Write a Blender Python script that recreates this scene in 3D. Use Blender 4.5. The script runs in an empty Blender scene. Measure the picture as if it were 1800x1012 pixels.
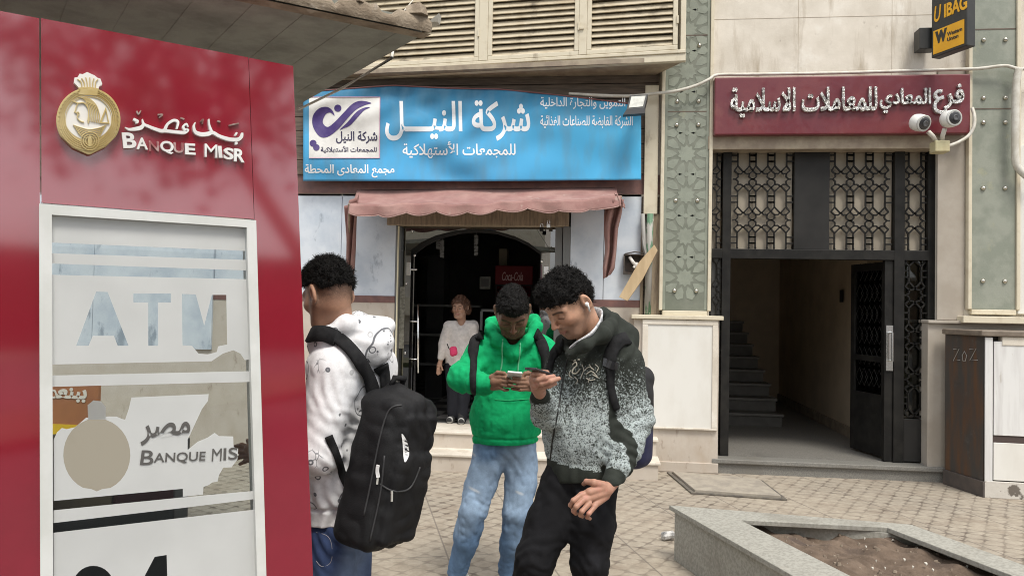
import bpy, math, random
import numpy as np
from math import sin, cos, pi, radians, sqrt, exp
from mathutils import Vector, Matrix
from mathutils.bvhtree import BVHTree

SC = bpy.context.scene
COL = SC.collection

# ------------------------------------------------------------------ camera
FPX = 1350.0
PSI, TH, RO = radians(6.5), radians(1.5), radians(1.1)
CAM = np.array([0.0, 0.0, 1.6])
_f0 = np.array([-sin(PSI), cos(PSI), 0.0]); _r0 = np.array([cos(PSI), sin(PSI), 0.0]); _zz = np.array([0, 0, 1.0])
FWD = _f0*cos(TH) + _zz*sin(TH)
_u0 = _zz*cos(TH) - _f0*sin(TH)
CX = _r0*cos(RO) + _u0*sin(RO)
CY = -_r0*sin(RO) + _u0*cos(RO)
cam = bpy.data.cameras.new("camera"); camo = bpy.data.objects.new("camera", cam); COL.objects.link(camo)
cam.sensor_width = 36.0; cam.lens = FPX/1800*36.0; cam.clip_start = 0.05; cam.clip_end = 500
camo.matrix_world = Matrix(((CX[0], CY[0], -FWD[0], CAM[0]), (CX[1], CY[1], -FWD[1], CAM[1]), (CX[2], CY[2], -FWD[2], CAM[2]), (0, 0, 0, 1)))
SC.camera = camo

# ------------------------------------------------------------------ sky, sun, exposure
SUN_EL, SUN_AZ = radians(60), radians(152)       # azimuth: clockwise from +Y
world = bpy.data.worlds.new("World"); SC.world = world; world.use_nodes = True
nt = world.node_tree; N = nt.nodes; Lk = nt.links
bg = N['Background']
sky = N.new('ShaderNodeTexSky'); sky.sky_type = 'NISHITA'; sky.sun_disc = False
sky.sun_elevation = SUN_EL; sky.sun_rotation = SUN_AZ; sky.dust_density = 4.0; sky.air_density = 1.0; sky.ozone_density = 1.0
tc = N.new('ShaderNodeTexCoord'); mp = N.new('ShaderNodeMapping'); mp.inputs['Scale'].default_value = (1, 1, 2.2)
nz = N.new('ShaderNodeTexNoise'); nz.inputs['Scale'].default_value = 2.6; nz.inputs['Detail'].default_value = 7; nz.inputs['Roughness'].default_value = .55
cr = N.new('ShaderNodeValToRGB'); cr.color_ramp.elements[0].position = .30; cr.color_ramp.elements[1].position = .62
cr.color_ramp.elements[0].color = (.35, .35, .35, 1); cr.color_ramp.elements[1].color = (1, 1, 1, 1)
mx = N.new('ShaderNodeMixRGB'); mx.inputs[2].default_value = (8.8, 8.95, 9.1, 1)
Lk.new(tc.outputs['Generated'], mp.inputs['Vector']); Lk.new(mp.outputs[0], nz.inputs['Vector'])
Lk.new(nz.outputs['Fac'], cr.inputs[0]); Lk.new(cr.outputs[0], mx.inputs[0]); Lk.new(sky.outputs[0], mx.inputs[1])
sep = N.new('ShaderNodeSeparateXYZ'); Lk.new(tc.outputs['Generated'], sep.inputs[0])
gr = N.new('ShaderNodeMapRange'); gr.inputs[1].default_value = 0; gr.inputs[2].default_value = 1; gr.inputs[3].default_value = .80; gr.inputs[4].default_value = 1.35; Lk.new(sep.outputs[2], gr.inputs[0])
mg = N.new('ShaderNodeMixRGB'); mg.blend_type = 'MULTIPLY'; mg.inputs[0].default_value = 1; Lk.new(mx.outputs[0], mg.inputs[1]); Lk.new(gr.outputs[0], mg.inputs[2])      # overcast: zenith brighter than horizon
Lk.new(mg.outputs[0], bg.inputs[0]); bg.inputs[1].default_value = 0.098
sun = bpy.data.lights.new("sun", 'SUN'); suno = bpy.data.objects.new("sun", sun); COL.objects.link(suno)
sun.energy = 1.7; sun.angle = radians(16); sun.color = (1, .955, .87)
_sd = Vector((sin(SUN_AZ)*cos(SUN_EL), cos(SUN_AZ)*cos(SUN_EL), sin(SUN_EL)))
suno.rotation_euler = _sd.to_track_quat('Z', 'Y').to_euler()
SC.view_settings.view_transform = 'Standard'; SC.view_settings.look = 'None'
SC.view_settings.gamma = 1; SC.view_settings.use_curve_mapping = False
SC.view_settings.exposure = 0.70
SC.render.engine = 'CYCLES'
SC.cycles.max_bounces = 8; SC.cycles.transparent_max_bounces = 12
try:
    SC.cycles.use_denoising = True
    SC.cycles.denoising_prefilter = 'ACCURATE'
    SC.cycles.sample_clamp_indirect = 3
    SC.cycles.pixel_filter_type = 'BLACKMAN_HARRIS'; SC.cycles.filter_width = 1.0
except Exception:
    pass

# ------------------------------------------------------------------ photogrammetry: pixel of the 1800x1012 photo -> point
def ray(px, py): return FWD + CX*((px-900)/FPX) - CY*((py-506)/FPX)
def atY(px, py, y):
    d = ray(px, py); return CAM + d*(y/d[1])
def atZ(px, py, z=0.0):
    d = ray(px, py); return CAM + d*((z-1.6)/d[2])
def atD(px, py, D): return CAM + ray(px, py)*D
def atPl(px, py, p0, n):
    d = ray(px, py); return CAM + d*(np.dot(np.array(p0)-CAM, n)/np.dot(d, n))
def RX(x0, y0, x1, y1, Y):
    """pixel rectangle on the plane y=Y -> (X0, X1, Z0, Z1)"""
    ym, xm = (y0+y1)/2, (x0+x1)/2
    return atY(x0, ym, Y)[0], atY(x1, ym, Y)[0], atY(xm, y1, Y)[2], atY(xm, y0, Y)[2]

# ------------------------------------------------------------------ objects
def setp(o, label=None, cat=None, group=None, kind=None):
    if label: o['label'] = label
    if cat: o['category'] = cat
    if group: o['group'] = group
    if kind: o['kind'] = kind
    return o
def thing(name, label, cat, loc=(0, 0, 0), group=None):
    o = bpy.data.objects.new(name, None); COL.objects.link(o); o.location = Vector([float(v) for v in loc]); o.empty_display_size = .1
    return setp(o, label, cat, group)
def worldloc(o):
    v = Vector((0, 0, 0))
    while o is not None:
        v += o.location; o = o.parent
    return v
class MB:
    def __init__(s): s.v = []; s.f = []; s.m = []; s.mi = 0
    def quad(s, a, b, c, d):
        i = len(s.v); s.v += [tuple(a), tuple(b), tuple(c), tuple(d)]; s.f.append((i, i+1, i+2, i+3)); s.m.append(s.mi); return s
    def ngon(s, pts):
        i = len(s.v); s.v += [tuple(p) for p in pts]; s.f.append(tuple(range(i, i+len(pts)))); s.m.append(s.mi); return s
    def box(s, x0, x1, y0, y1, z0, z1):
        return s.hexa([(x0, y0, z0), (x1, y0, z0), (x1, y1, z0), (x0, y1, z0)], [(x0, y0, z1), (x1, y0, z1), (x1, y1, z1), (x0, y1, z1)])
    def hexa(s, lo, hi): return s.prism(lo, hi)
    def prism(s, lo, hi):
        n = len(lo); i = len(s.v); s.v += [tuple(map(float, p)) for p in lo] + [tuple(map(float, p)) for p in hi]
        s.f.append(tuple(range(i+n-1, i-1, -1))); s.m.append(s.mi)
        s.f.append(tuple(range(i+n, i+2*n))); s.m.append(s.mi)
        for k in range(n):
            k2 = (k+1) % n; s.f.append((i+k, i+k2, i+n+k2, i+n+k)); s.m.append(s.mi)
        return s
    def bar(s, a, b, w, d, up=(0, 0, 1)):
        """rectangular bar from a to b; w across, d along up-ish"""
        a = Vector(a); b = Vector(b); t = (b-a).normalized(); u = Vector(up); x = t.cross(u)
        if x.length < 1e-4: x = t.cross(Vector((1, 0, 0)))
        x.normalize(); y = x.cross(t).normalized(); x = x*w/2; y = y*d/2
        return s.prism([a-x-y, a+x-y, a+x+y, a-x+y], [b-x-y, b+x-y, b+x+y, b-x+y])
    def tube(s, pts, r, n=8, caps=True, rs=None):
        P = [Vector([float(c) for c in p]) for p in pts]; i0 = len(s.v); ref = Vector((0.123, .31, .94)).normalized()
        for k, p in enumerate(P):
            t = (P[min(k+1, len(P)-1)]-P[max(k-1, 0)]).normalized()
            x = t.cross(ref)
            if x.length < .05: x = t.cross(Vector((1, 0, 0)))
            x.normalize(); y = t.cross(x); ref = y.cross(t) if False else ref
            rr = rs[k] if rs else r
            for q in range(n):
                a = 2*pi*q/n; s.v.append(tuple(p + x*cos(a)*rr + y*sin(a)*rr))
        for k in range(len(P)-1):
            for q in range(n):
                q2 = (q+1) % n; a = i0+k*n
                s.f.append((a+q, a+q2, a+n+q2, a+n+q)); s.m.append(s.mi)
        if caps:
            s.f.append(tuple(range(i0+n-1, i0-1, -1))); s.m.append(s.mi)
            e = i0+(len(P)-1)*n; s.f.append(tuple(range(e, e+n))); s.m.append(s.mi)
        return s
    def lathe(s, o, ax, prof, n=20):
        """prof: list of (r, h) along axis ax from o"""
        o = Vector(o); ax = Vector(ax).normalized(); x = ax.cross(Vector((.3, .2, .93))).normalized(); y = ax.cross(x); i0 = len(s.v)
        for r, h in prof:
            for q in range(n):
                a = 2*pi*q/n; s.v.append(tuple(o+ax*h+x*cos(a)*r+y*sin(a)*r))
        for k in range(len(prof)-1):
            for q in range(n):
                q2 = (q+1) % n; a = i0+k*n
                s.f.append((a+q, a+q2, a+n+q2, a+n+q)); s.m.append(s.mi)
        s.f.append(tuple(range(i0+n-1, i0-1, -1))); s.m.append(s.mi)
        e = i0+(len(prof)-1)*n; s.f.append(tuple(range(e, e+n))); s.m.append(s.mi)
        return s
    def grid(s, fn, nu, nv):
        i0 = len(s.v)
        for a in range(nu+1):
            for b in range(nv+1): s.v.append(tuple(map(float, fn(a/nu, b/nv))))
        for a in range(nu):
            for b in range(nv):
                k = i0+a*(nv+1)+b; s.f.append((k, k+nv+1, k+nv+2, k+1)); s.m.append(s.mi)
        return s
def link(name, mesh, mats, parent=None, base=(0, 0, 0), smooth=False, bevel=0, seg=2):
    o = bpy.data.objects.new(name, mesh); COL.objects.link(o)
    for m in (mats if isinstance(mats, (list, tuple)) else [mats]): mesh.materials.append(m)
    if parent is not None: o.parent = parent
    else: o.location = Vector([float(c) for c in base])
    if smooth:
        mesh.polygons.foreach_set('use_smooth', [True]*len(mesh.polygons))
    if bevel:
        b = o.modifiers.new('bevel', 'BEVEL'); b.width = bevel; b.segments = seg; b.limit_method = 'ANGLE'; b.angle_limit = radians(40)
        b.harden_normals = False
    return o
def obj(name, mb, mats, parent=None, base=(0, 0, 0), smooth=False, bevel=0, seg=2, solid=0):
    off = worldloc(parent) if parent is not None else Vector([float(c) for c in base])
    me = bpy.data.meshes.new(name); me.from_pydata([tuple(Vector(v)-off) for v in mb.v], [], mb.f)
    me.polygons.foreach_set('material_index', mb.m); me.update()
    import bmesh
    bm = bmesh.new(); bm.from_mesh(me); bmesh.ops.recalc_face_normals(bm, faces=bm.faces); bm.to_mesh(me); bm.free()
    o = link(name, me, mats, parent, base, smooth, bevel, seg)
    if solid:
        m = o.modifiers.new('solid', 'SOLIDIFY'); m.thickness = solid; m.offset = 0
    return o

# ------------------------------------------------------------------ materials
def mat(name, col, rough=.6, col2=None, scale=6.0, detail=5, lo=.4, hi=.62, bump=0, bscale=None, metal=0, coat=0, spec=.5, stains=None, stretch=None, fine=.0, coords='Object'):
    """procedural surface: base colour, a second colour through noise, optional stains (col, scale, lo, hi, stretch), bump"""
    m = bpy.data.materials.new(name); m.use_nodes = True; t = m.node_tree; n = t.nodes; l = t.links
    b = n['Principled BSDF']; b.inputs['Roughness'].default_value = rough; b.inputs['Metallic'].default_value = metal
    b.inputs['Coat Weight'].default_value = coat; b.inputs['Coat Roughness'].default_value = .03; b.inputs['Specular IOR Level'].default_value = spec
    c = n.new('ShaderNodeTexCoord'); src = c.outputs[coords]
    def noise(sc, st=None, det=detail, rough_=.6):
        s_ = src
        if st:
            mp_ = n.new('ShaderNodeMapping'); mp_.inputs['Scale'].default_value = st; l.new(src, mp_.inputs['Vector']); s_ = mp_.outputs[0]
        z = n.new('ShaderNodeTexNoise'); z.inputs['Scale'].default_value = sc; z.inputs['Detail'].default_value = det; z.inputs['Roughness'].default_value = rough_
        l.new(s_, z.inputs['Vector']); return z.outputs['Fac']
    def ramp(f, lo_, hi_):
        r = n.new('ShaderNodeMapRange'); r.inputs['From Min'].default_value = lo_; r.inputs['From Max'].default_value = hi_; l.new(f, r.inputs['Value']); return r.outputs[0]
    def mixc(f, a, b_):
        x = n.new('ShaderNodeMixRGB'); l.new(f, x.inputs[0])
        for i, v in ((1, a), (2, b_)):
            if isinstance(v, tuple): x.inputs[i].default_value = (*v[:3], 1)
            else: l.new(v, x.inputs[i])
        return x.outputs[0]
    cur = tuple(col)
    if col2: cur = mixc(ramp(noise(scale, stretch), lo, hi), cur, tuple(col2))
    for st in (stains or []): cur = mixc(ramp(noise(st[1], st[4] if len(st) > 4 else None, 6, .65), st[2], st[3]), cur, tuple(st[0]))
    if fine:
        g = n.new('ShaderNodeTexNoise'); g.inputs['Scale'].default_value = 180; g.inputs['Detail'].default_value = 2; l.new(src, g.inputs['Vector'])
        r = n.new('ShaderNodeMapRange'); r.inputs['From Min'].default_value = .3; r.inputs['From Max'].default_value = .7; r.inputs['To Min'].default_value = 1-fine; r.inputs['To Max'].default_value = 1+fine
        l.new(g.outputs['Fac'], r.inputs['Value']); mu = n.new('ShaderNodeMixRGB'); mu.blend_type = 'MULTIPLY'; mu.inputs[0].default_value = 1
        if isinstance(cur, tuple): mu.inputs[1].default_value = (*cur[:3], 1)
        else: l.new(cur, mu.inputs[1])
        l.new(r.outputs[0], mu.inputs[2]); cur = mu.outputs[0]
    if isinstance(cur, tuple): b.inputs['Base Color'].default_value = (*cur[:3], 1)
    else: l.new(cur, b.inputs['Base Color'])
    if bump:
        bp = n.new('ShaderNodeBump'); bp.inputs['Strength'].default_value = bump; bp.inputs['Distance'].default_value = .01
        l.new(noise(bscale or scale*3, None, 6), bp.inputs['Height']); l.new(bp.outputs[0], b.inputs['Normal'])
    m['nodes_hint'] = ''
    return m
def glassmat(name, tint=(.9, .95, .93), refl=1.0, rough=0.0, trans=.9):
    m = bpy.data.materials.new(name); m.use_nodes = True; t = m.node_tree; n = t.nodes; l = t.links; n.clear()
    o = n.new('ShaderNodeOutputMaterial'); tr = n.new('ShaderNodeBsdfTransparent'); tr.inputs[0].default_value = (*[c*trans for c in tint], 1)
    g = n.new('ShaderNodeBsdfGlossy'); g.inputs['Roughness'].default_value = rough
    fr = n.new('ShaderNodeFresnel'); fr.inputs[0].default_value = 1.52
    mu = n.new('ShaderNodeMath'); mu.operation = 'MULTIPLY'; mu.inputs[1].default_value = refl; mu.use_clamp = True
    mxs = n.new('ShaderNodeMixShader'); l.new(fr.outputs[0], mu.inputs[0]); l.new(mu.outputs[0], mxs.inputs[0]); l.new(tr.outputs[0], mxs.inputs[1]); l.new(g.outputs[0], mxs.inputs[2])
    l.new(mxs.outputs[0], o.inputs[0]); return m

# ------------------------------------------------------------------ lettering
_AF = {'ا': (0xFE8D, 0xFE8E, 0, 0), 'أ': (0xFE83, 0xFE84, 0, 0), 'ب': (0xFE8F, 0xFE90, 0xFE91, 0xFE92), 'ة': (0xFE93, 0xFE94, 0, 0), 'ئ': (0xFE89, 0xFE8A, 0xFE8B, 0xFE8C),
 'ت': (0xFE95, 0xFE96, 0xFE97, 0xFE98), 'ج': (0xFE9D, 0xFE9E, 0xFE9F, 0xFEA0), 'ح': (0xFEA1, 0xFEA2, 0xFEA3, 0xFEA4), 'خ': (0xFEA5, 0xFEA6, 0xFEA7, 0xFEA8),
 'د': (0xFEA9, 0xFEAA, 0, 0), 'ذ': (0xFEAB, 0xFEAC, 0, 0), 'ر': (0xFEAD, 0xFEAE, 0, 0), 'ز': (0xFEAF, 0xFEB0, 0, 0), 'س': (0xFEB1, 0xFEB2, 0xFEB3, 0xFEB4),
 'ش': (0xFEB5, 0xFEB6, 0xFEB7, 0xFEB8), 'ص': (0xFEB9, 0xFEBA, 0xFEBB, 0xFEBC), 'ض': (0xFEBD, 0xFEBE, 0xFEBF, 0xFEC0), 'ط': (0xFEC1, 0xFEC2, 0xFEC3, 0xFEC4),
 'ع': (0xFEC9, 0xFECA, 0xFECB, 0xFECC), 'غ': (0xFECD, 0xFECE, 0xFECF, 0xFED0), 'ف': (0xFED1, 0xFED2, 0xFED3, 0xFED4), 'ق': (0xFED5, 0xFED6, 0xFED7, 0xFED8),
 'ك': (0xFED9, 0xFEDA, 0xFEDB, 0xFEDC), 'ل': (0xFEDD, 0xFEDE, 0xFEDF, 0xFEE0), 'م': (0xFEE1, 0xFEE2, 0xFEE3, 0xFEE4), 'ن': (0xFEE5, 0xFEE6, 0xFEE7, 0xFEE8),
 'ه': (0xFEE9, 0xFEEA, 0xFEEB, 0xFEEC), 'و': (0xFEED, 0xFEEE, 0, 0), 'ى': (0xFEEF, 0xFEF0, 0, 0), 'ي': (0xFEF1, 0xFEF2, 0xFEF3, 0xFEF4),
 'ـ': (0x640, 0x640, 0x640, 0x640), '\1': (0xFEFB, 0xFEFC, 0, 0), '\2': (0xFEF7, 0xFEF8, 0, 0)}
def arab(s):
    s = s.replace('لا', '\1').replace('لأ', '\2'); out = []
    for i, c in enumerate(s):
        if c not in _AF: out.append(c); continue
        p = i > 0 and s[i-1] in _AF and _AF[s[i-1]][2] != 0
        q = i+1 < len(s) and s[i+1] in _AF and _AF[c][2] != 0
        out.append(chr(_AF[c][(1 if p else 0) if not q else (3 if p else 2)]))
    return ''.join(reversed(out))
def fill2d(polys, bold=0.0, extrude=0.0, res=3, beziers=None):
    """closed 2-D outlines (holes by nesting) -> (verts, faces)"""
    cu = bpy.data.curves.new('fill', 'CURVE'); cu.dimensions = '2D'; cu.fill_mode = 'BOTH'; cu.offset = bold; cu.extrude = extrude
    for p in polys:
        sp = cu.splines.new('POLY'); sp.points.add(len(p)-1)
        for k, q in enumerate(p): sp.points[k].co = (q[0], q[1], 0, 1)
        sp.use_cyclic_u = True
    ob = bpy.data.objects.new('fill', cu); COL.objects.link(ob)
    dg = bpy.context.evaluated_depsgraph_get(); me = bpy.data.meshes.new_from_object(ob.evaluated_get(dg))
    v = [tuple(x.co) for x in me.vertices]; f = [tuple(p.vertices) for p in me.polygons]
    bpy.data.objects.remove(ob); bpy.data.curves.remove(cu); bpy.data.meshes.remove(me)
    return v, f
def _area(p): return .5*sum(p[i][0]*p[(i+1) % len(p)][1]-p[(i+1) % len(p)][0]*p[i][1] for i in range(len(p)))
def _inside(q, p):
    r = False; x, y = q
    for i in range(len(p)):
        (x1, y1), (x2, y2) = p[i], p[i-1]
        if (y1 > y) != (y2 > y) and x < (x2-x1)*(y-y1)/(y2-y1)+x1: r = not r
    return r
_TC = {}
def glyphs(s, bold=0.0, shear=0.0):
    """text -> list of contour groups [outer, holes...] in em units"""
    cu = bpy.data.curves.new('txt', 'FONT'); cu.body = s; cu.size = 1; cu.resolution_u = 4; cu.shear = shear
    ob = bpy.data.objects.new('txt', cu); COL.objects.link(ob); bpy.context.view_layer.update()
    dg = bpy.context.evaluated_depsgraph_get(); c2 = ob.to_curve(dg)
    cont = []
    for sp in c2.splines:
        pts = []
        if sp.type == 'BEZIER':
            n = len(sp.bezier_points)
            for i in range(n):
                a, b = sp.bezier_points[i], sp.bezier_points[(i+1) % n]
                p0, p1, p2, p3 = a.co, a.handle_right, b.handle_left, b.co
                straight = (p1-p0).cross(p3-p0).length < 1e-5 and (p2-p0).cross(p3-p0).length < 1e-5
                K = 1 if straight else 4
                for k in range(K):
                    u = k/K; q = p0*(1-u)**3+3*p1*u*(1-u)**2+3*p2*u*u*(1-u)+p3*u**3; pts.append((q.x, q.y))
        else: pts = [(p.co.x, p.co.y) for p in sp.points]
        if len(pts) > 2: cont.append(pts)
    ob.to_curve_clear(); bpy.data.objects.remove(ob); bpy.data.curves.remove(cu)
    if not cont: return []
    big = max(cont, key=lambda p: abs(_area(p))); sg = 1 if _area(big) > 0 else -1
    outs = [p for p in cont if _area(p)*sg > 0]; holes = [p for p in cont if _area(p)*sg <= 0]
    gs = [[o] for o in outs]
    for h in holes:
        c = [g for g in gs if _inside(h[0], g[0])]
        if c: min(c, key=lambda g: abs(_area(g[0]))).append(h)
    return gs
def text_mb(s, P, U, V, w, h=None, bold=0.0, depth=.004, ar=False, fit=True, shear=0.0, warp=None, only=None, mb=None):
    """raised lettering: lower-left P, unit axes U,V, fitted to w x h metres; grows along U x V"""
    mb = mb or MB(); gs = glyphs(arab(s) if ar else s, shear=shear)
    xs = [q[0] for g in gs for q in g[0]]; ys = [q[1] for g in gs for q in g[0]]
    x0, x1, y0, y1 = min(xs), max(xs), min(ys), max(ys); sx = w/(x1-x0); sy = (h/(y1-y0)) if h else sx
    P, U, V = Vector([float(c) for c in P]), Vector([float(c) for c in U]), Vector([float(c) for c in V]); W = U.cross(V).normalized()
    for gi, g in enumerate(gs):
        v, f = fill2d(g, bold, .5)
        i0 = len(mb.v)
        for (x, y, z) in v:
            a, b = (x-x0)*sx, (y-y0)*sy
            q = P+U*a+V*b
            if warp: q = Vector(warp(a/w, b/(h or (y1-y0)*sy), q))
            mb.v.append(tuple(q+W*((z+.5)*depth+.0003*(gi % 5))))
        for k in f: mb.f.append(tuple(i0+j for j in k)); mb.m.append(mb.mi)
    return mb
def plate(polys, P, U, V, depth, mb=None, z0=0.0):
    """2-D outlines (nested = holes) extruded by depth along U x V, on the plane P,U,V"""
    mb = mb or MB(); v, f = fill2d(polys, 0, .5); i0 = len(mb.v); P, U, V = Vector([float(c) for c in P]), Vector([float(c) for c in U]), Vector([float(c) for c in V]); W = U.cross(V).normalized()
    for (x, y, z) in v: mb.v.append(tuple(P+U*x+V*y+W*((z+.5)*depth+z0)))
    for k in f: mb.f.append(tuple(i0+j for j in k)); mb.m.append(mb.mi)
    return mb
# ------------------------------------------------------------------ materials of the place
def M_pavement():
    m = bpy.data.materials.new('pavement_tiles'); m.use_nodes = True; t = m.node_tree; n = t.nodes; l = t.links; b = n['Principled BSDF']; b.inputs['Roughness'].default_value = .85
    c = n.new('ShaderNodeTexCoord'); rot = n.new('ShaderNodeMapping'); rot.inputs['Rotation'].default_value = (0, 0, radians(-18)); l.new(c.outputs['Object'], rot.inputs['Vector'])
    wn = n.new('ShaderNodeTexNoise'); wn.inputs['Scale'].default_value = 9; wn.inputs['Detail'].default_value = 4; l.new(rot.outputs[0], wn.inputs['Vector'])
    wv = n.new('ShaderNodeVectorMath'); wv.operation = 'MULTIPLY_ADD'; wv.inputs[1].default_value = (.06, .05, 0); l.new(wn.outputs['Color'], wv.inputs[0]); l.new(rot.outputs[0], wv.inputs[2])
    sx = n.new('ShaderNodeSeparateXYZ'); l.new(wv.outputs[0], sx.inputs[0]); sr = n.new('ShaderNodeSeparateXYZ'); l.new(rot.outputs[0], sr.inputs[0])
    def mt(op, a, b_=None, c_=None):
        x = n.new('ShaderNodeMath'); x.operation = op
        for i, v in enumerate((a, b_, c_)):
            if v is None: continue
            if isinstance(v, (int, float)): x.inputs[i].default_value = v
            else: l.new(v, x.inputs[i])
        return x.outputs[0]
    def mr(v, a, b_, c_=0., d=1.):
        x = n.new('ShaderNodeMapRange'); l.new(v, x.inputs[0]); x.inputs[1].default_value = a; x.inputs[2].default_value = b_; x.inputs[3].default_value = c_; x.inputs[4].default_value = d; return x.outputs[0]
    big = n.new('ShaderNodeTexNoise'); big.inputs['Scale'].default_value = .9; big.inputs['Detail'].default_value = 6; l.new(c.outputs['Object'], big.inputs['Vector'])
    med = n.new('ShaderNodeTexNoise'); med.inputs['Scale'].default_value = 14; med.inputs['Detail'].default_value = 8; med.inputs['Roughness'].default_value = .7; l.new(c.outputs['Object'], med.inputs['Vector'])
    u = mt('MULTIPLY', sx.outputs[0], 2*pi/.17); v = mt('MULTIPLY', sx.outputs[1], pi/.085)
    g = mt('ADD', mt('SINE', v), mt('MULTIPLY', mt('COSINE', u), .93))
    line = mr(mt('ADD', mt('ABSOLUTE', g), mt('MULTIPLY', mt('SUBTRACT', med.outputs['Fac'], .5), .9)), .02, .50)                     # 0 on the grooves between the eye-shaped lugs
    def joint(o_, step, w):
        q = mt('ABSOLUTE', mt('SUBTRACT', mt('FRACT', mt('DIVIDE', o_, step)), .5)); return mr(q, .5-w/step, .5-w/step*.3)
    jx = joint(sr.outputs[0], .62, .008); jy = joint(sr.outputs[1], .62, .006)
    brk = n.new('ShaderNodeTexNoise'); brk.inputs['Scale'].default_value = 7; brk.inputs['Detail'].default_value = 3; l.new(c.outputs['Object'], brk.inputs['Vector'])
    wear = mt('MULTIPLY', mr(big.outputs['Fac'], .36, .60, .45, 1.0), mr(brk.outputs['Fac'], .36, .60, .3, 1.0))
    wear = mt('MULTIPLY', wear, mr(mt('ABSOLUTE', mt('COSINE', u)), .2, .9, .5, 1.0))          # sand fills the grooves in places
    def mixc(f, a, b_):
        x = n.new('ShaderNodeMixRGB'); 
        if isinstance(f, float): x.inputs[0].default_value = f
        else: l.new(f, x.inputs[0])
        for i, q in ((1, a), (2, b_)):
            if isinstance(q, tuple): x.inputs[i].default_value = (*q, 1)
            else: l.new(q, x.inputs[i])
        return x.outputs[0]
    tile = mixc(mr(med.outputs['Fac'], .35, .68), (.23, .19, .145), (.42, .365, .29))
    dust = mixc(mr(big.outputs['Fac'], .42, .66), (.37, .325, .26), (.27, .245, .205))
    base = mixc(.45, tile, dust)
    stn = n.new('ShaderNodeTexNoise'); stn.inputs['Scale'].default_value = 3.2; stn.inputs['Detail'].default_value = 8; stn.inputs['Roughness'].default_value = .7; l.new(c.outputs['Object'], stn.inputs['Vector'])
    base = mixc(mr(stn.outputs['Fac'], .50, .68, 0, .65), base, (.20, .155, .115))
    groove = mixc(mt('MULTIPLY', mt('SUBTRACT', 1.0, line), wear), base, (.085, .062, .047))
    jt = mixc(mt('MULTIPLY', mt('MAXIMUM', jx, jy), .7), groove, (.12, .10, .085))
    l.new(jt, b.inputs['Base Color'])
    bp = n.new('ShaderNodeBump'); bp.inputs['Strength'].default_value = .55; bp.inputs['Distance'].default_value = .012
    l.new(mt('ADD', mt('MULTIPLY', line, wear), mt('MULTIPLY', med.outputs['Fac'], .4)), bp.inputs['Height']); l.new(bp.outputs[0], b.inputs['Normal'])
    return m
M = {}
M['pave'] = M_pavement()
M['limestone'] = mat('cream_limestone', (.60, .55, .47), .75, (.70, .65, .57), 3.2, lo=.4, hi=.65, bump=.12, bscale=40, stains=[((.38, .33, .26), 1.0, .52, .80), ((.40, .34, .26), 4, .56, .76, (1.5, 1.5, .22)), ((.28, .24, .19), 13, .66, .78), ((.74, .72, .66), 1.6, .60, .72)], fine=.06)
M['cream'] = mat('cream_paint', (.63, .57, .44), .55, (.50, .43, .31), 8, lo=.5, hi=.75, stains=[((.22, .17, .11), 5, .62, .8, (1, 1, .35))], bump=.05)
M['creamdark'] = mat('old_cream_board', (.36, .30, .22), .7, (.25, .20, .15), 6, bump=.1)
M['white_panel'] = mat('white_panel', (.72, .71, .67), .5, (.64, .62, .57), 2.5, lo=.45, hi=.75, stretch=(1.5, 1.5, .6), stains=[((.48, .44, .38), 3.5, .68, .84, (1.6, 1.6, .3)), ((.35, .31, .27), 14, .74, .8)], bump=.04)
M['marble'] = mat('white_marble', (.63, .68, .74), .3, (.50, .56, .635), 3.0, detail=10, lo=.42, hi=.60, stains=[((.64, .68, .73), 2, .5, .75), ((.27, .31, .36), 5.0, .62, .70, (1, 1, .45)), ((.30, .35, .41), 2.2, .60, .66, (1.3, 1, .6))], bump=.02)
M['beigemarble'] = mat('beige_marble', (.52, .465, .40), .5, (.46, .40, .335), 5, detail=9, lo=.4, hi=.7, stains=[((.25, .18, .13), 9, .60, .74, (1, 1, .4)), ((.42, .34, .26), 3, .58, .8, (1, 1, .4))], bump=.04)
M['maroon_band'] = mat('maroon_stone', (.20, .10, .085), .5, (.14, .075, .07), 9)
M['darkwood'] = mat('dark_boards', (.16, .12, .09), .7, (.09, .07, .055), 8, stretch=(.6, 1, 7))
M['wood'] = mat('weathered_wood', (.34, .27, .19), .75, (.22, .17, .12), 8, stretch=(5, 5, .7), bump=.2)
M['greenstone'] = mat('green_stone', (.225, .245, .20), .5, (.285, .30, .25), 6, lo=.4, hi=.6, stains=[((.36, .35, .22), 2.4, .62, .76), ((.12, .15, .12), 4, .68, .82, (1, 1, .3)), ((.50, .50, .38), 7, .74, .82, (.6, .6, 3))], bump=.12, bscale=60, fine=.06)
M['groundstone'] = mat('carved_ground_stone', (.155, .172, .134), .6, (.20, .212, .172), 6, fine=.06)
M['petal'] = mat('etched_stone', (.27, .295, .24), .55, (.225, .245, .20), 7, stains=[((.36, .35, .22), 2.4, .64, .78)], fine=.06)
M['terrazzo'] = mat('grey_granite_step', (.22, .212, .19), .6, (.155, .15, .137), 90, detail=3, lo=.4, hi=.6, stains=[((.16, .15, .13), 1.7, .55, .75)], bump=.05)
M['granite'] = mat('speckled_granite', (.355, .345, .305), .7, (.27, .262, .23), 55, detail=4, lo=.42, hi=.58, stains=[((.19, .185, .16), 55, .64, .72), ((.20, .185, .155), 2.6, .52, .8), ((.44, .42, .37), 5, .62, .8)], bump=.08, bscale=120)
M['hallwall'] = mat('hall_wall', (.60, .49, .36), .7, (.50, .41, .30), 2.5, bump=.05)
M['hallfloor'] = mat('hall_floor', (.21, .20, .18), .5, (.15, .143, .13), 60, detail=3, lo=.42, hi=.58, stains=[((.10, .095, .085), 1.5, .55, .8)])
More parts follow.
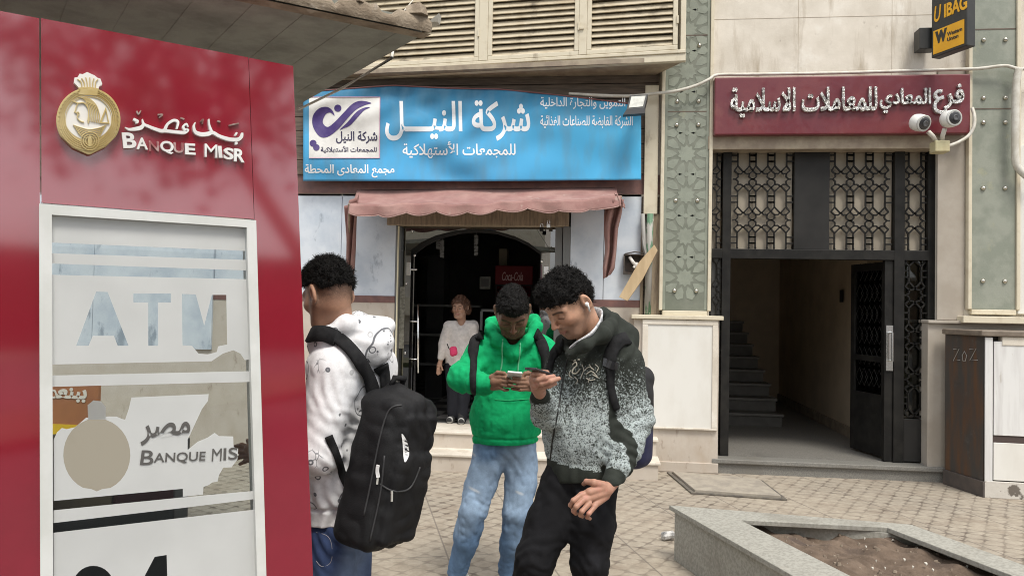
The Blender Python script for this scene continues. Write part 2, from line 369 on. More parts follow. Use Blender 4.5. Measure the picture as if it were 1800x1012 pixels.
M['darkplaster'] = mat('dark_plaster', (.035, .034, .034), .8, (.022, .022, .022), 4)
M['blackmetal'] = mat('black_iron', (.0095, .0090, .0085), .55, (.019, .018, .016), 8, bump=.05, spec=.25)
M['frost'] = mat('frosted_backing', (.46, .405, .32), .6, (.39, .34, .265), 3)
_t = M['frost'].node_tree; _b = _t.nodes['Principled BSDF']; _x = _t.nodes.new('ShaderNodeBsdfTranslucent'); _x.inputs[0].default_value = (.75, .66, .52, 1); _m = _t.nodes.new('ShaderNodeMixShader'); _m.inputs[0].default_value = .2
_t.links.new(_b.outputs[0], _m.inputs[1]); _t.links.new(_x.outputs[0], _m.inputs[2]); _t.links.new(_m.outputs[0], _t.nodes['Material Output'].inputs[0])
M['chrome'] = mat('chrome', (.75, .75, .74), .18, metal=1)
M['brass_bolt'] = mat('bolt_cap', (.6, .57, .5), .25, metal=1)
M['soil'] = mat('dry_soil', (.095, .066, .046), .95, (.16, .115, .083), 9, detail=10, lo=.4, hi=.62, stains=[((.07, .05, .04), 4, .55, .72)], bump=1.0, bscale=26)
M['rust'] = mat('rusty_stone', (.065, .058, .052), .55, (.115, .062, .035), 3.2, lo=.45, hi=.65, stretch=(3, 3, .5), stains=[((.085, .052, .036), 2.5, .50, .78), ((.11, .105, .095), 7, .62, .8), ((.03, .028, .027), 2.2, .6, .75)], bump=.1, spec=.3)
M['cable'] = mat('white_cable', (.62, .60, .54), .5, (.5, .47, .4), 12)
M['plaster'] = mat('plain_plaster', (.40, .36, .31), .85, (.34, .30, .25), 3, bump=.1)

# ------------------------------------------------------------------ ground
g = MB(); g.quad((-60, -40, 0), (60, -40, 0), (60, 60, 0), (-60, 60, 0))
setp(obj('pavement', g, M['pave']), kind='structure', label='beige interlocking pavement tiles in front of the shops')
g = MB(); g.box(-60, 60, -15, 1.6, .002, .006)  # unseen; near edge brought forward so the red kiosk panels reflect darker ground
setp(obj('road', g, mat('asphalt', (.05, .05, .052), .9, (.07, .068, .065), 20, bump=.3)), kind='structure', label='grey asphalt road along the pavement')
g = MB(); g.box(-60, 60, -5.4, -3.4, .006, .12); setp(obj('verge', g, mat('verge_soil', (.10, .08, .05), .95, (.06, .07, .03), 2)), kind='structure', label='planted strip between the lanes behind the camera')

# ------------------------------------------------------------------ the building
YW = 7.95                                   # front of the upper stone wall
B = thing('apartment_building', 'old apartment building with cream stone front, marble shop walls and green stone pilasters', 'building', (0.6, 8.0, 0))
XL, XP0, XP1 = -9.0, atY(1160, 350, YW)[0], atY(1250, 350, YW)[0]
XG1 = atY(1645, 500, 8.0)[0]
ZG = atY(1450, 262, YW)[2]; XR0, XR1 = atY(1696, 400, YW)[0], atY(1787, 400, YW)[0]
w = MB(); w.box(XP1, 9, YW, 8.35, ZG, 9.5); w.box(XP0, XP1, YW+.06, 8.35, 0, 9.5); w.box(XL, XP0, 8.0, 8.35, RX(540, 150, 1130, 345, 8.0)[2], 9.5); w.box(XG1, 9, YW, 8.35, 0, ZG)
obj('upper_wall', w, M['limestone'], B)
# joints of the big limestone slabs
w = MB()
for z in (3.98, 4.58, 5.2): w.box(XP1+.01, XR0, YW-.002, YW+.01, z, z+.004)
for x in (1.95, 2.85): w.box(x, x+.004, YW-.002, YW+.01, 3.98, 6)
obj('slab_joint', w, mat('joint', (.42, .36, .28), .8), B)
# shop bay: marble cladding
YS = 8.0
DX0, DX1, DZ0, DZ1 = RX(693, 375, 1000, 750, YS)
ZM1 = atY(840, 341, YS)[2]; ZM0 = atY(900, 524, YS)[2]; ZB0 = atY(900, 536, YS)[2]
XB1 = atY(1127, 430, YS)[0]
xs = [-9, -7.2, -5.6, -4.2, atY(530, 430, YS)[0]-.55, atY(529, 430, YS)[0]+.45, DX0]
for a, b in zip(xs[:-1], xs[1:]):
    lo_ = b < -3.9; w = MB(); w.box(a+.003, b-.003, YS-(.03 if lo_ else 0), YS+.34, ZM0-(.62 if lo_ else 0), ZM1); obj('marble_panel', w, M['marble'], B, bevel=.003)
xj = atY(1061, 450, YS)[0]
for a, b in ((DX1, xj), (xj, XB1)):
    w = MB(); w.box(a+.003, b-.003, YS, YS+.34, ZM0, ZM1); obj('marble_panel', w, M['marble'], B, bevel=.003)
w = MB()
for a, b in ((-9, DX0), (DX1, XB1)): w.box(a, b, YS-.008, YS+.33, ZB0, ZM0)
w.box(-9, XP0, YS-.01, YS+.33, ZM1, ZM1+.2)
obj('maroon_band', w, M['maroon_band'], B)
w = MB()
for a, b in ((-9, DX0), (DX1, XB1)): w.box(a, b, YS-.003, YS+.33, 0, ZB0)
obj('stone_base', w, M['beigemarble'], B)
# old brown boards behind the banner
w = MB(); z0, z1 = ZM1+.2, 4.1
nb = 7
for i in range(nb):
    za = z0+(z1-z0)*i/nb; w.box(-9, XP0-.02, YS-.03, YS+.3, za+.006, z0+(z1-z0)*(i+1)/nb)
obj('fascia_board', w, M['darkwood'], B, bevel=.004)
# upright boards and pipe between shop and pilaster
def rbox(mb, x0, y0, x1, y1, Y, dy): 
    X0, X1, Z0, Z1 = RX(x0, y0, x1, y1, Y); mb.box(X0, X1, Y, Y+dy, Z0, Z1); return mb
w = rbox(MB(), 1133, 150, 1157, 376, 7.93, .1); obj('timber_post', w, M['cream'], B, bevel=.004)
w = rbox(MB(), 1144, 376, 1161, 553, 7.95, .1); w2 = rbox(w, 1126, 376, 1131, 553, 7.97, .06); obj('timber_strip', w2, M['wood'], B, bevel=.003)
w = MB(); w.box(XB1-.002, XP0+.02, YS+.01, YS+.3, 0, 4.1); obj('recess_wall', w, M['darkwood'], B)
# pilasters
def petal_panel(cx, zc, R, Y, mb):
    P, U, V = (cx, Y, zc), (1, 0, 0), (0, 0, 1); polys = []
    star = []
    for k in range(20): a = pi*k/10+pi/2; r = R*(.40 if k % 2 == 0 else .29); star.append((r*cos(a), r*sin(a)))
    polys.append(star)
    for k in range(10):
        a = 2*pi*k/10+pi/2+pi/10
        def q(r, da): return (R*r*cos(a+da), R*r*sin(a+da))
        polys.append([q(.40, 0), q(.62, -.235), q(.88, -.22), q(1.0, 0), q(.88, .22), q(.62, .235)])
    plate(polys, P, U, V, .0022, mb)
def pilaster(x0, x1, zb, pattern, seed):
    yf = 7.90
    w = MB(); w.box(x0+.035, x1-.035, yf, YW+.06, zb, 9.5); p = obj('pilaster', w, M['groundstone'] if pattern else M['greenstone'], B, bevel=.004)
    w = MB(); w.box(x0, x0+.034, yf-.025, YW+.06, zb, 9.4); w.box(x1-.034, x1, yf-.025, YW+.06, zb, 9.4); w.box(x0+.034, x1-.034, yf-.02, YW+.06, zb-.05, zb-.001)
    obj('moulding', w, M['cream'], p, bevel=.006)
    for z in (3.62, 4.4):
        w = MB(); w.box(x0+.036, x1-.036, yf-.003, yf+.01, z, z+.012); obj('panel_joint', w, M['darkwood'], p)
    if pattern:
        w = MB(); cx = (x0+x1)/2; z = zb+.33; R = (x1-x0)*.455
        for xa, xb in ((x0+.036, x0+.062), (x1-.062, x1-.036)): w.box(xa, xb, yf-.0045, yf+.002, zb+.01, 5.4)
        while z < 5.2:
            petal_panel(cx, z, R, yf, w)
            plate([[(R*.15*cos(k*pi/2), R*.12*sin(k*pi/2)) for k in range(4)]], (cx, yf, z+.21), (1, 0, 0), (0, 0, 1), .0022, w, .0005)
            for sx_ in (-1, 1):
                plate([[(sx_*R*.62+R*.27*cos(k*pi/2.5), R*.20*sin(k*pi/2.5)) for k in range(5)]], (cx, yf, z+.21), (1, 0, 0), (0, 0, 1), .0022, w, .001)
            z += .42
        obj('star_pattern', w, M['petal'], p)
    for z in ((zb+.2, 2.72, 3.49, 3.73, 4.3) if pattern else (1.95+.0, 2.85, 3.49, 3.73, 4.3)):
        for fx in (.3, .72):
            w = MB(); w.lathe((x0+(x1-x0)*fx, yf, z), (0, -1, 0), [(.022, 0), (.022, .012), (.012, .022), (.002, .025)], 12); obj('bolt_cap', w, M['brass_bolt'], p, smooth=True)
ZPL = atY(1190, 556, 7.86)[2]
pilaster(XP0, XP1, ZPL+.06, True, 1)
ZPR = atY(1740, 562, 7.86)[2]
pilaster(XR0, XR1, ZPR+.10, False, 2)
# plinth under the left pilaster
px0, px1 = atY(1113, 690, 7.86)[0], atY(1263, 690, 7.86)[0]
w = MB(); w.box(px0, px1, 7.86, 8.3, 0, ZPL-.03); pl_ = obj('plinth', w, M['beigemarble'], B, bevel=.004)
w = MB(); w.box(px0-.03, px1+.035, 7.81, 8.2, ZPL-.03, ZPL+.012); obj('ledge', w, M['cream'], pl_, bevel=.006)
a0, a1, b0, b1 = RX(1128, 562, 1261, 754, 7.85)
w = MB(); w.box(a0, a1, 7.838, 7.87, b0, b1); obj('white_panel', w, M['white_panel'], pl_, bevel=.002)
w = MB()
for q in ((a0, a1, b1-.05, b1), (a0, a1, b0, b0+.02), (a0, a0+.055, b0+.02, b1-.05), (a1-.055, a1, b0+.02, b1-.05)): w.box(q[0], q[1], 7.826, 7.837, q[2], q[3])
obj('panel_frame', w, M['limestone'], pl_, bevel=.005)
w = MB(); w.box(px0+.2, px1+.004, 7.842, 7.87, .0, .1); obj('base_strip', w, M['beigemarble'], pl_, bevel=.006)
# lintel above the gate
a0, a1, b0, b1 = RX(1245, 238, 1650, 262, 7.88)
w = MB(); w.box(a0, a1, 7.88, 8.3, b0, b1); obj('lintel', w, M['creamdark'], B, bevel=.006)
# wall right of the gate: lower ledge and base
a0, a1, b0, b1 = RX(1630, 568, 1664, 850, 7.9)
w = MB(); w.box(a0, a1+.7, 7.895, 8.3, 0, b1); w.box(a0-.01, a1+.7, 7.86, 8.3, b1, b1+.03); obj('lower_wall', w, M['plaster'], B, bevel=.006)
a0, a1, b0, b1 = RX(1647, 262, 1694, 566, 7.94)
w = MB(); w.box(a0, a1, 7.93, 7.96, b0+.02, b1+.8); obj('jamb_slab', w, M['plaster'], B, bevel=.003)
a0, a1, b0, b1 = RX(1690, 556, 1790, 568, 7.84)
w = MB(); w.box(a0, a1+.6, 7.80, 7.98, b0, b1); obj('sill', w, M['cream'], B, bevel=.006)
w = rbox(MB(), 1789, 255, 1830, 552, 7.9, .1); obj('white_strip', w, M['white_panel'], B, bevel=.004)
# steps of the shop
st = MB(); sx0, sx1 = -3.3, .58
st.box(sx0, sx1, 7.42, 9, -.05, .17-.03); st.box(sx0, sx1, 7.72, 9, .139, .34-.03)
s_ = obj('shop_step', st, M['beigemarble'], B, bevel=.003)
st = MB(); st.box(sx0-.02, sx1+.02, 7.40, 7.74, .14, .17); st.box(sx0-.02, sx1+.02, 7.70, 8.25, .31, .34)
obj('tread', st, M['limestone'], s_, bevel=.008)
# step of the gate
gx0, gx1 = atZ(1262, 832, 0)[0], 3.42
st = MB(); st.box(gx0-.05, gx1, 7.88, 8.6, -.05, .10); obj('entrance_step', st, M['terrazzo'], B, bevel=.003)
st = MB(); st.box(gx0-.06, gx1, 7.85, 8.06, .10, .145); obj('step_tread', st, M['terrazzo'], B, bevel=.008)
# hall behind the gate
hz = .15; hx0, hx1 = XP1+.02, 3.06
CZ = atY(1440, 441, 8.05)[2]
w = MB(); w.box(hx0-.6, hx1+.25, 8.06, 13.2, .02, .146); obj('hall_floor', w, M['hallfloor'], B)
w = MB(); w.box(hx0-.65, hx0-.6, 8.35, 13.2, 0, 3.4); w.box(2.98, 3.1, 9.0, 13.2, 0, 3.4); w.box(3.10, 3.3, 8.35, 9.1, 0, 3.4); w.box(hx0-.6, 3.1, 13.2, 13.3, 0, 3.4); w.box(hx0-.5, 3.1, 8.36, 13.2, 2.62, 2.7); w.box(hx0-.65, hx0+.1, 8.3, 8.36, 0, 3.4)
obj('hall_wall', w, M['hallwall'], B)
w = MB(); w.box(2.955, 2.98, 9.0, 13.2, .146, .27); obj('skirting', w, M['creamdark'], B)
stp = MB()
for i in range(8): stp.box(hx0-.6, 2.35-.02*i, 10.2+.29*i, 13.2, .146+.165*i-(.0 if i == 0 else .001), .146+.165*(i+1)-.035)
so = obj('stair_flight', stp, mat('stair_stone', (.10, .093, .08), .6, (.075, .07, .06), 9), B)
stp = MB()
for i in range(8): stp.box(hx0-.6, 2.37-.02*i, 10.17+.29*i, 10.5+.29*i, .146+.165*(i+1)-.035, .146+.165*(i+1))
obj('stair_tread', stp, mat('tread_stone', (.135, .125, .108), .5, (.10, .093, .08), 9), so, bevel=.006)
w = MB(); w.lathe((1.62, 8.75, 2.62), (0, 0, -1), [(.11, 0), (.13, .02), (.12, .045), (.03, .06)], 20); obj('hall_lamp', w, M['frost'], B, smooth=True)
w = MB(); w.box(2.944, 2.954, 9.75, 9.87, 1.75, 1.9); w.box(2.948, 2.953, 9.77, 9.85, 1.77, 1.88); obj('meter_plate', w, M['blackmetal'], B)
# shop room
w = MB(); w.box(-3.4, -3.3, 8.34, 13, 0, 3.3); w.box(.72, .8, 8.34, 13, 0, 3.3); w.box(-3.3, .72, 13, 13.1, 0, 3.3); w.box(-3.3, .72, 8.34, 13, 3.2, 3.3)
obj('shop_wall', w, mat('shop_wall', (.11, .105, .10), .8, (.08, .078, .075), 3), B)
def M_checker():
    m = mat('shop_floor', (.3, .29, .28), .4); t = m.node_tree; n = t.nodes; l = t.links
    ck = n.new('ShaderNodeTexChecker'); ck.inputs['Scale'].default_value = 3.3; ck.inputs[1].default_value = (.34, .33, .31, 1); ck.inputs[2].default_value = (.05, .05, .05, 1)
    c = n.new('ShaderNodeTexCoord'); l.new(c.outputs['Object'], ck.inputs['Vector']); l.new(ck.outputs[0], n['Principled BSDF'].inputs['Base Color']); return m
w = MB(); w.box(-3.3, .72, 8.25, 13, .2, .338); obj('shop_floor', w, M_checker(), B)
# arched inner wall behind the glass
YA = 8.20
ar = []
for px, py in ((722, 439), (740, 425), (765, 414), (800, 406), (835, 404), (870, 406), (905, 415), (930, 427), (950, 443)):
    p = atY(px, py, YA); ar.append((p[0], p[2]))
# (kept for the glazing below)

# roof edge and back of the building, so that it is a solid from every side
w = MB(); w.box(XL, 9, 13.3, 13.5, 0, 9.5); w.box(XL, 9, 7.9, 13.5, 9.5, 9.7); w.box(XL-.2, XL, 7.95, 13.5, 0, 9.7); w.box(9, 9.2, 7.95, 13.5, 0, 9.7); obj('outer_wall', w, M['plaster'], B)
# ------------------------------------------------------------------ iron gate
YG = 8.05
G = thing('iron_gate', 'black iron entrance gate with star lattice and one leaf standing open', 'gate', (2.2, YG, .15))
def gx(px, py=500): return atY(px, py, YG)[0]
def gz(py, px=1440): return atY(px, py, YG)[2]
zt, zm, zmid = gz(268), gz(439), gz(456)
bars = [(1246, 1250), (1268, 1283), (1570, 1588), (1629, 1646)]
w = MB()
for a, b in bars: w.box(gx(a), gx(b), YG-.03, YG+.06, .146, zt)
w.box(gx(1246), gx(1646), YG-.035, YG+.06, zt, zt+.12)
w.box(gx(1268)-.12, gx(1630), YG-.028, YG+.055, zmid, zm)
obj('gate_frame', w, M['blackmetal'], G, bevel=.004)
gpm = mat('gate_panel', (.016, .0155, .015), .55, (.026, .025, .024), 2, spec=.25)
w = MB(); w.box(gx(1394), gx(1456), YG-.02, YG+.05, zm+.001, zt-.001); obj('solid_panel', w, gpm, G, bevel=.003)
w = MB(); w.box(gx(1588)+.002, gx(1629)-.002, YG-.015, YG+.04, .16, gz(736, 1610)); obj('kick_panel', w, gpm, G, bevel=.003)
SCL = (gx(1320+33)-gx(1320))/98.0           # zoomed pixels -> metres
def lattice(x0, x1, z0, z1, cols, z_star, Y, name):
    """bars of the star lattice clipped to a rectangle"""
    segs = []
    H = 221*SCL
    cells = []
    k0 = int(math.floor((z0-z_star)/H))-1; k1 = int(math.ceil((z1-z_star)/H))+1
    for cx in cols:
        for k in range(k0, k1+1):
            zc = z_star+k*H
            def q(x, y): return (cx+x*SCL, zc-y*SCL)
            st_ = [q((42 if i % 2 == 0 else 31)*cos(i*pi/8), (42 if i % 2 == 0 else 31)*sin(i*pi/8)) for i in range(17)]
            segs += list(zip(st_[:-1], st_[1:]))
            hx = [q(0, 36), q(31, 68), q(31, 150), q(0, 184), q(-31, 150), q(-31, 68), q(0, 36)]
            segs += list(zip(hx[:-1], hx[1:]))
            
            for s_ in (-1, 1): segs += [(q(31*s_, 92), q(67*s_, 92)), (q(31*s_, 125), q(67*s_, 125)), (q(42*s_, 0), q(56*s_, 0)), (q(28*s_, 27), q(49*s_, 46)), (q(28*s_, -27), q(49*s_, -46)), (q(31*s_, 68), q(49*s_, 46)), (q(31*s_, -71), q(49*s_, -46))]
    mb = MB()
    for a, b in segs:
        # Liang-Barsky clip
        t0, t1 = 0., 1.; dx, dz = b[0]-a[0], b[1]-a[1]; ok = True
        for p_, q_ in ((-dx, a[0]-x0), (dx, x1-a[0]), (-dz, a[1]-z0), (dz, z1-a[1])):
            if abs(p_) < 1e-9:
                if q_ < 0: ok = False
            else:
                r_ = q_/p_
                if p_ < 0: t0 = max(t0, r_)
                else: t1 = min(t1, r_)
        if not ok or t1-t0 < 1e-3: continue
        A = (a[0]+dx*t0, Y, a[1]+dz*t0); Bp = (a[0]+dx*t1, Y, a[1]+dz*t1)
        mb.bar(A, Bp, .014, .02, up=(0, 1, 0))
    return obj(name, mb, M['blackmetal'], G)
def backing(x0, x1, z0, z1, Y, m):
    w = MB(); w.box(x0, x1, Y, Y+.008, z0, z1); return obj('backing_pane', w, m, G)
zs = gz(315)
darkglass = mat('dark_backing', (.10, .095, .085), .25, (.07, .068, .062), 3)
for i, (a, b, cols) in enumerate(((1283, 1394, (1307, 1339, 1372)), (1456, 1570, (1478, 1511, 1545)), (1588, 1629, (1608,)), (1250, 1268, (1250,)))):
    x0, x1 = gx(a, 350)+.002, gx(b, 350)-.002
    lattice(x0, x1, zm+.005, zt-.005, [gx(c, 315) for c in cols], zs, YG, 'lattice_panel'); backing(x0, x1, zm+.003, zt-.003, YG+.04, M['frost'])
zs2 = gz(519, 1608)
x0, x1 = gx(1588, 600)+.002, gx(1629, 600)-.002
lattice(x0, x1, gz(734, 1610)+.01, zmid-.005, [gx(1608, 519)], zs2, YG, 'lattice_panel')
w = MB(); w.box(x0, x1, YG+.035, YG+.041, gz(734, 1610), zmid); obj('glass_pane', w, glassmat('gate_glass', (.75, .78, .75), 1.3, .02, .7), G)
x0, x1 = gx(1250, 600)+.002, gx(1268, 600)-.002
lattice(x0, x1, .2, zmid-.005, [gx(1250, 519)], zs2, YG, 'lattice_panel'); backing(x0, x1, .16, zmid, YG+.04, darkglass)
# the open leaf, hinged on the right post and swung into the hall
hp, fp = np.array([gx(1566, 600), YG+.08, 0]), np.array([2.735, 8.70, 0])
dv = (fp-hp)/np.linalg.norm(fp-hp); nv = np.array([-dv[1], dv[0], 0])
LW = np.linalg.norm(fp-hp); z0, z1 = .17, zmid-.01
LO = MB()
def lp(s_, z, o=0.): p = hp+dv*s_+nv*o; return (p[0], p[1], z)
def lbox(mb, a, b, za, zb, o0, o1): return mb.prism([lp(a, za, o0), lp(b, za, o0), lp(b, za, o1), lp(a, za, o1)], [lp(a, zb, o0), lp(b, zb, o0), lp(b, zb, o1), lp(a, zb, o1)])
for a, b, za, zb in ((0, .07, z0, z1), (LW-.07, LW, z0, z1), (.07, LW-.07, z1-.08, z1), (.07, LW-.07, z0, z0+.62), (.07, LW-.07, 1.12, 1.18)): lbox(LO, a, b, za, zb, -.025, .025)
leaf = obj('door_leaf', LO, M['blackmetal'], G, bevel=.003)
w = MB(); 
for i in range(5):
    for j in range(6):
        s_, z = .13+(LW-.26)*i/4, .95+.22*j
        w.tube([lp(s_-.06, z, 0), lp(s_, z+.09, 0), lp(s_+.06, z, 0), lp(s_, z-.09, 0), lp(s_-.06, z, 0)], .007, 5)
obj('scroll_work', w, M['blackmetal'], leaf)
w = MB(); lbox(w, .07, LW-.07, z0+.62, z1-.08, -.004, .004); obj('leaf_glass', w, glassmat('leaf_glass', (.4, .42, .4), 1.2, .05, .5), leaf)
w = MB(); hx_ = gx(1563, 600); w.tube([(hx_, YG-.02, 1.43), (hx_, YG-.09, 1.43), (hx_, YG-.09, 1.15), (hx_, YG-.02, 1.15)], .013, 8); w.box(hx_-.035, hx_+.03, YG-.02, YG-.006, 1.05, 1.5)
obj('pull_handle', w, M['chrome'], G, smooth=False)
w = MB(); w.box(gx(1555), gx(1570)-.001, YG-.006, YG+.06, .15, zmid-.002); obj('leaf_stile', w, M['blackmetal'], G, bevel=.003)

# ------------------------------------------------------------------ shop front
YD = 8.14
D = thing('shop_entrance', 'frameless glass shop entrance with arched opening under the pink awning', 'shop entrance', (-1.3, YD, .34))
def dx(px, py=500): return atY(px, py, YD)[0]
def dz(py, px=840): return atY(px, py, YD)[2]
w = MB(); a0, a1, b0, b1 = RX(686, 374, 992, 397, 8.0); w.box(a0-.03, a1+.05, 7.97, 8.12, b0, b1+.03); obj('shutter_box', w, M['wood'], D, bevel=.008)
galu = mat('grey_aluminium', (.20, .20, .195), .4, metal=.6)
for xa, xb, ya_ in ((DX1-.075, DX1, 8.0), (DX1-.16, DX1-.085, 8.06), (DX0, DX0+.02, 8.0)):
    w = MB(); w.box(xa, xb, ya_, 8.2, .34, b0); obj('door_frame', w, galu, D, bevel=.003)
w = MB(); w.box(DX0+.021, DX0+.031, 7.985, 8.02, .34, b0-.01); obj('edge_strip', w, mat('pale_strip', (.75, .70, .50), .4), D)
sg = glassmat('shop_glass', (.55, .58, .56), 6.0, 0, .42)
ztop = b0
arc = []
for px, py in ((721, 440), (740, 426), (765, 414), (800, 405), (835, 402), (870, 405), (905, 415), (930, 427), (951, 443)):
    p = atY(px, py, YD); arc.append((p[0], p[2]))
xl, xr = dx(695), DX1-.16
poly = [(xl, ztop)]+[(xl, arc[0][1]-.0)]+arc+[(xr, arc[-1][1]), (xr, ztop)]
w = plate([[(x, z) for x, z in poly]], (0, YD+.012, 0), (1, 0, 0), (0, 0, 1), .010); obj('transom_glass', w, sg, D)
w = MB(); w.box(xl, arc[0][0]+.012, YD, YD+.012, .345, arc[0][1]-.004); obj('side_glass', w, sg, D)
w = MB(); w.box(arc[-1][0], xr, YD, YD+.012, .345, arc[-1][1]-.004); obj('side_glass', w, sg, D)
w = MB(); w.tube([(x, YD+.006, z-.008) for x, z in arc], .007, 6); obj('arch_edge', w, M['blackmetal'], D)
# dark inner frame behind the glazing, cut to the same arch
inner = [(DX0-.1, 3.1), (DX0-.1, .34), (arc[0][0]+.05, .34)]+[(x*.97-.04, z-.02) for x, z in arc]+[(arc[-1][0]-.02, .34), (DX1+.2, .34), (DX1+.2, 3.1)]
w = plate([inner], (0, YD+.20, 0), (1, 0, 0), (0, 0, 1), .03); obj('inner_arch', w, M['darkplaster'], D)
# patch fittings and bar handles
def patch(px, py, w_, h_):
    m_ = MB(); p = atY(px, py, YD-.02); m_.box(p[0]-w_/2, p[0]+w_/2, YD-.022, YD-.001, p[2]-h_/2, p[2]+h_/2)
    m_.tube([(p[0]+w_/2, YD-.012, p[2]-.01), (p[0]+w_/2+.07, YD-.012, p[2]-.01)], .012, 8); return obj('hinge_patch', m_, M['chrome'], D, bevel=.003)
patch(718, 472, .05, .14); patch(960, 475, .05, .09)
def barh(px, y0, y1, off):
    m_ = MB(); a = atY(px, y0, YD+off); b = atY(px, y1, YD+off); m_.tube([a, b], .011, 8)
    for k in (.25, .8):
        c_ = a+(b-a)*k; m_.tube([c_, (c_[0]-.10, c_[1], c_[2])], .008, 6)
    return obj('bar_handle', m_, M['chrome'], D, smooth=True)
barh(735, 535, 655, -.05)
m_ = MB()
for px, py in ((725, 406), (729, 449), (714, 498), (953, 459), (976, 473), (712, 620)):
    p = atY(px, py, YD); m_.lathe((p[0], YD, p[2]), (0, -1, 0), [(.014, 0), (.014, .012), (.006, .018)], 10)
obj('glass_stud', m_, M['chrome'], D)
# open glass leaf inside, seen edge on
w = MB(); a = atY(724, 600, YD+.04); w.prism([(a[0], a[1], .36), (a[0]+.012, a[1], .36), (a[0]-.04, a[1]+.85, .36), (a[0]-.052, a[1]+.85, .36)], [(a[0], a[1], 2.15), (a[0]+.012, a[1], 2.15), (a[0]-.04, a[1]+.85, 2.15), (a[0]-.052, a[1]+.85, 2.15)]); obj('glass_leaf', w, sg, D)
w = MB(); p = atY(706, 560, YD-.004); w.box(p[0]-.03, p[0]+.03, YD-.006, YD-.002, p[2]-.32, p[2]+.35); obj('notice_strip', w, mat('old_notice', (.30, .29, .24), .6, (.16, .15, .12), 30), D)

def padlock(px, py, m, lab):
    p = atY(px, py, 7.94); mb = MB(); mb.box(p[0]-.02, p[0]+.02, 7.93, 7.955, p[2]-.025, p[2]+.018)
    o = obj('padlock', mb, m, None, (p[0], 7.94, p[2]), bevel=.004); setp(o, lab, 'padlock', 'padlocks on the shutter box')
    mb = MB(); mb.tube([(p[0]-.012, 7.942, p[2]+.015)]+[(p[0]-.012*cos(t), 7.942, p[2]+.04+.014*sin(t)) for t in np.linspace(0, pi, 7)]+[(p[0]+.012, 7.942, p[2]+.015)], .004, 6); obj('shackle', mb, M['chrome'], o)
padlock(964, 396, M['chrome'], 'shiny padlock hanging at the right end of the shutter box')
padlock(952, 402, M['blackmetal'], 'black padlock hanging beside a shiny one above the shop door')

# ------------------------------------------------------------------ things inside the shop
red = mat('red_enamel', (.13, .008, .012), .5, spec=.2)
F = thing('drinks_fridge', 'tall drinks fridge with red header inside the dark shop', 'fridge', (-.9, 10.2, .34))
a0, a1, b0, b1 = RX(876, 467, 928, 500, 9.8)
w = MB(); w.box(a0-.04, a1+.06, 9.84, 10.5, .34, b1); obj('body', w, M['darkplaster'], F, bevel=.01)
w = MB(); w.box(a0-.04, a1+.06, 9.80, 9.838, b0, b1); hd = obj('header', w, red, F, bevel=.006)
obj('lettering', text_mb('Coca-Cola', (a0+.05, 9.798, b0+.05), (1, 0, 0), (0, 0, 1), .27, .11, depth=.002, shear=.25, bold=.008), mat('pale_red_print', (.55, .36, .36), .5), hd)
w = MB(); w.box(a0-.02, a1+.04, 9.815, 9.838, .5, b0-.02); obj('glass_door', w, glassmat('fridge_glass', (.2, .2, .2), 1.5, 0, .5), F)
w = MB(); w.tube([(a0, 9.80, 1.2), (a0, 9.80, 1.8)], .012, 6); obj('handle', w, M['chrome'], F)
def boxthing(name, lab, cat, r, Y, dy, m, group=None):
    a0, a1, b0, b1 = RX(*r, Y); w = MB(); w.box(a0, a1, Y, Y+dy, b0, b1); o = obj(name, w, m, None, ((a0+a1)/2, Y+dy/2, b0), bevel=.006); setp(o, lab, cat, group); return o, (a0, a1, b0, b1)
o, r = boxthing('carton', 'pale carton on the fridge top inside the shop', 'carton', (877, 437, 891, 470), 9.95, .2, mat('carton_board', (.20, .17, .12), .8))
o, r = boxthing('notice_board', 'small pale notice on the back wall of the shop', 'notice', (843, 486, 862, 508), 9.7, .02, mat('notice_paper', (.22, .22, .2), .7, (.14, .14, .12), 30))
w = MB(); w.box(r[0]+.02, r[1]-.02, 9.695, 9.699, r[2]+.03, r[3]-.03); obj('notice_print', w, mat('print_grey', (.1, .1, .1), .7), o)
K = thing('shop_counter', 'dark glass shop counter with aluminium frame', 'counter', (-1.1, 9.6, .34))
a0, a1, b0, b1 = RX(845, 545, 935, 700, 9.4); b1 = atY(880, 548, 9.4)[2]
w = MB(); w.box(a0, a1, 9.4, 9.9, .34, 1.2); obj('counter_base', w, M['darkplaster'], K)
w = MB()
for x in (a0, a0+.22, a1): w.box(x-.015, x+.015, 9.385, 9.4, .5, b1)
w.box(a0, a1, 9.385, 9.4, b1, b1+.03); w.box(a0, a1, 9.385, 9.399, 1.2, 1.23); obj('counter_frame', w, mat('dull_alu', (.25, .25, .25), .5, metal=.5), K)
w = MB(); w.box(a0+.02, a1-.02, 9.405, 9.41, 1.2, b1); obj('counter_glass', w, glassmat('counter_glass', (.7, .7, .7), 1, 0, .6), K)
S = thing('wall_shelf', 'dark shelving along the left side of the shop room', 'shelf', (-2.3, 10.5, .34))
w = MB(); w.box(-3.2, -2.15, 10.5, 10.9, .34, 2.3); obj('shelf_body', w, M['darkplaster'], S)
w = MB()
for z in (.8, 1.2, 1.6): w.box(-3.2, -1.6, 10.3, 10.52, z, z+.03)
obj('shelf_edge', w, mat('shelf_edge', (.16, .16, .15), .5), S)
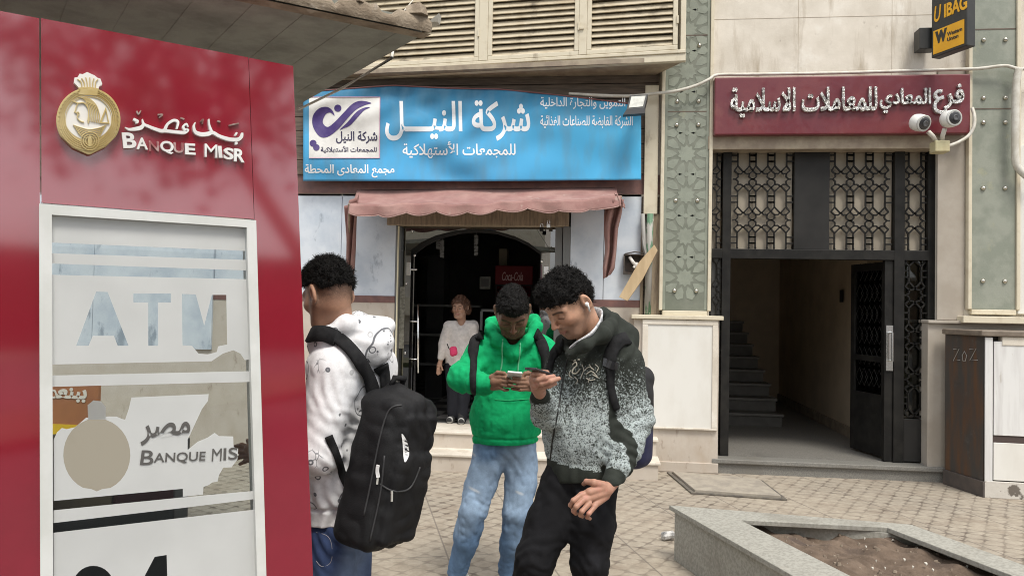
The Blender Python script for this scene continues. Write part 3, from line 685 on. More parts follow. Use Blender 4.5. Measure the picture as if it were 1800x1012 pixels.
# strings of little packets hanging from the ceiling
pk = mat('packet_foil', (.30, .30, .30), .4, (.15, .15, .15), 40)
for i, (px, y0, y1, n_) in enumerate(((770, 418, 437, 4), (777, 422, 452, 6), (837, 412, 450, 6))):
    p = atY(px, y0, 8.8); q = atY(px, y1, 8.8); w = MB(); w.tube([(p[0], 8.8, 3.2), q], .003, 5)
    for k in range(n_):
        c_ = p+(q-p)*(k+.5)/n_; s_ = .025; a = random.Random(i*9+k).uniform(-.5, .5)
        w.prism([c_+np.array([-s_*cos(a), -.004, -.016]), c_+np.array([s_*cos(a), -.004, -.016+s_*sin(a)]), c_+np.array([s_*cos(a), .004, -.016+s_*sin(a)]), c_+np.array([-s_*cos(a), .004, -.016])],
                [c_+np.array([-s_*cos(a), -.004, .016]), c_+np.array([s_*cos(a), -.004, .016+s_*sin(a)]), c_+np.array([s_*cos(a), .004, .016+s_*sin(a)]), c_+np.array([-s_*cos(a), .004, .016])])
    o = obj('packet_string', w, pk, None, (p[0], 8.8, q[2])); setp(o, ['shortest string of hanging packets in the shop', 'string of packets close beside the shortest one in the shop', 'string of packets hanging at the middle of the shop arch'][i], 'hanging string', 'strings of packets hanging in the shop')

# ------------------------------------------------------------------ awning
A = thing('awning', 'faded pink cloth awning with scalloped edge over the shop door', 'awning', (-1.4, 7.9, 2.8))
pink = mat('faded_pink_canvas', (.285, .15, .135), .9, (.36, .215, .19), 4, stains=[((.22, .13, .115), 3, .52, .76, (1, 1, 2.5)), ((.48, .38, .33), 6, .62, .8), ((.20, .14, .12), 9, .66, .8, (2, 2, .4))], bump=.5, bscale=14, fine=.05)
TL, TR = atY(628, 334, 7.96), atY(1083, 330, 7.96)
FLp, FRp = atY(614, 358, 7.42), atY(1092, 345, 7.42)
rng = random.Random(4)
def awn(u, v):
    a = TL+(TR-TL)*u; b = FLp+(FRp-FLp)*u; p = a+(b-a)*v
    p = p+np.array([0, 0, -.045*sin(pi*v)-.018*sin(u*17)*v*v*.6+.006*sin(u*51+v*4)*v-.03*sin(pi*u)*v]); return p
w = MB(); w.grid(awn, 70, 12); obj('canvas_top', w, pink, A, smooth=True, solid=.006)
NS = 9
def val(u, v):
    p = awn(u, 1.0); ph = (u*NS) % 1; drop = .085+.03*(abs(sin(pi*u*NS))**.6)+.012*sin(u*9)
    return p+np.array([0, -.015*sin(u*40)*v-.02*v+.012*sin(u*19)*v, -drop*v])
w = MB(); w.grid(val, 180, 6); obj('valance', w, pink, A, smooth=True, solid=.002)
w = MB(); w.tube([np.array(val(k/240, 1.0))+np.array([0, -.003, 0]) for k in range(241)], .005, 5); obj('edge_trim', w, mat('trim_pale', (.46, .30, .27), .9, (.30, .19, .17), 8), A)
def flap(pts, x_amp, nm):
    def f(u, v):
        k = v*(len(pts)-1); i = min(int(k), len(pts)-2); t_ = k-i
        l_ = atY(*pts[i][0], pts[i][2])*(1-t_)+atY(*pts[i+1][0], pts[i+1][2])*t_; r_ = atY(*pts[i][1], pts[i][2])*(1-t_)+atY(*pts[i+1][1], pts[i+1][2])*t_
        return l_+(r_-l_)*u+np.array([0, x_amp*sin(u*11+v*3), 0])
    w = MB(); w.grid(f, 16, 24); return obj(nm, w, pink, A, smooth=True, solid=.006)
flap([((605, 362), (634, 340), 7.55), ((606, 405), (628, 385), 7.62), ((608, 450), (624, 440), 7.72), ((611, 486), (620, 482), 7.80)], .045, 'side_flap')
flap([((1066, 352), (1096, 352), 7.45), ((1063, 375), (1092, 378), 7.5), ((1062, 400), (1086, 402), 7.55), ((1064, 440), (1083, 445), 7.6), ((1060, 470), (1080, 472), 7.62), ((1061, 490), (1073, 482), 7.64)], .07, 'side_flap')
flap([((1080, 340), (1090, 345), 7.45), ((1086, 352), (1098, 360), 7.42), ((1088, 362), (1099, 366), 7.40)], .03, 'torn_corner')
w = MB(); w.tube([FLp, atY(613, 480, 7.95)], .01, 6); w.tube([FRp, atY(1078, 450, 7.95)], .01, 6); obj('awning_arm', w, M['wood'], A)

# ------------------------------------------------------------------ blue banner
YB = 7.86
bt = [(534, 163), (600, 158), (690, 151), (780, 156), (880, 158), (960, 166), (1040, 175), (1127, 186)]
bb = [(532, 318), (830, 319), (1127, 316)]
def ipx(L, x):
    for (a, b) in zip(L[:-1], L[1:]):
        if x <= b[0] or b is L[-1]: return a[1]+(b[1]-a[1])*(x-a[0])/(b[0]-a[0])
def wrinkle(px, py):
    return 2.0*(.010*sin(px*.045+py*.11)*exp(-((py-165)/45)**2)+.012*sin((px-780)*.05+(py-160)*.09)*exp(-((px-800)/130)**2)*exp(-((py-215)/60)**2)+.006*sin(px*.021-py*.06)+.014*sin(px*.03)*exp(-((py-318)/22)**2)+.006*sin((px*.7-py)*.07)*exp(-((px-790)/90)**2)+.004*sin(px*.11+py*.05)*exp(-((py-185)/25)**2))
def ban(px, py, o=0.0): return atY(px, py, YB-.02-wrinkle(px, py)-o)
def bf(u, v):
    x = 533+594*u; return ban(x, ipx(bb, x)+(ipx(bt, x)-ipx(bb, x))*v)
w = MB(); w.grid(bf, 150, 40)
mb_ = bpy.data.materials.new('blue_banner_cloth'); mb_.use_nodes = True; t = mb_.node_tree; n = t.nodes; l = t.links; bs = n['Principled BSDF']; bs.inputs['Roughness'].default_value = .6; bs.inputs['Specular IOR Level'].default_value = .15
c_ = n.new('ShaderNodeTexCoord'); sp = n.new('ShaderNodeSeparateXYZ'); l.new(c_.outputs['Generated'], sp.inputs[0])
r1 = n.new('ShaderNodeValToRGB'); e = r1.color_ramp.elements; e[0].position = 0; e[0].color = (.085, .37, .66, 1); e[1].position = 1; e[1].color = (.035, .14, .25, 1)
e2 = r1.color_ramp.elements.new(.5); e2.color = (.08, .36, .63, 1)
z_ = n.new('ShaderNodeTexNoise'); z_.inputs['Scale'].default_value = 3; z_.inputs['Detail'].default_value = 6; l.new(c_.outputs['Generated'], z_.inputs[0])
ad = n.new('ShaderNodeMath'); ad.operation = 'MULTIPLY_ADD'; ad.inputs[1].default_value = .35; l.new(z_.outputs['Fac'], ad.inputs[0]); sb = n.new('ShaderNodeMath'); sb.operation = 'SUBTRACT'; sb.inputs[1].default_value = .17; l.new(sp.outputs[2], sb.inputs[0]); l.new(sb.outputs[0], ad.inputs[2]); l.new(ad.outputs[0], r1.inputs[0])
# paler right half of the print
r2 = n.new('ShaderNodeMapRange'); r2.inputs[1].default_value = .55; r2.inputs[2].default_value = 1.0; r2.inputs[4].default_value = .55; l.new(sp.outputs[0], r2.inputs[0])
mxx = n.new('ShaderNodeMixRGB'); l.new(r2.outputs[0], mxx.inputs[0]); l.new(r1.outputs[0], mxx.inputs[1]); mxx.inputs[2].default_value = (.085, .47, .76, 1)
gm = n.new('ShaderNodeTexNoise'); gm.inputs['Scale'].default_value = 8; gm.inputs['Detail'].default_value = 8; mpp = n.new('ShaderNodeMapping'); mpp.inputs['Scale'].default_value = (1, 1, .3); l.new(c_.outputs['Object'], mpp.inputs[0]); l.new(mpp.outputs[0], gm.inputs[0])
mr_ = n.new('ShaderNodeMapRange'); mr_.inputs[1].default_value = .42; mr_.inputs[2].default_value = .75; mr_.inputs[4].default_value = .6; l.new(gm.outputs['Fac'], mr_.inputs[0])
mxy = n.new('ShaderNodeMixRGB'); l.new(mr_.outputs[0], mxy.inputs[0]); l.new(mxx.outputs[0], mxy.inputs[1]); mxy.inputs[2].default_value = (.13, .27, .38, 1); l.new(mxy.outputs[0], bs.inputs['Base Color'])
BN = thing('shop_banner', 'wrinkled blue cloth banner with white Arabic lettering over the shop', 'banner', (-1.4, YB, 2.9))
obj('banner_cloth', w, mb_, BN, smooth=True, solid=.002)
w = MB(); w.tube([ban(x, ipx(bt, x)-1, .004) for x in range(534, 1128, 18)], .007, 6); obj('hem', w, mat('red_hem', (.20, .085, .085), .8), BN, smooth=True)
wp = mat('banner_white', (.80, .82, .84), .55, (.66, .72, .76), 5, lo=.45, hi=.7)
def finer(v, f, mx_):
    import bmesh
    bm = bmesh.new(); vs = [bm.verts.new((x, y, 0)) for x, y in v]
    for k in f:
        try: bm.faces.new([vs[j] for j in k])
        except ValueError: pass
    for _ in range(4):
        bmesh.ops.triangulate(bm, faces=bm.faces[:]); ed = [e for e in bm.edges if e.calc_length() > mx_]
        if not ed: break
        bmesh.ops.subdivide_edges(bm, edges=ed, cuts=1)
    bmesh.ops.triangulate(bm, faces=bm.faces[:]); bm.verts.index_update()
    r = [(q.co.x, q.co.y) for q in bm.verts], [tuple(q.index for q in k.verts) for k in bm.faces]; bm.free(); return r
def px_text(s, x0, y0, x1, y1, m, parent, bold=0, o=.003, ar=True, fn=None, name='lettering', shear=0, ycap=None):
    """lettering whose box is the pixel box, laid on the cloth surface"""
    fn = fn or ban; gs = glyphs(arab(s) if ar else s, shear=shear); mb = MB()
    X_ = [q[0] for g in gs for q in g[0]]; Y_ = [q[1] for g in gs for q in g[0]]; ex, ey = min(X_), min(Y_); sx, sy = (x1-x0)/(max(X_)-ex), (y1-y0)/(max(Y_)-ey)
    for gi, g in enumerate(gs):
        v, f = fill2d(g, bold, 0); v, f = finer([(x0+(p[0]-ex)*sx, y1-(p[1]-ey)*sy) for p in v], f, 7.0); i0 = len(mb.v)
        mb.v += [tuple(fn(x, y, o+.0002*(gi % 5))) for x, y in v]; mb.f += [tuple(i0+j for j in k) for k in f]; mb.m += [0]*len(f)
    return obj(name, mb, m, parent)
px_text('شركة النيـــل', 678, 178, 931, 246, wp, BN, .020)
px_text('للمجمعات الأستهلاكية', 708, 249, 906, 278, wp, BN, .014)
px_text('التموين والتجارة الداخلية', 950, 171, 1099, 192, wp, BN, .014)
px_text('الشركة القابضة للصناعات الغذائية', 950, 203, 1112, 226, wp, BN, .014)
px_text('مجمع المعادى المحطة', 536, 289, 693, 312, wp, BN, .02)
cream_ = mat('logo_white', (.74, .73, .70), .55, (.64, .63, .6), 6)
def px_plate(poly, m, parent, name, o=.0025, fn=None, sub=6, th=.002):
    fn = fn or ban; v, f = fill2d(poly, 0, 0); v, f = finer([(p[0], p[1]) for p in v], f, 7.0)
    mb = MB(); mb.v = [tuple(fn(x, y, o)) for x, y in v]; mb.f = f; mb.m = [0]*len(f); ob = obj(name, mb, m, parent)
    return ob
def dens(poly, step=12):
    r_ = []
    for a, b in zip(poly, poly[1:]+poly[:1]):
        L_ = math.hypot(b[0]-a[0], b[1]-a[1]); k_ = max(1, int(L_/step)); r_ += [(a[0]+(b[0]-a[0])*i/k_, a[1]+(b[1]-a[1])*i/k_) for i in range(k_)]
    return r_
w = MB(); w.grid(lambda u, v: ban(543+125*u, 278-(278-171)*v, .0035), 24, 20); obj('logo_panel', w, cream_, BN, smooth=True)
purple = mat('purple_print', (.055, .03, .16), .5, (.09, .06, .2), 8)
def cr_path(P, n_=6, closed=True):
    out = []; L_ = len(P)
    for i in range(L_ if closed else L_-1):
        p0, p1, p2, p3 = [np.array(P[(i+k) % L_] if closed else P[max(0, min(L_-1, i+k))], float) for k in (-1, 0, 1, 2)]
        for k in range(n_):
            t_ = k/n_; out.append(tuple(.5*((2*p1)+(-p0+p2)*t_+(2*p0-5*p1+4*p2-p3)*t_*t_+(-p0+3*p1-3*p2+p3)*t_**3)))
    if not closed: out.append(tuple(P[-1]))
    return out
def Z4(x, y): return (500+x/2.977, y/2.977)
sw = cr_path([Z4(*p) for p in ((262, 607), (240, 590), (215, 600), (200, 640), (225, 665), (262, 640), (310, 590), (355, 545), (400, 528), (455, 540), (420, 552), (375, 575), (330, 620), (285, 672), (230, 715), (185, 715), (150, 665), (148, 610), (178, 570), (220, 560), (250, 578))], 5)
px_plate([sw], purple, BN, 'logo_swoosh', .0065)
sw = cr_path([Z4(*p) for p in ((290, 678), (330, 640), (375, 588), (415, 565), (448, 562), (415, 580), (385, 612), (345, 655), (310, 672))], 5); px_plate([sw], purple, BN, 'logo_swoosh', .0065)
for cx_, cy_, r_ in ((279, 567, 19), (150, 750, 18), (167, 772, 17)): px_plate([[Z4(cx_+r_*cos(a), cy_+r_*sin(a)) for a in np.linspace(0, 2*pi, 20, endpoint=False)]], purple, BN, 'logo_dot', .0065)
dk = mat('dark_print', (.03, .025, .07), .5)
px_text('شركة النيل', 591, 231, 663, 252, dk, BN, .02, o=.0065); px_text('للمجمعات الأستهلاكية', 564, 257, 662, 269, dk, BN, .02, o=.0065)
w = MB()
for a, b in (((543, 171), (668, 171)), ((668, 171), (667, 278)), ((543, 278), (667, 278))):
    w.tube([ban(a[0]+(b[0]-a[0])*k/10, a[1]+(b[1]-a[1])*k/10, .006) for k in range(11)], .004, 5)
obj('logo_border', w, mat('pink_border', (.55, .30, .40), .6), BN)

# ------------------------------------------------------------------ red sign with chrome letters
x0, x1, z0, z1 = RX(1256, 133, 1706, 236, 7.80)
RS = thing('bank_sign', 'dark red sign box with raised mirror letters above the gate', 'sign', ((x0+x1)/2, 7.88, z0))
rs = mat('sign_red', (.125, .012, .022), .35, (.165, .028, .032), 3, lo=.4, hi=.7, coat=.3, stains=[((.22, .075, .06), 2.2, .6, .85)], fine=.08)
w = MB(); w.box(x0, x1, 7.80, 7.90, z0, z1); obj('sign_box', w, rs, RS, bevel=.012, seg=3)
mir = mat('mirror_steel', (.70, .69, .66), .10, (.24, .23, .22), 11, lo=.54, hi=.66, detail=2, metal=1, bump=1.0, bscale=16)  # dark blotches in the steel colour imitate broken reflections of sky and buildings
for nd in mir.node_tree.nodes:
    if nd.type == 'BUMP': nd.inputs['Distance'].default_value = .09
def pxS(px, py, Y=7.80): return atY(px, py, Y)
def sign_text(s, a, b, c_, d_, bold, deep=.035):
    X0, X1, Z0, Z1 = RX(a, b, c_, d_, 7.79); mb = text_mb(s, (X0, 7.799, Z0), (1, 0, 0), (0, 0, 1), X1-X0, Z1-Z0, bold=bold, depth=deep, ar=True); return obj('letters', mb, mir, RS)
sign_text('للمعاملات الاسلامية', 1284, 155, 1540, 206, .020)
sign_text('المعادي', 1546, 157, 1634, 199, .020)
sign_text('فرع', 1640, 150, 1692, 200, .024)

# ------------------------------------------------------------------ black and yellow projecting sign
zb = atY(1637, 103, 7.72)[2]; pA = atY(1637, 103, 7.72); pB = atZ(1700, 80, zb); pC = atZ(1722, 71, zb)
dA = pB-pA; dA[2] = 0; LA = np.linalg.norm(dA); dA /= LA; nA = np.array([dA[1], -dA[0], 0]); 
if nA[0] > 0: nA = -nA
TH_ = .10; HZ = .72
HS = thing('projecting_sign', 'black projecting sign with yellow panel on the stone wall', 'sign', pA)
bk = mat('sign_black', (.022, .023, .022), .45, (.03, .03, .028), 6); yl = mat('sign_yellow', (.80, .42, .012), .45, (.72, .36, .01), 5)
def hs(s_, z, o): return pA+dA*s_+nA*o+np.array([0, 0, z])
w = MB(); w.prism([hs(0, 0, 0), hs(LA, 0, 0), hs(LA, 0, -TH_), hs(0, 0, -TH_)], [hs(0, HZ, 0), hs(LA, HZ, 0), hs(LA, HZ, -TH_), hs(0, HZ, -TH_)]); obj('sign_case', w, bk, HS, bevel=.008)
sh = lambda a, b, c_, d_, o, mb: mb.prism([hs(a, c_, 0), hs(b, c_, 0), hs(b, c_, o), hs(a, c_, o)], [hs(a, d_, 0), hs(b, d_, 0), hs(b, d_, o), hs(a, d_, o)])
def zpx(s_, py):  # height on the case for a pixel row at distance s_
    p = hs(s_, 0, 0); lo_, hi_ = -1.0, 2.0
    for _ in range(40):
        m_ = (lo_+hi_)/2; q = p+np.array([0, 0, m_]); d_ = q-CAM; y_ = 506-FPX*np.dot(d_, CY)/np.dot(d_, FWD)
        if y_ > py: lo_ = m_
        else: hi_ = m_
    return lo_
ya, yb = zpx(.02, 97), zpx(.02, 56)
w = MB(); sh(.025, LA-.03, ya, yb, .004, w); ypn = obj('yellow_panel', w, yl, HS)
obj('emblem', text_mb('W', hs(.06, ya+.10, .004), dA, (0, 0, 1), .11, .10, depth=.003, bold=.07), bk, ypn)
obj('lettering', text_mb('Western', hs(.185, ya+.125, .004), dA, (0, 0, 1), .16, .035, depth=.003, bold=.02), bk, ypn)
obj('lettering', text_mb('Union', hs(.185, ya+.075, .004), dA, (0, 0, 1), .12, .035, depth=.003, bold=.02), bk, ypn)
zi = zpx(.12, 33)
obj('lettering', text_mb('IBAG', hs(.15, zi, .0), dA, (0, 0, 1), .24, .12, depth=.004, bold=.03), yl, HS)
obj('emblem', text_mb('U', hs(.035, zi-.01, .0), dA, (0, 0, 1), .075, .15, depth=.004, bold=.012, shear=.2), yl, HS)
w = MB(); a0, a1, b0, b1 = RX(1615, 50, 1640, 87, 7.78); w.box(a0, a1+.03, 7.76, 7.90, b0, b1); w.box(a0+.02, a1, 7.90, 7.95, b0+.05, b1-.05); obj('bracket', w, bk, HS, bevel=.005)

# ------------------------------------------------------------------ shuttered balcony
zf = atY(1160, 132, 7.95)[2]
bR, bL = atZ(1205, 107, zf), atZ(600, 140, zf)
db = bR-bL; db[2] = 0; db /= np.linalg.norm(db); bR_ = bR
SB = thing('shuttered_balcony', 'cream balcony enclosure with slatted shutters jutting over the shop', 'balcony', (-1, 7.7, zf))
nb_ = np.array([db[1], -db[0], 0])
def bp_(px, py, o=0): return atPl(px, py, bR_, nb_)+nb_*o
def sz(px, py): p = bp_(px, py); return np.dot(p-bR_, db), p[2]
def bbox(mb, s0, s1, z0, z1, o0, o1):
    q = lambda s_, z, o: (bR_[0]+db[0]*s_+nb_[0]*o, bR_[1]+db[1]*s_+nb_[1]*o, z)
    return mb.prism([q(s0, z0, o0), q(s1, z0, o0), q(s1, z0, o1), q(s0, z0, o1)], [q(s0, z1, o0), q(s1, z1, o0), q(s1, z1, o1), q(s0, z1, o1)])
SL = -5.4
w = MB(); bbox(w, SL, 0, zf, zf+.075, -.06, 0); bbox(w, SL, -.0, zf+.075, zf+.11, -.05, .012); bbox(w, -.05, 0, zf+.11, zf+1.6, -.05, -.001); obj('frame', w, M['cream'], SB, bevel=.006)
w = MB(); b0_ = bp_(1205, 107)
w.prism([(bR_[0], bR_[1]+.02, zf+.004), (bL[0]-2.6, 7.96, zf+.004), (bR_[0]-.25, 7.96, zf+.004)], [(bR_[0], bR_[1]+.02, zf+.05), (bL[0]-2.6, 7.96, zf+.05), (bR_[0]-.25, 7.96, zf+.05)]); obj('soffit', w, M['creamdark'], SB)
w = MB(); w.prism([(bR_[0]-.03, bR_[1]+.03, zf+.06), (bR_[0], bR_[1]+.06, zf+.06), (bR_[0]-.2, 7.96, zf+.06), (bR_[0]-.25, 7.96, zf+.06)], [(bR_[0]-.03, bR_[1]+.03, zf+1.7), (bR_[0], bR_[1]+.06, zf+1.7), (bR_[0]-.2, 7.96, zf+1.7), (bR_[0]-.25, 7.96, zf+1.7)]); obj('side_wall', w, M['cream'], SB)
w = MB(); bbox(w, SL, -.06, zf+.1, zf+1.6, -.16, -.13); obj('inner_board', w, mat('shutter_board', (.17, .135, .09), .7, (.05, .04, .03), 2.6, lo=.48, hi=.66), SB)
slatm = mat('cream_slats', (.50, .43, .31), .55, (.36, .29, .19), 4, lo=.45, hi=.7, stains=[((.06, .045, .03), 2.2, .54, .68, (1, 1, 1.5))], bump=.05)
sp_ = [sz(x, y)[0] for x, y in ((650, 60), (842, 60), (858, 60), (1018, 50), (1032, 50), (1186, 40))]
def shutter(s0, s1, zb_, top):
    w = MB(); fw = .045
    bbox(w, s0, s1, zb_, zb_+fw, -.045, .008); bbox(w, s0, s0+fw, zb_+fw, top, -.045, .008); bbox(w, s1-fw, s1, zb_+fw, top, -.045, .008); bbox(w, s0+fw, s1-fw, top-fw, top, -.045, .006)
    f_ = obj('shutter_frame', w, M['cream'], SB, bevel=.005)
    w = MB(); z = zb_+fw+.03; k = 0; rr = random.Random(int(s0*100))
    while z < top-fw-.03:
        t1, t2 = rr.uniform(-.006, .006), rr.uniform(-.006, .006)
        q = lambda s_, zz_, o: (bR_[0]+db[0]*s_+nb_[0]*o, bR_[1]+db[1]*s_+nb_[1]*o, zz_)
        a, b = s0+fw+.001, s1-fw-.001
        w.prism([q(a, z-.033+t1, -.006), q(b, z-.033+t2, -.006), q(b, z+.022+t2, -.040), q(a, z+.022+t1, -.040)], [q(a, z-.028+t1, .001), q(b, z-.028+t2, .001), q(b, z+.027+t2, -.034), q(a, z+.027+t1, -.034)])
        z += .062; k += 1
    obj('slats', w, slatm, f_)
    w = MB()
    for zz_ in (zb_+.25, zb_+.75): bbox(w, s1-.012, s1+.008, zz_, zz_+.08, .008, .022)
    obj('hinge', w, M['cream'], f_, bevel=.003)
top = zf+1.25
shutter(sz(575, 60)[0]-.6, sp_[1], zf+.112, top); shutter(sp_[2], sp_[3], zf+.112, top); shutter(sp_[4], sp_[5]+.03, zf+.112, top); shutter(SL+.05, sz(575, 60)[0]-.65, zf+.112, top)
w = MB(); bbox(w, sp_[1]+.001, sp_[2]-.001, zf+.112, top, -.045, .012); obj('mullion', w, M['cream'], SB, bevel=.005)
w = MB(); bbox(w, sp_[3]+.001, sp_[4]-.001, zf+.112, top, -.045, .012); obj('mullion', w, M['cream'], SB, bevel=.005)
w = MB(); bbox(w, SL, .0, top, top+.1, -.06, .01); obj('frame', w, M['cream'], SB)
w = MB(); q = sz(1025, 50); bbox(w, q[0]-.03, q[0]+.01, q[1]-.015, q[1]+.005, .006, .03); obj('latch', w, M['cream'], SB)
# ------------------------------------------------------------------ bank machine kiosk
KS = 2.6/3.1
KP = atD(530, 500, 2.6); KD = _r0*cos(radians(33))+_f0*sin(radians(33)); KN = np.array([KD[1], -KD[0], 0.0]); KN = KN if np.dot(KN, CAM-KP) > 0 else -KN
KU, KV = KD, np.array([0, 0, 1.0])
def ks(px, py):
    p = atPl(px, py, KP, KN); return (float(np.dot(p-KP, KU)), float(p[2]))
def kpt(s_, z, o=0.0): return (KP[0]+KU[0]*s_+KN[0]*o, KP[1]+KU[1]*s_+KN[1]*o, z)
KO = (KP[0], KP[1], 0)
def ext(p, q, z):      # point on line p->q at height z
    t_ = (z-p[1])/(q[1]-p[1]); return (p[0]+(q[0]-p[0])*t_, z)
def kplate(polys, o, depth, mb=None):   # front face at offset o towards the street
    return plate(polys, (KP[0]+KN[0]*(o-depth), KP[1]+KN[1]*(o-depth), 0), KU, KV, depth, mb)
redp = mat('red_lacquer', (.245, .002, .017), .25, (.28, .004, .022), 3, coat=1.0, stains=[((.33, .03, .05), 5, .66, .86, (3, 3, .35))], bump=.05, bscale=1.6)
redp.node_tree.nodes['Principled BSDF'].inputs['Coat IOR'].default_value = 2.5; redp.node_tree.nodes['Principled BSDF'].inputs['Coat Roughness'].default_value = .07; redp.node_tree.nodes['Principled BSDF'].inputs['Specular IOR Level'].default_value = .2
KI = thing('bank_kiosk', 'glossy red bank machine kiosk with frosted window, gold crest and white lettering', 'kiosk', KO)
TOPZ = 2.401
tl0, tl1 = ks(70, 36), ks(437, 101); 
l_top, l_bot = ks(72, 60), ks(75, 1000)
Lx = lambda z: ext(l_top, l_bot, z)
p_top, p_mid, p_bot = ks(437, 101), ks(447, 383), ks(465, 1012)
Ix = lambda z: ext(p_mid, p_bot, z) if z < p_mid[1] else ext(p_top, p_mid, z)
o_top, o_mid, o_bot = ks(515, 115), ks(530, 500), ks(550, 1012)
Ox = lambda z: ext(o_mid, o_bot, z) if z < o_mid[1] else ext(o_top, o_mid, z)
ZF = ks(260, 371)[1]
obj('side_panel', kplate([[(Lx(.02)[0]-.65, .02), (Lx(.02)[0]-.004, .02), (Lx(TOPZ)[0]-.004, TOPZ), (Lx(TOPZ)[0]-.65, TOPZ)]], 0, .12), redp, KI, bevel=.004)
obj('fascia', kplate([[(Lx(ZF)[0], ZF), (Ix(ZF)[0]-.002, ZF), (Ix(TOPZ)[0]-.002, TOPZ), (Lx(TOPZ)[0], TOPZ)]], .004, .12), redp, KI, bevel=.004)
obj('pillar', kplate([[(Ix(.02)[0], .02), (Ox(.02)[0], .02), (Ox(o_mid[1])[0], o_mid[1]), (Ox(TOPZ)[0], TOPZ), (Ix(TOPZ)[0], TOPZ), (Ix(p_mid[1])[0], p_mid[1])]], .002, .14), redp, KI, bevel=.006, seg=3)
# window frame
fi = [ks(91, 378), ks(432, 400)]; fb = [ks(93, 1000), ks(450, 1000)]
inn = [(ext(fi[0], fb[0], .12)[0], .12), (ext(fi[1], fb[1], .12)[0], .12), fi[1], (fi[0][0], fi[0][1])]
outp = [(Lx(.06)[0]-.006, .06), (Ix(.06)[0]+.003, .06), (Ix(ZF)[0]+.003, ZF-.004), (Lx(ZF)[0]-.006, ZF-.004)]
alum = mat('white_aluminium', (.70, .71, .69), .35, (.62, .63, .60), 5, stains=[((.45, .44, .41), 6, .68, .85, (1, 1, .4))])
obj('window_frame', kplate([outp, inn], .012, .06), alum, KI, bevel=.004)
kg = glassmat('kiosk_glass', (.88, .92, .92), 1.1, 0, .92)
gp = obj('glass_pane', kplate([inn], -.012, .006), kg, KI)
# torn frosted film on the glass
film = bpy.data.materials.new('frosted_film'); film.use_nodes = True; t = film.node_tree; n = t.nodes; l = t.links
bs = n['Principled BSDF']; bs.inputs['Base Color'].default_value = (.52, .52, .485, 1); bs.inputs['Roughness'].default_value = .4; bs.inputs['Coat Weight'].default_value = .7; bs.inputs['Coat Roughness'].default_value = .05
trl = n.new('ShaderNodeBsdfTranslucent'); trl.inputs[0].default_value = (.85, .86, .85, 1); trs = n.new('ShaderNodeBsdfTransparent'); m1 = n.new('ShaderNodeMixShader'); m1.inputs[0].default_value = .22; m2 = n.new('ShaderNodeMixShader'); m2.inputs[0].default_value = .05
zn = n.new('ShaderNodeTexNoise'); zn.inputs['Scale'].default_value = 5; zn.inputs['Detail'].default_value = 8; cc = n.new('ShaderNodeTexCoord'); l.new(cc.outputs['Object'], zn.inputs[0])
rr_ = n.new('ShaderNodeValToRGB'); rr_.color_ramp.elements[0].position = .35; rr_.color_ramp.elements[0].color = (.66, .67, .66, 1); rr_.color_ramp.elements[1].position = .7; rr_.color_ramp.elements[1].color = (.74, .75, .74, 1); l.new(zn.outputs['Fac'], rr_.inputs[0]); l.new(rr_.outputs[0], bs.inputs['Base Color'])
l.new(bs.outputs[0], m1.inputs[1]); l.new(trl.outputs[0], m1.inputs[2]); l.new(m1.outputs[0], m2.inputs[1]); l.new(trs.outputs[0], m2.inputs[2]); l.new(m2.outputs[0], n['Material Output'].inputs[0])
def A2(x, y): return ks(x/2.977, 340+y/2.977)
def A3(x, y): return ks(x/2.977, 672+y/2.977)
inL = lambda p: (max(p[0], ext(fi[0], fb[0], p[1])[0]+.002), p[1])
def filmpiece(polys): return obj('frosted_film', kplate([[q for q in p] for p in polys], -.0095, .0012), film, gp)
filmpiece([[A2(272, 113), A2(1284, 180), A2(1288, 300), A2(272, 256)]])
filmpiece([[A2(273, 312), A2(1290, 347), A2(1292, 402), A2(273, 366)]])
Lt = [A2(*p) for p in ((505, 513), (565, 515), (675, 797), (618, 797), (598, 745), (487, 745), (465, 797), (400, 797))]
Tt = [A2(*p) for p in ((700, 523), (897, 523), (897, 570), (830, 570), (830, 797), (778, 797), (778, 570), (700, 570))]
Mt = [A2(*p) for p in ((955, 525), (1028, 528), (1072, 690), (1112, 530), (1188, 530), (1193, 790), (1145, 800), (1138, 830), (1090, 842), (1042, 838), (1008, 797), (958, 795))]
filmpiece([[A2(273, 425), A2(1293, 448), A2(1308, 870), A2(1285, 872), A2(1262, 838), A2(1225, 820), A2(1170, 838), A2(1110, 878), A2(274, 895)], Lt, Tt, Mt])
filmpiece([[A2(274, 953), A2(1318, 930), A2(1320, 986), A2(274, 1012)]])
crest_hole = [A3(*p) for p in [(462, 195), (460, 120), (490, 95), (530, 100), (555, 130), (555, 195)]+[(508+176*cos(a), 380-190*sin(a)) for a in np.linspace(1.28, -1.15, 14)]+[(535, 560), (508, 572), (480, 560)]+[(508+176*cos(a), 380-190*sin(a)) for a in np.linspace(-2.0, -4.42, 14)]]
torn = [A3(*p) for p in ((282, 300), (300, 262), (325, 240), (350, 246), (395, 236), (430, 205), (452, 186), (560, 180), (612, 180), (640, 192), (657, 196), (676, 140), (690, 80), (1095, 62), (1092, 98), (1060, 140), (1030, 205), (1000, 270), (985, 300), (985, 355), (1038, 312), (1090, 290), (1127, 265), (1150, 282), (1224, 284), (1226, 338), (1250, 350), (1246, 405), (1215, 445), (1172, 448), (1150, 485), (1142, 520), (1115, 525), (1092, 540), (1068, 548), (1066, 588), (960, 600), (960, 558), (282, 622))]
filmpiece([torn, crest_hole])
tan = mat('tan_film', (.34, .31, .25), .4, (.30, .27, .21), 4)
obj('crest_film', kplate([crest_hole], -.0095, .0012), tan, gp)
filmpiece([[A3(281, 672), A3(948, 605), A3(1330, 570), A3(1334, 612), A3(1190, 630), A3(948, 660), A3(281, 738)]])
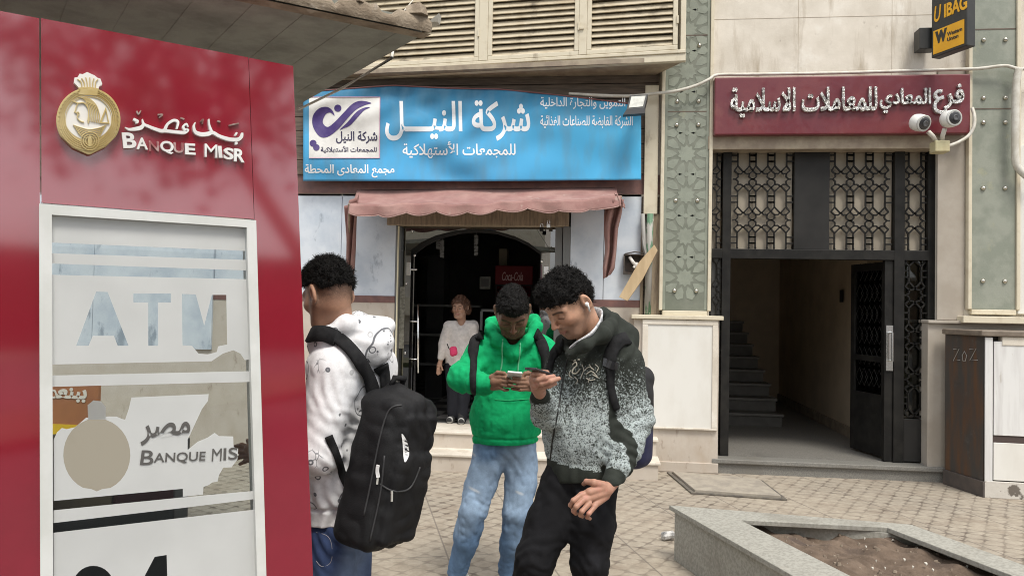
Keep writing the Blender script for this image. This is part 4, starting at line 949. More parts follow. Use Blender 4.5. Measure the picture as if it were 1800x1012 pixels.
circ = [A3(490+108*cos(a), 1070+108*sin(a)) for a in np.linspace(0, 2*pi, 32, endpoint=False)]
sail = [A3(*p) for p in ((745, 1080), (762, 1010), (812, 915), (875, 905), (880, 1080))]
lowb = [ext(fi[0], fb[0], .125), ext(fi[1], fb[1], .125)]
filmpiece([[A3(281, 790), A3(948, 712), A3(1336, 668), (lowb[1][0], .125), (lowb[0][0], .125)], circ, sail])
dkk = mat('dark_film_print', (.10, .095, .09), .5)
def ktext(s, x0, y0, x1, y1, m, parent, bold, o, depth, ar=False, name='lettering', shear=0, slope=0):
    p0 = ks(x0, y1); p1 = ks(x1, y1+slope); p2 = ks(x0, y0)
    U = np.array(kpt(*p1))-np.array(kpt(*p0)); w_ = np.linalg.norm(U); U /= w_; V = np.cross(KN, U); h_ = p2[1]-p0[1]
    return obj(name, text_mb(s, kpt(p0[0], p0[1], o), U, V, w_, h_, bold=bold, depth=depth, ar=ar, shear=shear), m, parent)
ktext('B', 247, 792, 269, 817, dkk, gp, .010, -.0083, .0008); ktext('ANQUE', 271, 797, 361, 816, dkk, gp, .010, -.0083, .0008, slope=-4); ktext('M', 373, 789, 390, 811, dkk, gp, 0, -.0083, .0008, slope=-1); ktext('IS', 394, 788, 418, 809, dkk, gp, .010, -.0083, .0008, slope=-2)
ktext('مصر', 249, 748, 334, 782, dkk, gp, .022, -.0083, .0008, ar=True, slope=-8)
# raised lettering and crest on the fascia
wl = mat('white_letter', (.80, .80, .78), .4, (.70, .68, .66), 14); wl2 = mat('weathered_letter', (.30, .10, .10), .5, (.55, .45, .43), 30)
def band(x): return 0
ktext('B', 217, 236, 238, 261, wl, KI, .028, .003, .014); ktext('A', 240, 244, 258, 263, wl, KI, .024, .003, .014, slope=1)
ktext('N', 262, 249, 278, 266, wl2, KI, .02, .003, .008, slope=1); ktext('Q', 281, 249, 303, 270, wl, KI, .024, .003, .014, slope=2)
ktext('U', 305, 252, 321, 269, wl2, KI, .02, .003, .012, slope=1); ktext('E', 325, 254, 341, 272, wl, KI, .028, .003, .014, slope=1)
ktext('M', 358, 254, 380, 277, wl, KI, .0, .003, .014, slope=2); ktext('I', 384, 259, 388, 278, wl, KI, .028, .003, .014); ktext('S', 392, 261, 407, 280, wl, KI, .028, .003, .014, slope=2); ktext('R', 410, 263, 426, 284, wl, KI, .028, .003, .014, slope=2)
def S1(x, y): return ks(80+x/4.737, 110+y/4.737)
def stroke(P, wd, n_=5):
    """calligraphic stroke: variable-width ribbon polygon along pixel points (zoomed)"""
    C_ = cr_path(P, n_, closed=False); W_ = np.interp(np.linspace(0, 1, len(C_)), np.linspace(0, 1, len(wd)), wd); L_, R_ = [], []
    for i in range(len(C_)):
        a, b = np.array(C_[max(0, i-1)]), np.array(C_[min(len(C_)-1, i+1)]); d_ = (b-a)/(np.linalg.norm(b-a)+1e-9); nn = np.array([-d_[1], d_[0]])
        L_.append(tuple(np.array(C_[i])+nn*W_[i]/2)); R_.append(tuple(np.array(C_[i])-nn*W_[i]/2))
    return L_+R_[::-1]
ar_st = [stroke([(1630, 592), (1622, 625), (1590, 648), (1520, 645), (1440, 620), (1385, 590), (1350, 600), (1290, 605), (1240, 585), (1228, 540), (1240, 505)], [14, 26, 30, 30, 26, 26, 34, 34, 28, 18, 6]),
         stroke([(1352, 478), (1356, 530), (1378, 590)], [10, 16, 24]), stroke([(1570, 615), (1585, 590)], [14, 14]),
         stroke([(1180, 545), (1165, 520), (1140, 540), (1150, 565), (1178, 570), (1150, 590), (1090, 588), (1020, 580), (960, 575)], [10, 16, 18, 20, 22, 26, 26, 26, 26]),
         stroke([(1085, 560), (1095, 505), (1060, 490), (1010, 520), (985, 570), (960, 578), (900, 560), (850, 540), (812, 520), (800, 480)], [14, 22, 22, 22, 26, 28, 26, 24, 20, 8]),
         stroke([(812, 520), (790, 550), (740, 562), (690, 565), (655, 548)], [24, 34, 30, 20, 4]), stroke([(725, 480), (760, 500), (742, 508)], [20, 26, 14])]
ks_polys = [[S1(*q) for q in p] for p in ar_st]
w = MB()
for i, p in enumerate(ks_polys): kplate([p], .016+.0004*i, .012, w)
dots = [[S1(1578+13*cos(a), 678+13*sin(a)) for a in np.linspace(0, 2*pi, 10, endpoint=False)]]
kplate(dots, .016, .012, w); obj('arabic_lettering', w, wl, KI)
w = MB()
for P_ in ([(1520, 530), (1560, 520), (1605, 512)], [(930, 440), (970, 440), (940, 465)], [(755, 410), (770, 435), (790, 405)], [(1425, 492), (1450, 500)], [(1120, 465), (1150, 478)], [(1285, 500), (1305, 480), (1300, 515)]):
    kplate([[S1(*q) for q in stroke(P_, [10, 12, 9])]], .012, .008, w)
obj('vowel_mark', w, mat('rusty_mark', (.16, .07, .055), .6, (.45, .35, .32), 30), KI)
gold = mat('gold_relief', (.62, .46, .19), .3, (.72, .58, .30), 12, metal=.55); ivory = mat('ivory_enamel', (.76, .74, .70), .35)
cxp, cyp = 352, 490
def el(rx, ry, n_=48, cx_=cxp, cy_=cyp): return [S1(cx_+rx*cos(a), cy_+ry*sin(a)) for a in np.linspace(0, 2*pi, n_, endpoint=False)]
def shield(k):
    pts = [(cxp+265*k*cos(a), cyp+265*k*sin(a)) for a in np.linspace(pi*.83, pi*2.17, 36)]
    return [S1(*p) for p in pts+[(cxp+265*k*.55, cyp+265*k*.83), (cxp+20*k, cyp+282*k), (cxp-5*k, cyp+284*k), (cxp-265*k*.5, cyp+265*k*.86)]]
w = MB(); kplate([shield(1.0)], .022, .018, w); cr_ = obj('crest', w, gold, KI, bevel=.002)
w = MB(); kplate([el(195, 185, cy_=470)], .0235, .0014, w); obj('enamel_disc', w, ivory, cr_)
w = MB()
for r_ in (255, 238, 222, 207, 193): kplate([el(r_, r_), el(r_-5, r_-5)], .0262, .004, w)
for k in range(44):
    a = 2*pi*k/44
    if abs(a-1.5*pi) < .35 or abs(a-.5*pi) < .55: continue
    c_ = (cxp+247*cos(a), cyp+247*sin(a)); kplate([[S1(c_[0]+(6*cos(b_))*cos(a)-14*sin(b_)*sin(a), c_[1]+6*cos(b_)*sin(a)+14*sin(b_)*cos(a)) for b_ in np.linspace(0, 2*pi, 8, endpoint=False)]], .0275, .004, w)
kplate([[S1(*p) for p in ((265, 285), (290, 240), (430, 240), (425, 290))]], .0275, .008, w)
face = [(208, 335), (235, 345), (262, 360), (250, 385), (245, 415), (238, 428), (256, 436), (262, 455), (258, 470), (270, 490), (290, 505), (315, 512)]
kplate([[S1(*q) for q in stroke(face, [8, 9, 8, 8])]], .0275, .004, w); kplate([[S1(*q) for q in stroke([(262, 425), (275, 440), (268, 460)], [7, 8, 5])]], .0275, .004, w)
for k in range(7): kplate([[S1(*q) for q in stroke([(270+k*14, 300+k*2), (330+k*14, 335+k*6), (352+k*15, 420+k*6), (345+k*14, 500+k*3)], [6, 8, 8, 6])]], .0275, .004, w)
kplate([[S1(*q) for q in stroke([(215, 330), (262, 355), (310, 352), (340, 380), (352, 420), (350, 520)], [9, 10, 10, 10])]], .0277, .004, w)
kplate([[S1(*p) for p in ((440, 520), (495, 385), (525, 525))], [S1(*p) for p in ((462, 512), (495, 420), (512, 515))]], .0275, .004, w)
for k in range(6): kplate([[S1(*q) for q in stroke([(225+k*8, 535+k*12), (300, 560+k*14), (360, 572+k*15), (440, 560+k*14), (500-k*8, 535+k*12)], [6, 6])]], .0275, .004, w)
for r_ in (78, 58, 40): kplate([el(r_, r_, 28, 362, 668), el(r_-7, r_-7, 28, 362, 668)], .030, .006, w)
kplate([[S1(*p) for p in ((345, 650), (362, 615), (380, 650), (375, 715), (350, 715))]], .031, .006, w)
obj('crest_relief', w, gold, cr_)
w = MB()
fan = [(283, 232), (232, 180), (238, 140), (262, 138), (280, 108), (305, 112), (342, 94), (380, 112), (402, 120), (425, 140), (452, 150), (468, 195), (440, 215), (434, 240)]
kplate([[S1(*p) for p in fan]], .020, .016, w); obj('lotus_fan', w, ivory, cr_, bevel=.002)
w = MB()
for k in range(6): kplate([[S1(*q) for q in stroke([(300+k*22, 232), (292+k*24, 180), (262+k*34, 135-abs(2.5-k)*-8)], [9, 9, 7])]], .023, .004, w)
kplate([[S1(*q) for q in stroke([(270, 232), (350, 226), (436, 240)], [14, 14])]], .0235, .004, w)
obj('lotus_rib', w, gold, cr_)
# remaining walls of the kiosk (behind and left of the picture)
w = MB(); w.prism([kpt(-1.41, .02, -.12), kpt(-1.30, .02, -.12), kpt(-1.30, .02, -1.5), kpt(-1.41, .02, -1.5)], [kpt(-1.41, TOPZ, -.12), kpt(-1.30, TOPZ, -.12), kpt(-1.30, TOPZ, -1.5), kpt(-1.41, TOPZ, -1.5)]); obj('end_wall', w, redp, KI, bevel=.004)
# the machine inside
AM = thing('cash_machine', 'dark maroon cash machine cabinet standing behind the kiosk glass', 'cash machine', kpt(-.63, 0, -.45))
mar = mat('dark_maroon', (.075, .022, .028), .4); dkg = mat('machine_grey', (.05, .05, .052), .4); brn = mat('machine_tan', (.20, .15, .10), .5)
def kbox(mb, s0, s1, z0, z1, o0, o1): return mb.prism([kpt(s0, z0, o0), kpt(s1, z0, o0), kpt(s1, z0, o1), kpt(s0, z0, o1)], [kpt(s0, z1, o0), kpt(s1, z1, o0), kpt(s1, z1, o1), kpt(s0, z1, o1)])
obj('cabinet_body', kbox(MB(), -.52, -.335, .0, 1.14, -.70, -.27), mar, AM, bevel=.01)
obj('side_cover', kbox(MB(), -1.1, -.522, .0, 1.11, -.70, -.28), brn, AM, bevel=.01)
obj('base_unit', kbox(MB(), -1.1, -.335, .0, .92, -.265, -.25), dkg, AM, bevel=.006)
obj('edge_post', kbox(MB(), -.334, -.285, .0, 1.13, -.5, -.29), mat('machine_mid', (.17, .16, .155), .5), AM, bevel=.006)
# orange advert seen through the glass
AD = thing('advert_board', 'orange advert board with white Arabic word seen through the kiosk glass', 'advert board', atY(128, 760, 5.6))
x0, x1, z0, z1 = RX(70, 668, 172, 775, 5.6)
org = mat('advert_orange', (.40, .155, .06), .5, (.34, .13, .055), 5)
w = MB(); w.box(x0, x1, 5.6, 5.63, z0, z1+.02); w.box((x0+x1)/2-.03, (x0+x1)/2+.03, 5.6, 5.63, .0, z0); obj('board', w, org, AD)
w = MB(); w.box(x0, x1-.12, 5.594, 5.599, z0, z0+.13); obj('yellow_strip', w, mat('advert_yellow', (.72, .46, .02), .5), AD)
obj('lettering', text_mb('ببنعم', (x0+.06, 5.598, z0+.28), (1, 0, 0), (0, 0, 1), x1-x0-.16, .13, depth=.004, bold=.04, ar=True), mat('advert_white', (.75, .70, .62), .5), AD)
w = MB()
for i, (px, wd) in enumerate(((205, .22),)):
    pass

# ------------------------------------------------------------------ canopy over the kiosk
CN = thing('canopy', 'grey ribbed canopy with broken brown edge over the red kiosk', 'canopy', kpt(-.5, 2.8, -.8))
ZC = 2.605
tip = atZ(742, 62, ZC); e1 = atZ(515, 190, ZC); dB = (e1-tip); LB = np.linalg.norm(dB); dB /= LB; dA2 = -(atZ(742, 62, ZC)-atZ(440, 0, ZC)); dA2[2] = 0; dA2 /= np.linalg.norm(dA2)
def cp(a, b, z): q = tip+dA2*a+dB*b; return (q[0], q[1], z)
under = mat('canopy_underside', (.32, .33, .29), .75, (.21, .215, .185), 5, lo=.42, hi=.65, stains=[((.12, .11, .09), 2.2, .62, .8)], bump=.1, bscale=90, fine=.05)
w = MB(); LA2, LB2 = 3.4, 2.6; nrib = 40
for i in range(nrib):
    a0, a1 = LA2*i/nrib, LA2*(i+1)/nrib; zz_ = ZC+(.006 if i % 2 else 0)
    wd = .0012 if i < 18 else .008
    w.prism([cp(a0, 0, ZC+(.0 if i % 2 == 0 else wd)), cp(a1, 0, ZC+(.0 if i % 2 == 0 else wd)), cp(a1, LB2, ZC+(.0 if i % 2 == 0 else wd)), cp(a0, LB2, ZC+(.0 if i % 2 == 0 else wd))], [cp(a0, 0, ZC+.06), cp(a1, 0, ZC+.06), cp(a1, LB2, ZC+.06), cp(a0, LB2, ZC+.06)])
obj('roof_sheet', w, under, CN)
crust = mat('crumbling_edge', (.36, .295, .22), .9, (.22, .17, .12), 9, detail=9, lo=.4, hi=.6, stains=[((.50, .44, .36), 7, .62, .7), ((.10, .07, .05), 14, .62, .75)], bump=.9, bscale=30)
rr = random.Random(8); w = MB()
def edge(u, v):
    a = -.02+u*3.4; q = np.array(cp(a, -.03-.03*v*(1-v), 0)); nzv = .012*sin(a*31)+.010*sin(a*67+1)+.008*sin(a*143)
    return (q[0], q[1], ZC+.004+(.052+.012*a+nzv)*v)
w.grid(edge, 160, 5)
def edget(u, v):
    a = -.02+u*3.4; nzv = .012*sin(a*31)+.010*sin(a*67+1)+.008*sin(a*143); q = np.array(cp(a, -.03+.35*v, 0)); return (q[0], q[1], ZC+.004+.052+.012*a+nzv*(1-v)+.01*v)
w.grid(edget, 160, 4); w.grid(lambda u, v: cp(-.02+u*3.4, -.03+.06*v, ZC-.002), 60, 1)
obj('broken_edge', w, crust, CN, smooth=False)
for a in (.03, .26, .5, .95):
    w = MB()
    q = np.array(cp(a, -.02, ZC+.06)); h_ = rr.uniform(.03, .07); r_ = rr.uniform(.03, .06)
    pts = [q+np.array([r_*cos(t_)*rr.uniform(.6, 1.2), r_*sin(t_)*.6, 0]) for t_ in np.linspace(0, 2*pi, 6, endpoint=False)]
    w.prism(pts, [p*.6+q*.4+np.array([rr.uniform(-.02, .02), 0, h_*rr.uniform(.6, 1.2)]) for p in pts]); obj('rubble', w, crust, CN)
q = np.array(cp(-.01, -.02, ZC+.045)); w = MB(); w.prism([q, q+np.array([.045, -.01, .028]), q+np.array([.038, 0, .0])], [q+np.array([0, .06, .0]), q+np.array([.045, .03, .03]), q+np.array([.038, .04, .003])]); obj('bent_flashing', w, M['cable'], CN)
w = MB()
for a, b in ((1.5, 1.9), (3.2, 1.9)): w.tube([cp(a, b, 0), cp(a, b, ZC)], .04, 10)
obj('post', w, mat('post_grey', (.25, .25, .24), .5), CN)
w = MB()
pts = [atZ(522, 191, 2.72), atZ(556, 168, 2.74), atZ(592, 143, 2.76)]; w.tube([cp(-.005, LB*.95, ZC-.02), cp(-.01, LB*.55, ZC-.03), cp(-.012, LB*.2, ZC-.015), atY(700, 32, 7.0), atY(735, -10, 7.3)], .006, 7)
setp(obj('hanging_cable', w, M['cable'], None, cp(0, .5, ZC), smooth=True), 'white cable running along the canopy edge up to the shutters', 'cable')

# ------------------------------------------------------------------ floodlight
zc_ = atY(1117, 183, 7.55)
FL = thing('floodlight', 'square black floodlight at the right end of the blue banner', 'floodlight', zc_)
blk = mat('black_plastic', (.02, .02, .022), .5)
c4 = [atY(1101, 193, 7.50), atY(1133, 190, 7.50), atY(1139, 166, 7.60), atY(1107, 168, 7.60)]
w = MB(); back = [p+np.array([.0, .07, -.05]) for p in c4]; w.prism(c4, back); obj('housing', w, blk, FL, bevel=.004)
cm = sum(c4)/4; inn4 = [p+(cm-p)*.22+np.array([0, -.004, .001]) for p in c4]; w = MB(); w.prism(inn4, [p+np.array([0, .003, 0]) for p in inn4]); obj('lens', w, mat('lamp_lens', (.55, .55, .50), .15, (.42, .42, .38), 20), FL)
w = MB(); q4 = [atY(1095, 202, 7.49), atY(1134, 199, 7.49)]; w.prism([c4[0], c4[1], c4[1]+np.array([0, .05, 0]), c4[0]+np.array([0, .05, 0])], [q4[0], q4[1], q4[1]+np.array([0, .09, 0]), q4[0]+np.array([0, .09, 0])]); obj('lower_case', w, blk, FL)
w = MB(); w.tube([cm+np.array([0, .08, 0]), cm+np.array([.02, .35, .02])], .02, 8); obj('bracket_arm', w, blk, FL)

# ------------------------------------------------------------------ cameras and cables
def cctv(px, py, lx, ly, r, lab):
    c_ = atY(px, py, 7.62); l_ = atY(lx, ly, 7.50); ax = (l_-c_); ax /= np.linalg.norm(ax)
    T_ = thing('security_camera', lab, 'security camera', c_, 'security cameras over the gate')
    o = c_-ax*r*1.05
    w = MB(); w.lathe(o, ax, [(.02, 0), (r*.72, .008), (r*.95, r*.35), (r*1.02, r*.9), (r*1.0, r*1.35), (r*.90, r*1.7), (r*.74, r*1.78)], 28); obj('housing', w, mat('camera_white', (.74, .74, .71), .35), T_, smooth=True)
    w = MB(); w.lathe(o+ax*r*1.70, ax, [(r*.74, 0), (r*.73, r*.12), (r*.66, r*.17), (r*.40, r*.21), (.002, r*.22)], 24); obj('face_glass', w, mat('camera_glass', (.035, .035, .038), .15), T_, smooth=True)
    w = MB(); w.lathe(o+ax*r*1.90, ax, [(r*.34, 0), (r*.34, r*.10), (r*.26, r*.13), (r*.20, r*.06), (.002, r*.10)], 20); obj('lens_ring', w, mat('camera_lens', (.09, .09, .095), .3), T_, smooth=True)
    w = MB(); w.lathe(o+ax*r*1.60, ax, [(r*.90, 0), (r*.97, r*.03), (r*.97, r*.14), (r*.80, r*.19), (r*.76, r*.10)], 28); obj('rim', w, mat('camera_rim', (.50, .50, .48), .4), T_, smooth=True)
    return T_, c_
jb = atY(1655, 257, 7.70)
t1, c1 = cctv(1617, 216, 1636, 219, .080, 'white dome security camera, the lower one beside the red sign')
t2, c2 = cctv(1671, 209, 1687, 205, .080, 'white dome security camera, the higher one at the corner of the red sign')
pc = mat('camera_arm', (.60, .57, .50), .5)
w = MB(); w.tube([atY(1632, 232, 7.66), atY(1640, 240, 7.68), atY(1646, 250, 7.71)], .022, 8); obj('arm', w, pc, t1, smooth=True)
w = MB(); w.tube([atY(1661, 226, 7.66), atY(1657, 238, 7.69), atY(1655, 250, 7.71)], .022, 8); obj('arm', w, pc, t2, smooth=True)
a0, a1, b0, b1 = RX(1641, 248, 1667, 268, 7.70); w = MB(); w.box(a0, a1, 7.66, 7.80, b0, b1); o = obj('junction_box', w, mat('yellowed_plastic', (.58, .53, .32), .5, (.48, .42, .25), 10), None, ((a0+a1)/2, 7.73, b0), bevel=.01); setp(o, 'yellowed square junction box below the two security cameras', 'junction box')
def cable(pts, r, lab):
    P = cr_path([tuple(atY(*p)) for p in pts], 6, closed=False); w = MB(); w.tube(P, r, 8); o = obj('cable', w, M['cable'], None, P[0], smooth=True); setp(o, lab, 'cable', 'white cables on the front wall'); return o
cable([(1000, 165, 7.86), (1060, 168, 7.84), (1110, 169, 7.84), (1150, 165, 7.82), (1190, 160, 7.80), (1225, 150, 7.80), (1246, 140, 7.80), (1262, 132, 7.86), (1320, 131, 7.90), (1450, 129, 7.90), (1560, 126, 7.90), (1660, 123, 7.86), (1720, 121, 7.84), (1765, 116, 7.82), (1790, 121, 7.82), (1830, 122, 7.82)], .016, 'long white cable running from the floodlight along the top of the red sign')
cable([(1791, 121, 7.80), (1786, 150, 7.80), (1785, 220, 7.80), (1785, 280, 7.80), (1792, 298, 7.80), (1815, 318, 7.80)], .034, 'thick white cable dropping down the right pilaster')
cable([(1666, 257, 7.70), (1685, 250, 7.74), (1703, 238, 7.76), (1712, 222, 7.76), (1713, 205, 7.78), (1709, 190, 7.82)], .016, 'thin white cable curling from the junction box up the sign edge')

# ------------------------------------------------------------------ pipe, open switch box, plank
PI = thing('wall_pipe', 'peeling green and grey pipe standing beside the left pilaster', 'pipe', atY(1140, 552, 7.93))
gp_ = mat('peeling_paint', (.36, .35, .32), .6, (.10, .20, .12), 7, lo=.5, hi=.56, stretch=(1.5, 1.5, .5), stains=[((.62, .60, .55), 9, .62, .66)])
w = MB(); w.tube([atY(1143, 376, 7.92), atY(1141, 460, 7.92), atY(1138, 552, 7.92)], .035, 10); obj('tube', w, gp_, PI, smooth=True)
w = MB(); w.tube([atY(1130, 376, 7.93), atY(1132, 430, 7.92), atY(1139, 470, 7.9)], .022, 8); w.tube([atY(1140, 462, 7.9), atY(1136, 450, 7.88), atY(1131, 430, 7.9), atY(1128, 400, 7.93)], .008, 6); obj('conduit', w, mat('grey_conduit', (.32, .31, .29), .6), PI, smooth=True)
SW = thing('switch_box', 'open rusty switch box hanging on the marble wall', 'switch box', atY(1112, 465, 7.95))
a0, a1, b0, b1 = RX(1096, 447, 1132, 482, 7.95); dm = mat('box_dark', (.05, .045, .04), .7, (.12, .09, .07), 20)
w = MB(); w.box(a0, a1, 7.975, 7.99, b0, b1); w.box(a0, a0+.012, 7.90, 7.975, b0, b1); w.box(a0, a1, 7.90, 7.975, b1-.012, b1-.0005); w.box(a0+.013, a1, 7.90, 7.974, b0, b0+.012); obj('case', w, dm, SW)
w = MB(); c_ = atY(1112, 462, 7.93); w.tube([c_+np.array([-.03, 0, .06]), c_+np.array([0, -.02, .01]), c_+np.array([.04, -.01, -.03])], .018, 8); w.tube([c_+np.array([.05, 0, .0]), c_+np.array([.01, -.02, -.05])], .014, 8); obj('porcelain_fuse', w, ivory, SW)
w = MB(); w.tube([c_+np.array([-.08, -.02, .09]), c_+np.array([.02, -.05, .11]), c_+np.array([.10, -.03, .10]), c_+np.array([.13, 0, .02])], .006, 6); obj('loose_wire', w, dm, SW)
pl4 = [(1088, 522), (1103, 529), (1130, 490), (1156, 440), (1150, 430), (1122, 462)]
w = MB(); P4 = [atY(x, y, 7.70+.10*(540-y)/110) for x, y in pl4]; w.prism(P4, [p+np.array([.004, .03, 0]) for p in P4]); o = obj('cardboard_strip', w, mat('tan_board', (.50, .38, .23), .8, (.42, .31, .18), 5, stretch=(3, 3, .6)), None, P4[0], bevel=.003); setp(o, 'tan strip of board leaning across the switch box', 'board')

# ------------------------------------------------------------------ stained cabinet at the right
UC = thing('stone_cabinet', 'white stone-fronted cabinet with rusty brown side at the right edge', 'cabinet', (3.6, 7.6, 0))
sA, sB = np.array([3.31, 7.82, 0]), np.array([3.43, 7.32, 0]); HT = atY(1662, 574, 7.82)[2]-.02
fd = np.array([1.0, -.06, 0]); fd /= np.linalg.norm(fd)
def ub(mb, q0, q1, q2, q3, z0, z1): return mb.prism([(*q[:2], z0) for q in (q0, q1, q2, q3)], [(*q[:2], z1) for q in (q0, q1, q2, q3)])
bk_ = np.array([0, .45, 0])
w = ub(MB(), sA, sB+(sA-sB)*.03+fd*.004, sB+fd*1.5+np.array([0, .55, 0]), sA+fd*1.5, .14, HT-.05); obj('side_slab', w, M['rust'], UC, bevel=.004)
w = ub(MB(), sA-fd*.015, sB-fd*.015-np.array([0, .02, 0]), sB+fd*.25, sA+fd*.2, 0, .14); obj('skirting', w, mat('dark_skirting', (.07, .06, .055), .6, (.10, .08, .07), 8), UC, bevel=.004)
nf = np.array([fd[1], -fd[0], 0])
def fr(mb, a, b, z0, z1, o0, o1): return ub(mb, sB+fd*a+nf*o0, sB+fd*b+nf*o0, sB+fd*b+nf*o1, sB+fd*a+nf*o1, z0, z1)
zA, zB_, zC_ = atY(1760, 772, 7.3)[2], atY(1760, 846, 7.3)[2], atY(1760, 600, 7.3)[2]
wpn = mat('stained_white', (.70, .70, .69), .5, (.58, .57, .56), 3.5, lo=.42, hi=.66, stretch=(4, 4, .4), stains=[((.36, .31, .25), 7, .66, .8, (2, 2, .5))], bump=.05)
obj('front_panel', fr(MB(), .075, 1.5, zA+.035, zC_, 0, .012), wpn, UC, bevel=.003)
obj('front_panel', fr(MB(), .075, 1.5, zB_+.01, zA-.03, 0, .010), M['white_panel'], UC, bevel=.003)
obj('front_post', fr(MB(), .002, .065, .1, HT-.06, .001, .018), wpn, UC, bevel=.004)
w = fr(MB(), .0, 1.5, 0, zB_, .0, .02); obj('base_stone', w, mat('base_stone', (.55, .52, .47), .8, (.14, .12, .10), 9, lo=.55, hi=.62, bump=.3), UC, bevel=.004)
obj('shadow_gap', fr(MB(), .07, 1.5, zA-.03, zA+.035, -.03, .002), mat('gap_dark', (.07, .05, .045), .8), UC)
w = MB(); q0, q1 = sA-fd*.03, sB-fd*.035+nf*.04
ub(w, q0, q1, sB+fd*1.5+nf*.04, sA+fd*1.5, HT-.05, HT); obj('top_ledge', w, mat('ledge_brown', (.14, .11, .085), .5, (.22, .18, .14), 6), UC, bevel=.008)
obj('upper_cornice', fr(MB(), .14, 1.5, HT-.13, HT-.051, -.2, .02), M['limestone'], UC, bevel=.006)
w = MB(); rd = (sB-sA)/np.linalg.norm(sB-sA); nr = np.array([rd[1], -rd[0], 0]); nr = nr if nr[0] < 0 else -nr
def sc(u, z): p = sA+rd*u+nr*.004; return (p[0], p[1], z)
zz0 = HT-.32
for st_ in ([(.12, .13), (.20, .14), (.12, .02), (.21, .035)], [(.27, .12), (.24, .08), (.25, .03), (.28, .03), (.30, .08), (.27, .12)], [(.33, .14), (.42, .155), (.34, .04), (.44, .05)]): w.tube([sc(u, zz0+z) for u, z in st_], .0035, 5)
obj('scratched_letters', w, mat('scratch', (.34, .33, .31), .8), UC)

# ------------------------------------------------------------------ planter
PL = thing('stone_planter', 'speckled stone planter kerb round a bed of dry soil', 'planter', (1.3, 4.3, 0))
ZP = .34
def pg(x, y, z=ZP): p = atZ(x, y, z); return p[:2]
oL, oR = pg(1176, 887), pg(1602, 921); iL, iR = pg(1302, 913), pg(1559, 926)
dl = pg(1396, 1012)-oL; dl /= np.linalg.norm(dl); drt = pg(1800, 992)-oR; drt /= np.linalg.norm(drt)
dil = pg(1504, 1012)-pg(1333, 928); dil /= np.linalg.norm(dil); dir_ = pg(1784, 1012)-iR; dir_ /= np.linalg.norm(dir_)
LN = 2.9
oLb, oRb, iLb, iRb = oL+dl*LN, oR+drt*LN, iL+dl*(LN-.4), iR+dir_*(LN-.5)
def ring(mb, quad, z0, z1): mb.prism([(*q, z0) for q in quad], [(*q, z1) for q in quad])
def stone(name, quad): w = MB(); ring(w, quad, ZP-.03, ZP); return obj(name, w, M['granite'], PL, bevel=.004)
stone('coping', [oL, iL, iLb, oLb]); stone('coping', [oL+(oR-oL)*.003, oR, iR, iL]); stone('coping', [oR, oRb, iRb, iR]); stone('coping', [oLb, iLb, iRb, oRb])
ins = .028; c0 = (oL+oR+oLb+oRb)/4
sh_ = lambda q, k: q+(c0-q)/np.linalg.norm(c0-q)*k
w = MB()
for a, b in ((oL, oLb), (oLb, oRb), (oRb, oR), (oR, oL)): ring(w, [sh_(a, .05), sh_(b, .05), sh_(b, .13), sh_(a, .13)], 0, ZP-.031)
obj('kerb_wall', w, M['granite'], PL, bevel=.003)
w = MB(); ins_ = [sh_(oL, .10), sh_(oR, .10), sh_(oRb, .10), sh_(oLb, .10)]
def soil(u, v):
    a = ins_[0]+(ins_[1]-ins_[0])*u; b = ins_[3]+(ins_[2]-ins_[3])*u; p = a+(b-a)*v
    return (p[0], p[1], ZP-.085+.018*sin(p[0]*9+p[1]*5)+.012*sin(p[0]*23-p[1]*17)+.008*sin(p[0]*51+p[1]*43))
w.grid(soil, 60, 110); so_ = obj('soil', w, M['soil'], PL, smooth=True); so_['kind'] = 'stuff'
rr = random.Random(5)
scr = mat('paper_scrap', (.55, .52, .46), .8, (.35, .32, .27), 60); 
spots = [(1478, 937, 0), (1520, 950, 0), (1570, 953, 0), (1522, 965, 0), (1612, 968, 0), (1590, 988, 0), (1628, 995, 0), (1540, 990, 0), (1534, 1003, 0), (1556, 1003, 0), (1605, 1001, 0), (1490, 996, 0), (1700, 1000, 0), (1640, 1006, 0)]
for i, (x, y, _) in enumerate(spots):
    p = atZ(x, y, ZP-.075); w = MB(); r_ = rr.uniform(.004, .009); k = rr.uniform(0, 6)
    pts = [p+np.array([r_*cos(k+a)*rr.uniform(.6, 1.3), r_*sin(k+a)*rr.uniform(.6, 1.3), .012+.006*sin(a*2)]) for a in (0, 1.3, 2.4, 3.6, 5)]
    w.prism(pts, [q+np.array([0, 0, .006]) for q in pts]); o = obj('litter_scrap', w, scr, None, p); setp(o, 'tiny white scrap of litter on the planter soil', 'litter', 'scraps of litter on the soil')
w = MB()
for i in range(500):
    u, v = rr.random(), rr.random()*.75; p = np.array(soil(u, v)); s_ = rr.choice((.004, .006, .009, .014))*rr.uniform(.7, 1.3)
    pts = [p+np.array([s_*cos(a)*rr.uniform(.6, 1.2), s_*sin(a)*rr.uniform(.6, 1.2), -.002]) for a in np.linspace(0, 5.2, 5)]
    w.prism(pts, [q*.6+p*.4+np.array([0, 0, s_*rr.uniform(.6, 1.1)]) for q in pts])
ob_ = obj('soil_crumbs', w, mat('clods', (.16, .12, .09), .95, (.26, .21, .16), 20), PL); ob_['kind'] = 'stuff'
p = atZ(1176, 950, .0); w = MB(); w.lathe(p+np.array([-.05, 0, .03]), (1, .3, .1), [(.02, 0), (.032, .01), (.028, .06), (.03, .08), (.012, .1)], 9); o = obj('crushed_cup', w, mat('cup', (.55, .54, .52), .5, (.12, .12, .12), 25), None, p); setp(o, 'crushed pale cup lying beside the planter corner', 'litter')
